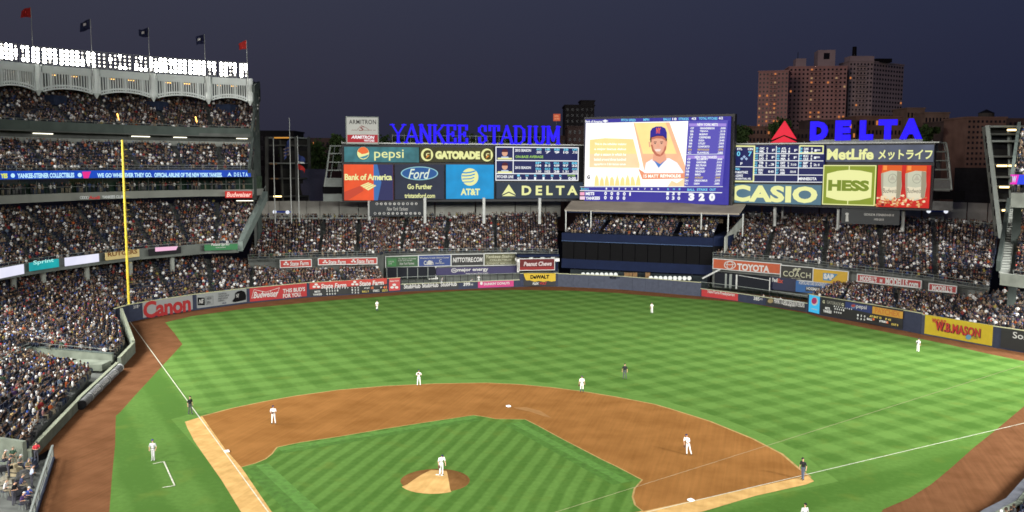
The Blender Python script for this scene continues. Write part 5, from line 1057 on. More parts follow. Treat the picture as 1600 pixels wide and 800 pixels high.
for i in range(5): y=229+i*11.1-.0; b.line([(1178,y+10.9),(1284,y+10.6)],.14,SW,'border')
for x in (1213,1248): b.line([(x,228.5),(x,284.5)],.14,SW,'border')
box(b,1249,227.5,1283.5,238.4,.25,PYL)
TM=['CHC','MIL','PIT','LAD','TB','BAL','HOU','TEX','ATL','PHI','WSH','MIA','DET','CWS','COL','ARI','OAK','SEA','KC','CLE','SF','SD','TOR','BOS']
for c in range(3):
    for r_ in range(4):
        if c==2 and r_==3: continue
        x=1180+c*35.2; y=230.4+r_*11.1; k_=c*4+r_
        b.text(TM[(k_*2)%24],x+7,y,x+14.5,y+3.6,SW,.05); b.text(TM[(k_*2+1)%24],x+7,y+4.6,x+14.5,y+8.2,SW,.05); b.text('%d'%(20+k_),x+.5,y,x+5,y+3.4,SCY,.03); b.text('%d'%(40+k_),x+.5,y+4.6,x+5,y+8,SCY,.03)
        if r_<3: b.text(str((k_*3)%8),x+18,y,x+20.4,y+3.6,SW,.04); b.text(str((k_*5+2)%7),x+18,y+4.6,x+20.4,y+8.2,SW,.04)
        b.text(('F' if r_<2 else ['.3','7:10','2:1'][c]) if r_<3 else ('8:40','10:10')[c],x+(27 if r_<2 and c<2 else 23),y+2.5,x+31.5,y+6.2,SW,.03)
b.text('MINNESOTA',1252,276.4,1279,281,SW,.04)
b=scr('slate blue screen with huge pale yellow rounded capitals',1135,1281.5,Dr(1135),Dr(1281),(287.8,288.6),(316.8,319.6),(88,122,140),var=.08)
b.text('CASIO',1141.5,290,1277,316.2,PYL,.05,0,1.05)
b=scr('grey blue screen with pale yellow lettering in two scripts',1287.5,1453.5,Dr(1287),Dr(1453),(228,225.3),(252.8,253),(88,94,112),var=.2)
b.text('MetLife',1289,232.5,1364,249.8,PYL,.035); b.text('メットライフ',1371,233.3,1452.5,249.5,PYL,.03)
b=scr('green screen with a pale rounded shield and dark green capitals',1284.3,1366.2,Dr(1284),Dr(1366),(258.3,257.8),(319.3,322),(140,155,48),var=.05)
b.line([(1285,259),(1365.6,258.4),(1365.6,321.2),(1285,318.6),(1285,259)],.18,PYL,'border'); b.line([(1325,259),(1325,320)],.18,PYL,'border')
b.poly([(1290.5,271.5),(1308,267),(1325,265.3),(1343,266.3),(1360.5,269.8),(1360.5,308.5),(1343,312.6),(1325,313.8),(1308,312.3),(1290.5,307.5)],PYL,'shield'); b.text('HESS',1293,281.3,1357,298.6,emi('scr_hess',(122,140,40)),.06)
b=scr('red screen showing two white paper cups with script among popcorn',1368.8,1450.5,Dr(1368),Dr(1450),(258.3,257.8),(323,325.5),(205,42,35),var=.15)
OR=emi('scr_cup_amber',(225,95,35)); CUP=emi('scr_cup',(205,205,180),.95,.05); CUP2=emi('scr_cup2',(235,225,195),.95)
for x0,sh in ((1376,0),(1414,2)):
    b.poly([(x0,258.5),(x0+31,258.5),(x0+31,270),(x0-1,273)],OR,'drink'); b.poly([(x0-1,271),(x0+14,266.6),(x0+30,267.5),(x0+32,290),(x0+30,309),(x0+16,313.5),(x0+3,310),(x0,291)],CUP,'cup'); b.poly([(x0+1,291),(x0+16,293),(x0+31.5,290),(x0+30,307),(x0+16,311),(x0+3,307.5)],CUP2,'cup_band'); b.ell(x0+17,279,7,7.5,emi('scr_crest_ring',(165,165,145)),'crest'); b.ell(x0+17,279,5.9,6.4,CUP,'crest'); b.text('Budweiser',x0+2,294.5,x0+30.5,301.5,emi('scr_script_dark',(90,80,70)),0,.3); b.poly([(x0+12,281.5),(x0+17,273.5),(x0+22,281.5)],emi('scr_crest',(185,180,160)),'crest')
pc=[emi('scr_pop1',(240,215,175)),emi('scr_pop2',(225,170,110)),emi('scr_pop3',(200,110,70))]
for x0 in (1376,1414):
    b.poly([(x0+24,267.3),(x0+31,268.3),(x0+32,290),(x0+30,308.5),(x0+24.5,311)],emi('scr_cup_shade',(160,150,125),.95),'cup_shade'); b.poly([(x0-1,271.5),(x0+2.6,270.3),(x0+4,309.8),(x0+2.6,309.6),(x0,291)],emi('scr_cup_shade2',(178,168,145),.95),'cup_shade'); b.rect(x0+2,259,x0+8,266,emi('scr_amber_hi',(250,150,70)),'drink')
for i in range(80): b.ell(1371+random.random()*77,308+random.random()*14.5+(0 if i%3 else -3),1.5+random.random()*1.3,1.1+random.random(),pc[i%3],'popcorn',n=7)
b.ell(1383,319.5,2.6,2.2,emi('scr_darkred',(120,15,20)),'popcorn',n=10)
# roof top sign
b=Board('billboard','white rooftop billboard with black capitals, a red script and a red lower band','billboard',543.5,591.5,188,189.5,(183,184.5),(224,224),m=emi('lit_white_panel',(190,190,180),.9,.05),depth=1.2,zref=16.2)
b.frame(.2,STEEL); b.text('ARMITRON',547,187,589,194,prt((40,40,45)),.015,0,1.1); b.text('your    instant in',550,202,588,205,prt((170,70,60)),0,.4); b.text('S',562,197.5,571,204.5,prt((190,50,45)),.01,.3); b.line([(560,202),(566,196),(574,200),(578,203)],.08,prt((180,60,50)))
b.rect(544,210.5,591.2,222.5,emi('lit_red_panel',(180,40,50),.9),'red_band'); b.text('ARMITRON',550,211.8,586,217,SW,.03,.2); b.text('WATCHES',570,218,586,221.3,SW,.03,.2)
# letters on the roof line: blue lit serif capitals built stroke by stroke
BL_=emi('blue_neon',(34,8,245),1.25); BLe=mat('letter_return_blue',(.03,.03,.16))
GLY={'Y':(1.0,[[(0,1),(.5,.45),(1,1)],[(.5,.45),(.5,0)]],[(.0,1),(1.,1),(.5,0)]),'A':(1.,[[(.0,0),(.5,1),(1.,0)],[(.22,.33),(.78,.33)]],[(0,0),(1,0)]),'N':(1.,[[(.12,0),(.12,1),(.88,0),(.88,1)]],[(.12,0),(.12,1),(.88,1)]),'K':(1.,[[(.14,0),(.14,1)],[(.88,1),(.18,.45)],[(.4,.62),(.92,0)]],[(.14,0),(.14,1),(.88,1),(.92,0)]),
'E':(.85,[[(.14,0),(.14,1)],[(.14,1),(.85,1)],[(.14,.5),(.65,.5)],[(.14,0),(.88,0)],[(.85,1),(.85,.78)],[(.88,0),(.88,.24)],[(.65,.6),(.65,.4)]],[(.14,0),(.14,1)]),
'S':(.8,[[(.8,.72),(.78,.97),(.4,1),(.14,.86),(.14,.68),(.45,.52),(.8,.38),(.84,.16),(.5,0),(.18,.04),(.14,.3)]],[]),'T':(.9,[[(.5,0),(.5,1)],[(.06,1),(.94,1)],[(.06,1),(.06,.75)],[(.94,1),(.94,.75)]],[(.5,0)]),
'D':(1.,[[(.14,0),(.14,1),(.55,1),(.86,.8),(.9,.5),(.86,.2),(.55,0),(.14,0)]],[(.1,0),(.1,1)]),'I':(.45,[[(.5,0),(.5,1)]],[(.5,0),(.5,1)]),'U':(1.,[[(.14,1),(.14,.25),(.3,.03),(.5,0),(.7,.03),(.86,.25),(.86,1)]],[(.14,1),(.86,1)]),'M':(1.15,[[(.1,0),(.1,1),(.5,.2),(.9,1),(.9,0)]],[(.1,0),(.9,0),(.1,1),(.9,1)])}
def sign_letters(txt,x0,x1,ybase,h_px,Df,label_root,sw,serif=True,space=.18):
    cs_=[] ; tot_=0
    for ch in txt:
        w_=GLY[ch][0] if ch!=' ' else .55; cs_.append((ch,tot_,w_)); tot_+=w_+space
    tot_-=space; k_=0; cnt={}
    bd=Board('rooftop_sign',label_root,'sign',x0,x1,Df(x0),Df(x1),(ybase[0]-h_px[0],ybase[1]-h_px[1]),ybase,zref=16.2)
    for ch,u,w_ in cs_:
        if ch==' ': continue
        a=u/tot_*bd.w; ww=w_/tot_*bd.w; H_=bd.h; mb=MB()
        def P(p): return (a+p[0]*ww,0,p[1]*H_)
        for st_ in GLY[ch][1]:
            for p,q in zip(st_[:-1],st_[1:]):
                vert=abs(p[0]-q[0])*ww<abs(p[1]-q[1])*H_*.6; thin=(ch in 'A' and p[0]==.0) or (ch=='Y' and q==(1,1)) or (ch=='E' and p[1]==q[1])
                p3,q3=Vector(P(p)),Vector(P(q)); dd=(q3-p3).normalized()*sw*.35; mb.bar(p3-dd,q3+dd,.5,sw*(.6 if thin else 1.) if vert else sw*.55,up=(0,1,0)) if False else mb.bar(p3-dd,q3+dd,sw*(.6 if thin else 1.) if vert else sw*.6,.5,up=(0,1,0))
        if serif:
            for p in GLY[ch][2]: p3=Vector(P(p)); o_=sw*.9; mb.bar(p3-Vector((o_,0,0)),p3+Vector((o_,0,0)),sw*.4,.52,up=(0,1,0))
        l_=bd.add(mb,'letter',BL_)
    mb=MB()
    for i in range(int(bd.w/1.3)): mb.bar((i*1.3,.45,-.5),(i*1.3,.45,H_*.45),.06)
    mb.bar((0,.45,H_*.4),(bd.w,.45,H_*.4),.07); mb.bar((0,.45,0),(bd.w,.45,0),.1); bd.add(mb,'support_frame',STEEL)
    return bd
sign_letters('YANKEE STADIUM',614,873,(223,224),(27.5,26.5),Dl,'blue lit serif capitals standing on the roof of the left screens',.56)
bd=Board('rooftop_sign','big blue plain capitals standing on the roof of the right screens','sign',1261,1435,Dr(1261),Dr(1435),(190.5,184),(219.5,217),zref=16.2)
for ch,x0,x1,y0,y1 in (('D',1261,1289.5,190.5,219.5),('E',1302,1326,188.5,219.3),('L',1340.5,1361,187.8,218.6),('T',1369.5,1397,186,217.5),('A',1401.5,1434.5,184,217)):
    bd.text(ch,x0,y0,x1,y1,BL_,.075,name='letter',ext=.6)
bd.add(MB().box(0,.6,-.5,bd.w,.75,.1),'support_frame',STEEL)
REDN=emi('red_neon',(232,38,62),1.05); bd=Board('rooftop_logo','red lit triangle emblem standing left of the big blue capitals','sign',1200,1241,Dr(1200),Dr(1241),(189,188.5),(223,222.5),zref=16.2)
for pts,dp in (([(1221,188.8),(1240,217.5),(1221,210.6),(1201.5,218.5)],.5),([(1200,223),(1221,212.8),(1241,222)],.5)): bd.poly(pts,REDN,'emblem_piece',th=.5)
# ladder-like steel frames at the ends of the screens
def ladder(label,xs,Df,D0):
    """xs: (x at left, x at right, y) rows"""
    e_=Board('screen_side_frame',label,'steel frame',xs[0][0],xs[0][1],D0,D0,(xs[0][2],xs[0][2]),(xs[-1][2],xs[-1][2]))
    P=lambda x,y: PD(x,y,D0)
    L=[P(r[0],r[2]) for r in xs];R=[P(r[1],r[2]) for r in xs]; o=e_.o; off=np.array(o.location)
    def pt(mb,nm,m_): ob=mb.build(nm,m_); ob.parent=o; ob.matrix_parent_inverse=o.matrix_world.inverted(); return ob
    bpy.context.view_layer.update()
    bk=np.array([0,2.2,0])
    for i in range(len(xs)-1):
        [pt(MB().bar(p_,q_,w_),'upright',STEEL) for p_,q_,w_ in ((L[i],L[i+1],.3),(R[i],R[i+1],.3),(L[i]+bk,L[i+1]+bk,.2),(R[i]+bk,R[i+1]+bk,.2))]
    for i in range(len(xs)): mb=MB(); mb.bar(L[i],R[i],.25); mb.bar(L[i],L[i]+bk,.15); mb.bar(R[i],R[i]+bk,.15); pt(mb,'rung',STEEL)
    for i in range(len(xs)-2):
        if i%2==0: pt(MB().bar(L[i]*.5+R[i]*.5+bk,L[i+1]*.5+R[i+1]*.5+bk,1.0,.1),'service_panel',GREY)
    return pt,L,R
pt,L,R=ladder('narrow steel ladder frame widening downward at the left end of the screens',[(516,535.5,228),(514,535.5,240),(512,535.5,253.5),(510.5,535.5,266),(508.5,535.5,279),(506.5,535.5,291)],None,190.5)
pt(MB().quad(L[4]+[0,.3,0],R[4]+[0,.3,0],R[5]+[0,.3,0],L[5]+[0,.3,0]),'panel',STEEL)
pt(MB().slab([PD(505,303,190.5),PD(535,303,190.5)],[PD(505,303,190.5)+[0,.4,0],PD(535,303,190.5)+[0,.4,0]],1.6),'panel',STEEL)
pt(MB().slab([PD(504,292,191),PD(535,292,191)],[PD(504,292,191)+[0,.4,0],PD(535,292,191)+[0,.4,0]],1.4),'black_band',BLACK)
pt,L,R=ladder('narrow steel ladder frame widening downward at the right end of the screens',[(1456,1478,223),(1456,1481,237),(1456,1482.5,251),(1456,1484,265),(1456,1485.5,280),(1455,1487,296)],None,163)
pt(MB().slab([PD(1455,281,162.8),PD(1485,282,162.8)],[PD(1455,281,162.8)+[0,.3,0],PD(1485,282,162.8)+[0,.3,0]],2.),'panel',GREY)
pt(MB().slab([PD(1454,314,163),PD(1489,315,163)],[PD(1454,314,163)+[0,.4,0],PD(1489,315,163)+[0,.4,0]],1.7),'panel',GREY)
pt(MB().slab([PD(1455,297,163.3),PD(1508,298,163.3)],[PD(1455,297,163.3)+[0,.4,0],PD(1508,298,163.3)+[0,.4,0]],1.7),'black_band',BLACK)
# crossbars seen between the centre screen and its neighbours
for (x0,x1,D0,lab) in ((903,914,201,'thin steel crossbars in the gap left of the centre screen'),(1137,1145,186,'thin steel crossbars in the gap right of the centre screen')):
    e_=Board('screen_tie_bars',lab,'steel frame',x0,x1,D0,D0,(228,228),(285,285))
    for i in range(5): e_.add(MB().box(0,0,e_.h*i/4.4,e_.w,.25,e_.h*i/4.4+.2),'rung',STEEL)
# ================================================================ TOWERS, FLAGPOLES, CITY
RST=mat('ramp_steel',(.05,.052,.048),.6,.2,.5)
def tower_frame(label,xl,xr,D,ys,lean,lights,yb):
    e_=empty('ramp_tower',W((xl+xr)/2,D,0),label,'tower')
    top=ys[0]; 
    bk=np.array([.6,5.,0])
    def X(x,y): return x+lean*(y-top)
    a=PD(X(xl,top),top,D);b=PD(X(xl,yb),yb,D); part(MB().bar(a,b,.55,.6),'column',STEEL if xl>1000 else RST,e_); part(MB().bar(a+bk,b+bk,.7,.7),'column',RST,e_)
    a2=PD(xr,top,D);b2=PD(xr,yb,D); part(MB().bar(a2,b2,.7,.7),'column',RST,e_)
    for i,y in enumerate(ys): 
        part(MB().slab([PD(X(xl-3 if i==0 else xl,y),y,D),PD(xr,y,D)],[PD(X(xl,y),y,D)+bk,PD(xr,y,D)+bk],.32),'floor_slab',STEEL if i in (0,2) else RST,e_)
        if i and i<len(ys): part(MB().slab([PD(X(xl,y),y,D)+bk*.9,PD(xr,y,D)+bk*.9],[PD(X(xl,y),y,D)+bk,PD(xr,y,D)+bk],1.4),'parapet_panel',DARK,e_)
    part(MB().quad(PD(X(xl,yb)+3,yb,D)+bk,PD(xr,yb,D)+bk,PD(xr,top,D)+bk,PD(X(xl,top)+3,top,D)+bk),'rear_wall',mat('ramp_wall',(.022,.022,.021),.8,.3,.3),e_)
    c=PD(X(xl,top)*.45+xr*.55,top,D+3);d=PD(X(xl,yb)*.55+xr*.45,yb,D+3); part(MB().bar(c,d,.45,.45),'inner_column',STEEL if xl>1000 else RST,e_)
    for x,y,w_,m_ in lights: a=PD(x,y,D+.8); a=a+np.array([0,-1.2,0]); part(MB().bar(a,a+np.array([w_*1.1,0,0]),.3,.3),'strip_light',m_,e_)
LWM=emi('warm_tube',(255,222,150),4.)
tower_frame('slanted steel ramp tower with lit landings at the right edge',1543,1604,150,[196,208,219,243,256,275,290,312,327,352],.118,[(1571,203.5,1.2,LWM),(1555,259,1.4,LWM),(1573,259,1.3,LWM),(1559,292,1.3,LWM),(1578,292,1.2,LWM),(1563,328,1.3,LWM),(1582,328,1.,LWM),(1569,365.5,1.,LWM)],372)
tower_frame('dim steel ramp tower with warm lit landings behind the left flagpoles',462,417,205,[214,226,254,278,306],.02,[(433,215.5,3.4,emi('amber_tube',(210,145,60),1.)),(426,256,1.6,emi('dim_amber2',(70,50,30),1.)),(428,279,1.6,emi('dim_amber2',(70,50,30),1.)),(432,306.5,1.8,LWM)],330)
for i,(xt,xb,yt,yb,D,lab) in enumerate(((425.5,430,217,345,187,'bare pale flagpole furthest left above the left bleachers'),(450.5,455.5,185,348,187,'tall pale flagpole with a striped flag above the left bleachers'),(465,467.5,213,340,189,'shorter pale flagpole with a red, white and blue flag above the left bleachers'))):
    a=W(xb,D,11.3); z1=PD(xt,yt,D)[2]; f_=empty('flagpole',a,lab,'flagpole'); lean=np.array([0,0,0])
    MB().tube((0,0,0),(0,0,z1-a[2]),.13,.07,8).build('pole',STEELL,f_)
    if i==1:
        vs,fs=flag_mesh(1.1,2.6,2.,.6); fl_=new_mesh('flag',vs,fs,mat('flag_navy',(.02,.03,.10)),f_); fl_.location=(-.1,0,(z1-a[2])*.80)
        for k_ in range(3): vs,fs=flag_mesh(1.3,.3,2.+k_*.2,1.); g_=new_mesh('stripe',vs,fs,mat('flag_stripe',(.12,.09,.09)),fl_); g_.location=(.1,-.15,-1.6-k_*.7)
    if i==2:
        vs,fs=flag_mesh(1.5,1.4,1.,1.1,1); fl_=new_mesh('flag',vs,fs,mat('flag_navy',(.02,.03,.10)),f_); fl_.location=(.1,0,(z1-a[2])*.80)
        for k_,m_ in enumerate((FSTR,FRED)): vs,fs=flag_mesh(1.5,[.4,1.2][k_],1.+k_*.3,1.1,1); g_=new_mesh('stripe',vs,fs,m_,fl_); g_.location=(0.,-.12,-1.6-k_*.5)
# city
def col_at(px,D): return W(px,D,0)
WLIT=emi('lit_window',(220,135,75),.8); WLIT2=emi('lit_window_pale',(200,165,120),.6); WDK=mat('dark_window',(.012,.012,.016),.3,.2)
def block(name,label,x0,x1,D,ytop,m_,rows=0,cols=0,lit=0.,depth=18,zb=0.,cat='building',wf=.45,hf=.45,balc=(),roof=None,litcols=(),ang=0.,parent=None,zmin=24,right=True):
    a=W(x0,D,0.);b=W(x1,D+ang,0.); z=PD((x0+x1)/2,ytop,D)[2]; d=b-a; L_=np.linalg.norm(d); rz=math.atan2(d[1],d[0])
    e_=empty(name,a,label,cat,None,rz) if parent is None else parent[0]
    def pl(mb,nm,mt):
        ob=mb.build(nm,mt); 
        if parent is None: ob.parent=e_
        else:
            ob.parent=e_; rel=parent[1].inverted()@(Matrix.Translation(Vector(a))@Matrix.Rotation(rz,4,'Z')); ob.matrix_basis=rel
        return ob
    pl(MB().box(0,0,zb,L_,depth,z),'wall',m_); pl(MB().box(-.3,-.3,z,L_+.3,depth+.3,z+.5),'parapet',m_)
    dkm=MB()
    if rows:
        hz=(z-zmin)/rows
        for r_ in range(rows):
            for c in range(cols):
                u=(c+.5)/cols*L_; w_=wf*L_/cols/2; zz=z-(r_+.6)*hz
                if zz<zmin-2: continue
                if c in balc:
                    bb_=MB().box(u-L_/cols*.48,-1.2,zz-hz*.38,u+L_/cols*.48,0,zz-hz*.22)
                    if r_<300: pl(bb_,'balcony',m_)
                islit = rng.random()<(lit if c not in litcols else .62)
                if islit: pl(MB().box(u-w_,-.12,zz-hz*hf/2,u+w_,-.02,zz+hz*hf/2),'lit_window',WLIT if rng.random()<.7 else WLIT2)
                else: dkm.box(u-w_,-.1,zz-hz*hf/2,u+w_,-.02,zz+hz*hf/2)
                if right and c%2==0:
                    v=(c+.5)/cols*depth; dkm.box(L_+.02,v-w_*.8,zz-hz*hf/2,L_+.1,v+w_*.8,zz+hz*hf/2)
        if dkm.v: o=pl(dkm,'windows',WDK); o['kind']='stuff'
    return e_,Matrix.Translation(Vector(a))@Matrix.Rotation(rz,4,'Z'),L_,z,pl
BR=mat('tower_brick',(.50,.30,.27),.9,.12,.15); BR2=mat('tower_brick_grey',(.42,.345,.34),.9,.12,.15); BRD=mat('old_brick',(.16,.095,.075),.9,.25,.2); BRD2=mat('old_brick_dark',(.085,.06,.055),.9,.25,.2); BRB=mat('buff_brick',(.21,.15,.115),.9,.2,.2)
for m_ in (BR,BR2,BRD,BRD2,BRB): pass
t_=block('apartment_tower','slender reddish apartment tower with rows of lit balconies, leftmost on the skyline',1178,1224,430,115,BR,22,8,.07,depth=12,balc=(3,4),litcols=(2,4),ang=-5)
t_=block('apartment_tower','wide reddish grey apartment slab with a tall roof block behind the red triangle',1225,1314,445,108,BR,23,14,.05,depth=14,balc=(5,6,7,11),litcols=(5,),ang=-4)
t_[4](MB().box(t_[2]*.5,2,t_[3],t_[2]*.8,12,t_[3]+8.5),'roof_block',BR2); t_[4](MB().box(t_[2]*.6,1.8,t_[3]+4,t_[2]*.7,2,t_[3]+7),'roof_window',WDK); t_[4](MB().box(t_[2]*.12,2,t_[3],t_[2]*.3,10,t_[3]+4.5),'roof_block',BR2); t_[4](MB().bar((t_[2]*.17,5,t_[3]+4),(t_[2]*.17,5,t_[3]+8),.25),'aerial',DARK)
t_=block('apartment_tower','broad grey brown apartment tower with dark balconies and a chimney, rightmost of the tall three',1317,1354,448,99,BR2,23,7,.01,depth=14,balc=(2,3,4),right=False)
e2=t_; t2b=block('w','',1354,1401,448,100,BR2,23,11,.006,depth=14,balc=(),ang=14,parent=(t_[0],t_[1]))
t_[4](MB().tube((4.5,6,t_[3]),(4.5,6,t_[3]+8),1.2,1.,10),'chimney',DARK); t_[4](MB().box(1,2,t_[3],13,10,t_[3]+3),'roof_block',BR2); t_[4](MB().box(14,2,t_[3],22,10,t_[3]+1.8),'roof_block',DARK)
block('dark_office_block','black stepped block rising behind the end of the blue serif letters',881,926,330,167,mat('black_block',(.028,.027,.028)),10,6,.0,depth=16)
t_=block('dark_office_block','small black block top stepping above its lower neighbour',905,926,331.5,160,mat('black_block',(.03,.029,.03)),0,0,depth=10)
b=Board('lit_billboard','small orange lit billboard with faint lettering left of the black block','billboard',864.5,875.5,300,300,(178,178),(189,189),m=emi('orange_lit',(190,88,62),.9),depth=.5); b.text('OPEN\n24 HRS',866,180,874,187,emi('orange_pale',(225,150,110)),.02); b.add(MB().box(b.w*.4,.1,-9,b.w*.5,.4,0),'post',STEEL)
LOWC=[('dark brick apartment block behind the red triangle sign',1159,1215,300,200,BRD,6,10,.03),('dark brick walk-up with faint windows behind the letters, left part',1215,1262,290,205,BRD2,5,8,.02),('dark brick building with a stepped top behind the big blue E',1262,1330,300,190,BRD2,6,12,.03),('brown brick apartment row behind the big blue T',1330,1400,310,184,BRD,6,12,.03),('buff stepped building right of the tall grey tower',1408,1436,380,171,BRB,6,5,.02),('low dark buff building just left of the water tank roofs',1436,1474,370,178,BRB,5,7,.02),('dim brick building behind the right screens with fire escapes',1466,1500,280,192,BRD2,9,7,.01),('large dark brick wall building between the screens and the right ramp tower',1500,1560,260,186,BRD,11,9,.01),('far low block at the right edge behind the ramp tower',1556,1625,300,188,BRD2,8,9,.01),
('dim orange lit brick building behind the left flagpoles',470,486,260,232,mat('orange_brick',(.30,.10,.04)),3,3,0.),('dark low block left of the flagpoles',408,462,290,207,DARK,4,6,.02),('dark roof line building behind the left ladder frame',462,545,330,218,BRD2,4,12,.02),('low dark block behind the left screens',545,640,330,222,BRD2,0,0,0.),('dark terrace of houses behind the blue serif letters',640,760,330,219,BRD2,4,14,.04),('dark brick block behind the last blue serif letters',760,885,320,214,BRD2,4,14,.05),('dark low block to the left of the tall centre screen',885,945,300,200,BRD2,6,8,.0),('dim low building right of the centre screen',1125,1165,320,208,DARK,3,5,0.)]
for lab,x0,x1,D,yt,m_,r_,c_,l_ in LOWC: block('city_building',lab,x0,x1,D,yt,m_,r_,c_,l_,depth=14,zmin=21)
for i,(x,y,D,lab) in enumerate(((1541,180,262,'round dark rooftop water tank above the large brick wall building'),(1466,178,372,'small rooftop water tank on the buff buildings'),(1500,186,300,'tiny distant rooftop water tank'))):
    q=PD(x,y,D); o=empty('water_tank',q-[0,0,3],lab,'water tank'); s_=[3.2,2.2,1.6][i]*.7; MB().tube((0,0,0),(0,0,s_*1.6),s_,s_*.95,14).build('tank',mat('tank_wood',(.05,.045,.04)),o); MB().tube((0,0,s_*1.6),(0,0,s_*2.1),s_*1.05,.1,14).build('tank_roof',DARK,o); mb=MB()
    for k_ in range(4): mb.bar((s_*.7*(-1)**k_,s_*.7*(1 if k_<2 else -1),-4),(s_*.7*(-1)**k_,s_*.7*(1 if k_<2 else -1),0),.2)
    mb.build('legs',DARK,o)
wallm=MB(); 
# dark boundary structure behind screens (stadium exterior shell seen between frames)
o=Board('stadium_shell','dark blue grey hoarding between the flagpoles and the left ladder frame','hoarding',470,512,210,208,(264,264),(318,318),m=mat('shell_navy',(.04,.042,.07),.8,.1),depth=.5)
o=Board('stadium_shell','dark service wall filling the space between the right ladder frame and the ramp tower','hoarding',1488,1546,200,196,(262,262),(330,330),m=DARK,depth=.5)
# trees
def tree(px,D,ytop,wm,label,seed):
    rg=np.random.default_rng(seed); base=W(px,D,0); z=PD(px,ytop,D)[2]; e_=empty('tree',base,label,'tree')
    mb=MB(); mb.tube((0,0,0),(0,0,z*.62),.45,.22,7)
    for k_ in range(7):
        a=rg.random()*6.28; z0=z*(.35+.4*rg.random()); mb.tube((0,0,z0),(math.cos(a)*wm*.6,math.sin(a)*wm*.6,z0+wm*.7),.14,.05,5)
    mb.build('trunk',mat('bark',(.05,.04,.03),.9),e_)
    cl=[(rg.normal(0,wm*.38),rg.normal(0,wm*.38),z-wm*.5-abs(rg.normal(0,wm*.75))) for _ in range(22)]+[(0,0,z-wm*.35)]
    n=1500; ci=rg.integers(0,len(cl),n); P=np.array(cl)[ci]+rg.normal(0,wm*.16,(n,3)); P[:,2]=np.minimum(P[:,2],z)
    A=rg.normal(0,1,(n,3));A/=np.linalg.norm(A,axis=1)[:,None]; B=np.cross(A,rg.normal(0,1,(n,3)));B/=np.linalg.norm(B,axis=1)[:,None]; s_=.28+.3*rg.random(n)
    V=np.stack([P+A*s_[:,None],P+B*s_[:,None],P-A*s_[:,None],P-B*s_[:,None]],1).reshape(-1,3)
    new_mesh('crown',V.tolist(),[(4*i,4*i+1,4*i+2,4*i+3) for i in range(n)],mat('night_foliage',(.035,.06,.02),.8,.4,.5),e_)
TR=[(482,250,214,5,'dark tree crown left of the left ladder frame'),(498,262,217,5,'low dark tree crown directly left of the ladder frame'),(527,240,210,3.2,'small round dark tree just left of the white rooftop billboard'),(602,270,210,5,'dark tree between the billboard and the blue letters'),(622,262,214,4,'low dark tree behind the first blue letter'),(640,255,208,4,'dark tree crown behind the letter A'),(692,258,206,6,'broad dark tree behind the first blue double letters'),(735,262,208,6,'dark tree behind the gap between the two blue words'),(780,260,203,6,'tall dark tree behind the first letters of the second word'),(806,255,205,6,'dark tree behind the middle of the second word'),(838,262,207,5,'dark tree near the end of the second word'),(1150,262,196,3.4,'small dark tree right of the centre screen'),(1215,262,184,3.5,'dark tree just behind the tip of the red triangle'),(1437,268,196,3,'small dark tree behind the last big blue letter'),(430,300,205,6,'dark tree behind the left ramp tower')]
for i,t in enumerate(TR): tree(*t[:5],seed=50+i)
# slack net cable crossing the view
a=PD(700,853,30.);b=PD(1760,519.5,46.); o=MB().tube(a,b,0.006,.009,6).build('net_cable',mat('cable_pale',(.16,.14,.09))); tag(o,'thin pale cable strung across the view over the right side of the field','cable')
# camera well and dugout corner bottom left
cwell=empty('camera_well',(-33,6,0),'sunken photographers bay with pale concrete walls and a grey rail at the bottom left','bay')
part(MB().slab([(-33.2,12.8,1.75),(-33.2,12.4,1.75)],[(-62,10.4,3.6),(-62,10.,3.6)],2.4),'side_wall',PC,cwell)
part(MB().prism([(-60,8.5),(-33,12.3)]+[tuple(G(x,y,0)[:2]) for x,y in ((78,712),(56,776),(20,880))]+[(-50,-8)],-.55,-.15),'floor',CONCD,cwell)
for k_ in range(5): part(MB().prism([(-60+k_*.0,8.5-k_*.2),(-37-k_*2.2,11.8),(-33.5-k_*2.2,5),(-56,-6)],-.2+k_*.45,.25+k_*.45),'step',CONC,cwell)
rl=empty('dugout_rail',(-28,6,0),'grey padded steel rail in front of the photographers at the bottom left','railing')
PR=[tuple(G(x,y,1.1)[:2]) for x,y in ((82,697),(60,762),(47,803),(20,880))]
for a,b in zip(PR[:-1],PR[1:]):
    a=np.array([*a,0.]);b=np.array([*b,0.]); 
    for z,w_ in ((1.12,.16),(.72,.06),(.36,.06)): part(MB().bar(a+up*z,b+up*z,w_),'rail',STEEL,rl)
    for t_ in (0,.5): q=a+(b-a)*t_; part(MB().bar(q,q+up*1.1,.1),'post',STEEL,rl)
    part(MB().bar(a+up*.1,b+up*.1,.3,.2),'kerb',WALLB,rl)
for i,(a,b) in enumerate((((-38,9,.9),(-30,6.2,1.1)),((-35,3.2,.4),(-27,3,1.1)),((-34,5.4,1.5),(-30.5,1.2,1.2)))): part(MB().bar(a,b,.09),'brace',DARK,rl)
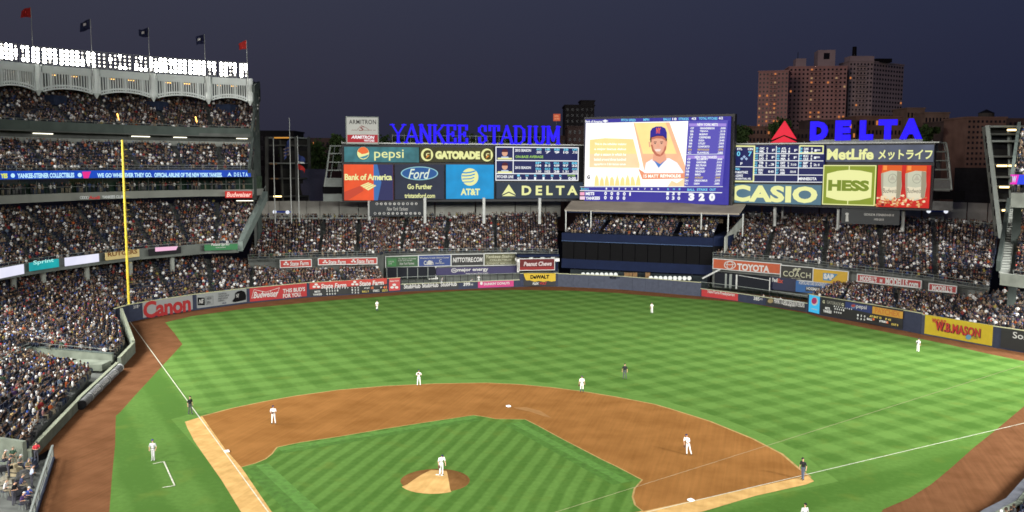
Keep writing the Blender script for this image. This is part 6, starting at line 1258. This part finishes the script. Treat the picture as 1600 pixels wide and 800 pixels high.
for i,(px,py,c_,lab) in enumerate(((24,742,(.20,.17,.11),'long tan canvas cover over equipment in the left bay'),(10,762,(.16,.15,.12),'pale crumpled cover over a case at the left frame edge'),(38,752,(.05,.05,.05),'black equipment case beside the tan canvas in the left bay'),(28,778,(.03,.03,.035),'black equipment case at the bottom of the left bay'),(48,733,(.05,.06,.09),'blue grey folding chair with a bag by the left rail'))):
    q=G(px,py,-.15); e_=empty('equipment_case',q,lab,'equipment','equipment in the left photographers bay',.5*i); m_=mat('cover_%d'%i,c_,.9,.3,3,bump=.4); mb=MB(); mb.box(-.6,-.4,0,.6,.4,.55); mb.v[4:8]=[(-.5,-.3,.62),(.45,-.32,.7),(.5,.25,.6),(-.4,.3,.75)]; mb.build('cover',m_,e_); MB().box(-.25,-.2,.66,.15,.15,.9).build('bundle',m_,e_); MB().bar((-.6,-.42,.3),(.6,-.42,.34),.05).build('strap',DARK,e_)
for i,(x,y,lab) in enumerate(((-31.6,6.4,'large broadcast camera under a tan cover on a tripod behind the rail'),(-30.2,9.2,'small dark broadcast camera on a tripod nearest the wall end'))):
    e_=empty('broadcast_camera',(x-1.3,y-.6,-.15),lab,'camera','broadcast cameras in the left bay'); e_.scale=(.72,)*3; e_.rotation_euler=(0,0,-.6)
    for k_ in range(3): MB().tube((0,0,1.25),(.5*math.cos(k_*2.1),.5*math.sin(k_*2.1),0),.03,.03,6).build('leg',DARK,e_)
    MB().box(-.3,-.6,1.3,.3,.5,1.85).build('camera_body',mat('canvas_tan',(.16,.13,.08)) if i==0 else DARK,e_); MB().tube((.1,.5,1.58),(.15,1.1,1.58),.16,.2,12).build('lens',BLACK,e_)
# ================================================================ PEOPLE
# colours (albedo) : name, rgb, weight
SH=[('white',(.43,.43,.42),13),('light grey',(.15,.15,.155),7),('dark grey',(.028,.028,.03),15),('black',(.009,.009,.01),22),('navy blue',(.010,.012,.024),17),('blue',(.03,.055,.15),3.5),('pale blue',(.12,.16,.22),3),('red',(.2,.018,.018),2.4),('orange',(.33,.075,.02),1.8),('green',(.03,.07,.04),1.5),('yellow',(.28,.24,.06),.9),('tan',(.22,.165,.11),8),('pink',(.24,.12,.12),1.4),('purple',(.05,.025,.08),1.2)]
HR=[('dark hair',(.018,.013,.01),42),('brown hair',(.06,.033,.018),18),('fair hair',(.24,.17,.08),6),('grey hair',(.2,.2,.19),5),('a navy cap',(.012,.018,.06),17),('a white cap',(.4,.4,.4),5),('a red cap',(.25,.02,.02),3),('a blue cap',(.02,.06,.26),4)]
SKN=[(.27,.165,.115),(.22,.125,.08),(.14,.08,.05),(.08,.042,.026)]
PT=[(.02,.03,.06),(.03,.03,.035),(.2,.17,.12),(.1,.1,.1)]
wS=np.array([s[2] for s in SH]);wS=wS/wS.sum(); wH=np.array([s[2] for s in HR]);wH=wH/wH.sum()
def prism_rings(rings,n,cls,caps=(True,True),V=None,F=None,K=None):
    b=len(V)
    for (cx,cy,cz,rx,ry) in rings:
        for i in range(n): t=2*math.pi*(i+.5)/n; V.append((cx+rx*math.cos(t),cy+ry*math.sin(t),cz))
    for j in range(len(rings)-1):
        for i in range(n): F.append((b+j*n+i,b+j*n+(i+1)%n,b+(j+1)*n+(i+1)%n,b+(j+1)*n+i)); K.append(cls[j])
    if caps[0]: F.append(tuple(b+i for i in reversed(range(n)))); K.append(cls[0])
    if caps[1]: F.append(tuple(b+(len(rings)-1)*n+i for i in range(n))); K.append(cls[-1])
def limb(a,b,ra,rb,c,V,F,K,n=3):
    a=Vector(a);b_=Vector(b);d=(b_-a).normalized();x=d.orthogonal().normalized();y=d.cross(x);k=len(V)
    for q,r in((a,ra),(b_,rb)):
        for i in range(n): t=2*math.pi*i/n; p=q+(x*math.cos(t)+y*math.sin(t))*r; V.append(tuple(p))
    for i in range(n): F.append((k+i,k+(i+1)%n,k+n+(i+1)%n,k+n+i)); K.append(c)
    F.append(tuple(range(k+n-1,k-1,-1))); K.append(c); F.append(tuple(range(k+n,k+2*n))); K.append(c)
# classes: 0 shirt 1 skin 2 hair 3 trousers ; local +y = facing direction
def person(pose,arm):
    V=[];F=[];K=[]; z0=.45 if pose=='sit' else .9; n=6 if pose!='far' else 5
    prism_rings([(0,0,z0,.17,.12),(0,.02,z0+.36,.215,.13),(0,.01,z0+.5,.2,.09),(0,.02,z0+.56,.06,.06)],n,[0,0,0],(False,False),V,F,K)
    prism_rings([(0,.05,z0+.56,.055,.06),(0,.06,z0+.66,.085,.10),(0,.04,z0+.76,.09,.105),(0,.03,z0+.83,.05,.06)],n,[1,2,2],(False,True),V,F,K)
    # face side of the middle band stays skin
    for i in range(len(F)-1,-1,-1):
        if K[i]==2 and len(F[i])==4:
            cy=sum(V[j][1] for j in F[i])/4; cz=sum(V[j][2] for j in F[i])/4
            if cy>.075 and cz<z0+.75: K[i]=1
    for s in (-1,1):
        sh=(s*.22,0,z0+.46)
        if arm==0: el=(s*.27,.06,z0+.2); ha=(s*.12,.3,z0+.16)
        elif arm==1: el=(s*.28,.12,z0+.24); ha=(s*.08,.28,z0+.42)
        else: el=(s*.3,.02,z0+.55) if s>0 else (s*.26,.02,z0+.2); ha=(s*.2,.1,z0+.85) if s>0 else (s*.2,.2,z0+.02)
        limb(sh,el,.06,.05,0,V,F,K); limb(el,ha,.045,.04,1,V,F,K)
        if pose=='sit': limb((s*.1,.0,.5),(s*.12,.43,.52),.09,.07,3,V,F,K); limb((s*.12,.43,.52),(s*.12,.42,.08),.065,.05,3,V,F,K)
        else: limb((s*.09,0,.92),(s*.11,0,.06),.1,.06,3,V,F,K,4)
    return np.array(V),F,np.array(K)
TP={('sit',a):person('sit',a) for a in range(3)}; TP.update({('stand',a):person('stand',a) for a in range(3)})
occ=[q for q in PEOPLE if q[5]]
Dp=np.array([XY(q[0]+np.array([0,0,.6]))[2] for q in occ]); Xp=np.array([XY(q[0]+np.array([0,0,.8]))[:2] for q in occ])
vis=(Xp[:,0]>3)&(Xp[:,0]<1597)&(Xp[:,1]>5)&(Xp[:,1]<795)
order=np.argsort(Dp+(~vis)*1e4); single=set(order[:300].tolist())
print('spectators',len(occ),'seats',len(PEOPLE))
def colours():
    a=rng.choice(len(SH),p=wS); h=rng.choice(len(HR),p=wH); s=rng.choice(4,p=[.45,.27,.16,.12]); p=rng.integers(0,4); j=.75+.5*rng.random()
    return a,h,[tuple(min(.5,c*j*(.6 if a else 1.)) for c in SH[a][1]),tuple(.56*c for c in SKN[s]),HR[h][1],tuple(.6*c for c in PT[p])]
def fill_colour(me,cols):      # per-face colours -> corner attribute
    ca=me.color_attributes.new('Col','FLOAT_COLOR','CORNER'); lt=np.empty(len(me.polygons),int); me.polygons.foreach_get('loop_total',lt)
    c=np.repeat(np.c_[cols,np.ones(len(cols))],lt,axis=0).astype(np.float32); ca.data.foreach_set('color',c.ravel())
USED=set();SEATLAB={};VV=[];FL_=[];FN=[];CC=[];base=0; rowname=['front row']+[o+' row' for o in ['second','third','fourth','fifth','sixth','seventh','eighth','ninth','tenth','eleventh','twelfth','thirteenth','fourteenth','fifteenth','sixteenth','seventeenth','eighteenth','nineteenth','twentieth','twenty-first','twenty-second','twenty-third','twenty-fourth','twenty-fifth','twenty-sixth']]
TPK={k:(v,[len(f) for f in F],np.array([i for f in F for i in f]),K) for k,(v,F,K) in TP.items()}
for i,q in enumerate(occ):
    p,h,row,zone,pose,_,root_=q; arm=int(rng.choice(3,p=[.6,.32,.08])); v,fl,fi,K_=TPK[(pose,arm)]; a,hh,col=colours()
    if i in single:
        for _ in range(40):
            if (a,hh,arm,row,zone) not in USED: break
            a,hh,col=colours()
        USED.add((a,hh,arm,row,zone))
    sc=.9+.16*rng.random(); ang=rng.normal(0,.22); c_,s_=math.cos(ang),math.sin(ang); hx=np.array([h[0]*c_-h[1]*s_,h[0]*s_+h[1]*c_,0]); rx=np.array([hx[1],-hx[0],0])
    w=v*sc
    if i in single:
        me=bpy.data.meshes.new('person'); me.from_pydata(w.tolist(),[],TP[(pose,arm)][1]); me.materials.append(CLOTH); fill_colour(me,np.array(col)[K_])
        o=link(bpy.data.objects.new('person',me)); o.location=tuple(p); o.rotation_euler=(0,0,math.atan2(hx[1],hx[0])-math.pi/2)
        act=['hands in lap','hands at chest','one arm raised'][arm]; lb='%s top, %s, %s, %s, %s'%(SH[a][0],HR[hh][0].replace('a ',''),act,rowname[min(row,25)],zone)
        tag(o,'spectator in '+lb,'person','spectators seated nearest the camera'); SEATLAB[id(q)]=1; continue
    W_=p+w[:,:1]*rx+w[:,1:2]*hx+w[:,2:3]*up; VV.append(W_); FL_.append(fi+base); FN+=fl; CC.append(np.array(col)[K_]); base+=len(v)
def bulk(name,V,FI,FN,cols,m):
    V=np.concatenate(V).astype(np.float32); FI=np.concatenate(FI).astype(np.int32); FN=np.array(FN,np.int32); me=bpy.data.meshes.new(name)
    me.vertices.add(len(V)); me.vertices.foreach_set('co',V.ravel()); me.loops.add(len(FI)); me.loops.foreach_set('vertex_index',FI); me.polygons.add(len(FN))
    me.polygons.foreach_set('loop_start',np.r_[0,np.cumsum(FN)[:-1]].astype(np.int32)); me.update(calc_edges=True)
    me.materials.append(m)
    if cols is not None: fill_colour(me,np.concatenate(cols))
    return link(bpy.data.objects.new(name,me))
cr_=bulk('spectator_crowd',VV,FL_,FN,CC,CLOTH); tag(cr_,'thousands of spectators in mixed clothing filling the farther stands of the stadium','crowd'); cr_['kind']='stuff'
# seats
def seat_geo():
    mb=MB(); mb.box(-.24,-.2,.38,.24,.2,.44); mb.box(-.24,-.24,.44,.24,-.18,.86); mb.box(-.2,-.2,0,-.15,-.1,.38); mb.box(.15,-.2,0,.2,-.1,.38); return mb
sg_=seat_geo(); sv=np.array(sg_.v); sf=sg_.f; sme=new_mesh('t',sg_.v,sg_.f,SEATM); smesh=sme.data; bpy.data.objects.remove(sme)
sd=[q for q in PEOPLE if q[4]=='sit']; Ds=np.array([XY(q[0])[2] for q in sd]); Xs=np.array([XY(q[0]+np.array([0,0,.5]))[:2] for q in sd])
vz=(Xs[:,0]>3)&(Xs[:,0]<1597)&(Xs[:,1]<796); emp=np.array([not q[5] for q in sd]); od=np.argsort(Ds-emp*30+(~vz)*1e4); one=set(od[:300].tolist())
sfi=np.array([i for f in sf[:12] for i in f]); roots={}
for i,q in enumerate(sd):
    h=q[1]; p=q[0]-h*.12; root=q[6]; ro=np.array(root.location)
    if i in one:
        o=link(bpy.data.objects.new('seat',smesh)); o.parent=root; o.location=tuple(p-ro); o.rotation_euler=(0,0,math.atan2(h[1],h[0])-math.pi/2); continue
    rx=np.array([h[1],-h[0],0]); vv=sv[:16]; R_=roots.setdefault(root.name,[root,[]]); R_[1].append(p-ro+vv[:,:1]*rx+vv[:,1:2]*h+vv[:,2:3]*up)
for k_,(root,L_) in roots.items():
    o=bulk('seats',L_,[sfi+16*i for i in range(len(L_))],[4]*12*len(L_),None,SEATM); o.parent=root; o['kind']='stuff'
# ---------------------------------------------------------------- players and umpires
HAND=(.4,.25,.17)
def figure(name,label,pos,face,pose,shirt,trou,sock=None,cap=(.01,.015,.05),skin=(.36,.21,.14),sleeve='short',glove=None,number=None,scale=1.,group='players and officials on the field'):
    P=pose; caps=[]  # (a,b,ra,rb,colour)
    hip=Vector((0,0,P.get('hip',.96))); lean=P.get('lean',0.); side_=P.get('side',0.)
    ch=hip+Vector((side_*.3,math.sin(lean)*.34,math.cos(lean)*.34)); nk=hip+Vector((side_*.5,math.sin(lean)*.52,math.cos(lean)*.52)); hd=nk+Vector((side_*.1,math.sin(lean+P.get('nod',.15))*.2,math.cos(lean+P.get('nod',.15))*.2))
    V=[];F=[]; prim=[]
    def cap3(a,b,ra,rb,c,sx_=1.,n=12):
        a=Vector(a);b=Vector(b); prim.append((np.array(a),np.array(b),ra,rb,c)); d=(b-a).normalized(); x=Vector((1,0,0))-d*d.x
        if x.length<.2: x=Vector((0,1,0))-d*d.y
        x.normalize(); y=d.cross(x); k=len(V); R_=[(a-d*ra*.85,.25*ra),(a-d*ra*.5,.8*ra),(a,ra),(b,rb),(b+d*rb*.5,.8*rb),(b+d*rb*.85,.25*rb)]
        for q,r in R_:
            for i in range(n): t=2*math.pi*i/n; V.append(tuple(q+x*math.cos(t)*r*sx_+y*math.sin(t)*r))
        for j in range(5):
            for i in range(n): F.append((k+j*n+i,k+j*n+(i+1)%n,k+(j+1)*n+(i+1)%n,k+(j+1)*n+i))
        F.append(tuple(range(k+n-1,k-1,-1))); F.append(tuple(range(k+5*n,k+6*n)))
    cap3(hip+Vector((0,0,-.02)),hip+Vector((0,0,.06)),.125,.115,trou,1.25); cap3(hip+Vector((0,0,.12)),ch,.115,.13,shirt,1.3); cap3(ch,ch+(nk-ch)*.65,.13,.085,shirt,1.55); cap3(nk-Vector((0,0,.04)),nk+Vector((0,0,.07)),.055,.05,skin)
    cap3(hd+Vector((0,.012,-.035)),hd+Vector((0,-.005,.035)),.078,.09,skin)
    hands=[]
    for s in (-1,1):
        k_='L' if s<0 else 'R'; sh=nk+Vector((s*.185,0,-.06)); A=P['arm'+k_]; hz_=hip.z-.96; el=Vector((s*A[0],A[1],A[2]))+Vector((side_*.4,0,hz_)); ha=Vector((s*A[3],A[4],A[5]))+Vector((side_*.3,0,hz_))
        mid=el if sleeve=='long' else sh+(el-sh)*.8
        cap3(sh,mid,.062,.052,shirt); 
        if sleeve!='long': cap3(mid,el,.042,.04,skin); cap3(el,ha,.04,.028,skin)
        else: cap3(el,ha,.045,.036,shirt)
        d=(ha-el).normalized(); hands.append((ha,d,s)); cap3(ha,ha+d*.055,.034,.034,skin)
        Lg=P['leg'+k_]; kn=Vector((s*Lg[0],Lg[1],Lg[2])); an=Vector((s*Lg[3],Lg[4],.09)); hp=hip+Vector((s*.085,0,-.03))
        cap3(hp,kn,.088,.062,trou); 
        if sock: m=kn+(an-kn)*.35; cap3(kn,m,.06,.06,trou); cap3(m,an,.055,.036,sock)
        else: cap3(kn,an,.064,.052,trou)
        cap3(an+Vector((0,-.05,-.045)),an+Vector((s*.02,.15,-.05)),.04,.036,P.get('shoe',(.02,.02,.02)))
    me=bpy.data.meshes.new('body'); me.from_pydata(V,[],F); o=link(bpy.data.objects.new(name,me)); md=o.modifiers.new('r','REMESH'); md.mode='VOXEL'; md.voxel_size=.02
    dg=bpy.context.evaluated_depsgraph_get(); em=o.evaluated_get(dg).to_mesh(); vs=np.array([v.co[:] for v in em.vertices]); fs=[tuple(p.vertices) for p in em.polygons]; o.evaluated_get(dg).to_mesh_clear(); bpy.data.objects.remove(o)
    for _ in range(2):   # relax the voxel steps
        nb=np.zeros_like(vs); cn=np.zeros(len(vs)); Fa=np.array(fs)
        for a,b in ((0,1),(1,2),(2,3),(3,0)): np.add.at(nb,Fa[:,a],vs[Fa[:,b]]); np.add.at(cn,Fa[:,a],1); np.add.at(nb,Fa[:,b],vs[Fa[:,a]]); np.add.at(cn,Fa[:,b],1)
        vs=vs*.5+nb/np.maximum(cn,1)[:,None]*.5
    fc=vs[Fa].mean(1); best=np.full(len(fc),9e9); col=np.zeros((len(fc),3))
    for a,b,ra,rb,c in prim:
        d=b-a; t=np.clip(((fc-a)@d)/(d@d),0,1); dist=np.linalg.norm(fc-(a+t[:,None]*d),axis=1)-(ra+(rb-ra)*t); m=dist<best; best[m]=dist[m]; col[m]=c
    cols=col.tolist(); vl=vs.tolist(); fl=list(fs)
    def extra(VV_,FF_,c):
        k=len(vl); vl.extend([tuple(v) for v in VV_]); fl.extend([tuple(k+i for i in f) for f in FF_]); cols.extend([c]*len(FF_))
    # five separate fingers on each hand
    for ha,d,s in hands:
        x=d.cross(Vector((0,0,1))); 
        if x.length<.1: x=d.cross(Vector((0,1,0)))
        x.normalize(); y=d.cross(x).normalized()
        for k_ in range(4):
            mb=MB(); b0_=ha+d*.07+x*(k_-1.5)*.017; m1=b0_+d*(.035-.004*abs(k_-1.2)); m2=m1+(d*.6+y*s*.5)*.034; mb.tube(b0_,m1,.0095,.009,5).tube(m1,m2,.009,.007,5); extra(mb.v,mb.f,skin)
        mb=MB(); b0_=ha+d*.02+x*.03; m1=b0_+(x*.7+d*.6)*.035; mb.tube(b0_,m1,.011,.0095,5).tube(m1,m1+d*.028,.0095,.007,5); extra(mb.v,mb.f,skin)
    # face: nose, eyes, mouth, ears
    mb=MB(); mb.tube(hd+Vector((0,.075,.02)),hd+Vector((0,.112,-.012)),.006,.017,5); extra(mb.v,mb.f,skin)
    for s in (-1,1):
        mb=MB(); mb.tube(hd+Vector((s*.03,.07,.02)),hd+Vector((s*.03,.086,.02)),.011,.008,6); extra(mb.v,mb.f,(.03,.02,.02)); mb=MB(); mb.tube(hd+Vector((s*.08,-.01,0)),hd+Vector((s*.1,-.015,.003)),.024,.02,6); extra(mb.v,mb.f,skin)
    mb=MB(); mb.bar(hd+Vector((-.022,.082,-.042)),hd+Vector((.022,.082,-.042)),.01,.01); extra(mb.v,mb.f,(.2,.07,.06))
    if sleeve and trou!=shirt or True: # belt
        mb=MB(); 
        for i in range(14):
            a0=2*math.pi*i/14;a1=2*math.pi*(i+1)/14; mb.bar(hip+Vector((math.cos(a0)*.158,math.sin(a0)*.128,.085)),hip+Vector((math.cos(a1)*.158,math.sin(a1)*.128,.085)),.012,.035,up=(0,0,1))
        extra(mb.v,mb.f,(.02,.02,.03))
    me=bpy.data.meshes.new(name); me.from_pydata(vl,[],fl); me.materials.append(CLOTH); fill_colour(me,np.array(cols)); me.polygons.foreach_set('use_smooth',[True]*len(fl)); me.update(); b_=link(bpy.data.objects.new(name,me)); tag(b_,label,'person',group)
    def child(mb,nm,c,parent=b_): 
        m_=bpy.data.meshes.new(nm); m_.from_pydata([tuple(v) for v in mb.v],[],mb.f); m_.materials.append(CLOTH); fill_colour(m_,np.array([c]*len(mb.f))); oo=link(bpy.data.objects.new(nm,m_)); oo.parent=parent; return oo
    c_=MB(); c_.tube(hd+Vector((0,0,.025)),hd+Vector((0,-.005,.085)),.1,.085,12); c_.tube(hd+Vector((0,-.005,.085)),hd+Vector((0,-.01,.115)),.085,.04,12); co=child(c_,'cap',cap)
    br=MB(); k=0; 
    br.v=[tuple(hd+Vector((x,y,z))) for x,y,z in ((-.085,.05,.035),(-.06,.14,.02),(0,.17,.018),(.06,.14,.02),(.085,.05,.035))]+[tuple(hd+Vector((x,y,z+.012))) for x,y,z in ((-.085,.05,.035),(-.06,.14,.02),(0,.17,.018),(.06,.14,.02),(.085,.05,.035))]; br.f=[(0,1,2,3,4),(9,8,7,6,5),(0,5,6,1),(1,6,7,2),(2,7,8,3),(3,8,9,4)]; child(br,'cap_peak',cap,co)
    if glove:
        gcol=(.07,.035,.02); ha,d,s=hands[0 if glove=='L' else 1]; g=MB(); c=ha+d*.09; g.tube(c-d*.05,c+d*.07,.06,.1,10); g.tube(c+d*.07,c+d*.14,.1,.05,10); go=child(g,'glove',gcol)
        fg=MB()
        for k_ in range(4): q=c+d*.1+Vector(((k_-1.5)*.04,0,0)); fg.tube(q,q+d*.09,.022,.016,6)
        child(fg,'glove_fingers',gcol,go)
    if number:
        v,f=text_mesh(number,.05); mb=MB(); back=-1; mb.v=[tuple(ch+Vector((-(p[0]-.5)*.2,-.175,(p[1]-.5)*.22-.02))) for p in v]; mb.f=[tuple(reversed(q)) for q in f]; child(mb,'shirt_number',(.015,.02,.07))
    b_.location=(pos[0],pos[1],pos[2]); b_.rotation_euler=(0,0,face); b_.scale=(scale,)*3; return b_
def faceto(p,t): return math.atan2(t[1]-p[1],t[0]-p[0])-math.pi/2
HANG=(.27,-.02,1.12,.25,.06,.9); 
ST={'armL':HANG,'armR':HANG,'legL':(.11,.02,.5,.12,0),'legR':(.11,.02,.5,.12,0)}
def pz(**k): d=dict(ST); d.update(k); return d
UW=(.50,.50,.48); UG=(.30,.30,.30); BLK=(.012,.012,.013); CHR=(.045,.046,.05); NVY=(.015,.02,.06)
Hm=(0,0)
def at_px(x,y,z=.06): q=G(x,y,z); return q
FOLD=(.27,.08,1.16,.10,.24,1.14); CHEST=(.28,.12,1.2,.07,.2,1.32)
q=at_px(689.5,741.5,.33); q[2]=.31; figure('person','pitcher in white with a dark cap standing head bowed on the mound',q,faceto(q,CAM)+.3,pz(lean=.28,nod=.7,armL=(.27,.12,1.1,.27,.22,.88),armR=(.26,.06,1.1,.24,.12,.87),legL=(.1,.02,.5,.1,.02),legR=(.1,.03,.5,.12,0)),UW,UW,glove='R')
q=at_px(427.5,662); figure('person','infielder in cream white standing with arms folded low on the clay behind third base',q,faceto(q,CAM)-.2,pz(armL=FOLD,armR=(.26,.06,1.13,.03,.2,1.0),legL=(.13,.02,.5,.17,0),legR=(.12,.02,.5,.15,.0),nod=.3,lean=.1),UW,UW,glove='L')
q=at_px(654.5,602.5); figure('person','infielder in white with hands together at the chest near the back edge of the clay',q,faceto(q,CAM),pz(armL=CHEST,armR=CHEST,legL=(.13,.02,.5,.16,0),legR=(.13,.02,.5,.16,0),shoe=(.03,.03,.03)),UW,UW,glove='L')
q=at_px(909,612.5); figure('person','infielder in white with high dark socks on the clay edge right of second base',q,faceto(q,CAM)+.1,pz(armL=(.27,.0,1.13,.29,.1,.92),armR=(.27,.0,1.13,.29,.08,.92),legL=(.12,.02,.5,.14,0),legR=(.11,.0,.5,.13,0),nod=.4),UW,UW,sock=NVY,glove='R')
q=at_px(1074.5,710); figure('person','infielder in white leaning on a bent leg on the clay behind first base',q,faceto(q,CAM)-.3,pz(side=.22,hip=.93,armL=(.26,.1,1.15,.12,.22,1.05),armR=(.25,.02,1.12,.2,.12,.88),legL=(.2,.02,.48,.3,-.05),legR=(.08,.05,.48,.06,.05),nod=.3),UW,UW,glove='R')
q=at_px(589,485.8,.03); figure('person','outfielder in white with dark socks standing alone in left field',q,faceto(q,CAM)+.4,pz(lean=.12,armL=(.28,.02,1.14,.2,.12,.98),armR=(.26,.04,1.1,.24,.12,.88),legL=(.1,.0,.5,.12,0),legR=(.1,.05,.5,.12,.05)),UW,UW,sock=NVY,glove='R')
q=at_px(1018.5,489.5,.03); figure('person','outfielder in white standing upright in centre field',q,faceto(q,CAM)-.5,pz(lean=.06,armL=FOLD,armR=(.25,.02,1.1,.2,.14,.93)),UW,UW,glove='R')
q=at_px(1434,549.8,.03); figure('person','outfielder in white seen from behind in right field near the yellow wall advert',q,faceto(q,CAM)+2.6,pz(lean=.08,armL=(.29,.0,1.2,.16,.1,1.02),armR=(.28,.0,1.16,.3,.04,.95)),UW,UW,glove='L',number='31')
UA=(.27,-.02,1.13,.28,.03,.9)
q=at_px(297.5,647,.03); figure('person','umpire in a black shirt walking by the left foul line behind third base',q,faceto(q,Hm)+.5,pz(armL=UA,armR=UA,legL=(.1,.06,.5,.09,.12),legR=(.11,-.02,.5,.12,-.1)),BLK,CHR,cap=BLK)
q=at_px(976,592,.03); figure('person','umpire in a black shirt and grey trousers on the grass beyond second base',q,faceto(q,CAM),pz(armL=UA,armR=UA,legL=(.13,.02,.5,.17,0),legR=(.12,.02,.5,.14,0)),BLK,CHR,cap=BLK)
q=at_px(1254.5,749.5,.06); figure('person','umpire in a black shirt and blue grey trousers beside the right foul line',q,faceto(q,(10,14))+.3,pz(lean=.1,armL=UA,armR=(.26,.05,1.12,.24,.12,.9),legL=(.07,.04,.5,.08,.06),legR=(.08,0,.5,.1,-.04)),BLK,(.06,.07,.1),cap=BLK)
q=at_px(239.5,719.5,.03); figure('person','coach in a grey uniform on the grass behind the white coaching box lines',q,faceto(q,CAM)-.3,pz(armL=(.27,-.04,1.13,.24,.08,.95),armR=(.27,0,1.13,.24,.1,.94),legL=(.08,.02,.5,.08,0),legR=(.07,0,.5,.09,0),shoe=(.3,.3,.3)),UG,UG,cap=(.02,.03,.12))
q=at_px(1256.5,826,.03); figure('person','coach in grey with a dark helmet, only head and shoulders showing above the bottom edge',q,faceto(q,CAM)+.6,pz(),UG,UG,cap=BLK)
for i,(x,y,D,lab,c) in enumerate(((1193,464,154,'bullpen player in white with arms folded behind the right mesh fence',UW),(1207,466,152.5,'bullpen figure in grey bending beside the players in the right bullpen',UG),(1219,470,151,'bullpen player in white at the right of the group behind the right fence',UW),(690,441,175,'bullpen player in pale grey throwing in the left bullpen',UG),(735,440,177,'bullpen catcher in grey crouching in the left bullpen',UG),(748,438,178,'bullpen player in white walking at the back of the left bullpen',UW))):
    q=W(x,D,.05); figure('person',lab,q,faceto(q,CAM)+i-2,pz(lean=[.05,.5,.1,.3,.7,.05][i],armL=CHEST if i==0 else FOLD,armR=FOLD,hip=.96 if i!=4 else .55,legL=(.12,.1 if i!=4 else .3,.5 if i!=4 else .45,.14,0),legR=(.12,.02 if i!=4 else .3,.5 if i!=4 else .45,.14,0)),c,c,group='people in the bullpens')
WELL=((57,722,'person in a red top at the corner of the left wall and rail',(.4,.03,.04)),(44,741,'photographer in khaki leaning by the covered broadcast camera',(.12,.10,.06)),(30,735,'photographer in camouflage grey in the middle of the left bay',(.14,.14,.12)),(14,748,'person in a dark shirt near the tan covered equipment',(.03,.03,.04)),(33,768,'person in a black cap and navy shirt behind the brace bar',(.02,.025,.06)),(44,787,'person in a blue shirt at the bottom of the left rail',(.03,.06,.25)),(22,789,'person in black at the bottom left corner of the bay',(.01,.01,.012)),(8,776,'person in a white shirt at the lower left frame edge',(.4,.4,.4)),(6,728,'person with tan top by the pale bay wall at the left edge',(.2,.15,.1)),(50,762,'photographer with pale blue towel beside the rail',(.25,.28,.36)),(20,722,'person in dark green under the pale bay wall',(.03,.06,.04)),(35,796,'person in purple cap and dark top at the bottom edge',(.05,.03,.09)))
for i,(x,y,lab,sh_) in enumerate(WELL):
    q=G(x,y,-.15+(.4 if x<25 else 0)); figure('person',lab,q,faceto(q,(5,20))+(i%5-2)*.3,pz(lean=.2,nod=.3,armL=CHEST if i%2 else FOLD,armR=FOLD,**(dict(hip=.52,legL=(.13,.42,.5,.13,.42),legR=(.13,.4,.5,.12,.44)) if i%3 else {})),sh_,[(.04,.04,.05),(.12,.1,.07),(.02,.02,.025)][i%3],cap=[(.02,.02,.03),(.12,.1,.07),(.3,.3,.3)][i%3],group='people in the left photographers bay')
    if i%3:
        st_=empty('folding_stool',(q[0],q[1],q[2]),'small folding stool under the '+lab.split(' ',1)[1] if 0 else 'folding stool under the %s'%lab[:60].rsplit(' ',1)[0],'stool','folding stools in the left photographers bay'); MB().box(-.18,-.18,.38,.18,.18,.43).build('seat',SEATM,st_)
        for sx_ in (-.15,.15):
            for sy_ in (-.15,.15): MB().bar((sx_,sy_,0),(sx_*.8,sy_*.8,.38),.03).build('leg',STEEL,st_)
# security staff and stewards standing along the aisles
print('objects',len(bpy.data.objects)); print('tris',sum(sum(len(p.vertices)-2 for p in me.polygons)*1 for me in bpy.data.meshes if me.users and len(me.polygons)<5000)+sum(len(me.loops)//2 for me in bpy.data.meshes if me.users and len(me.polygons)>=5000))
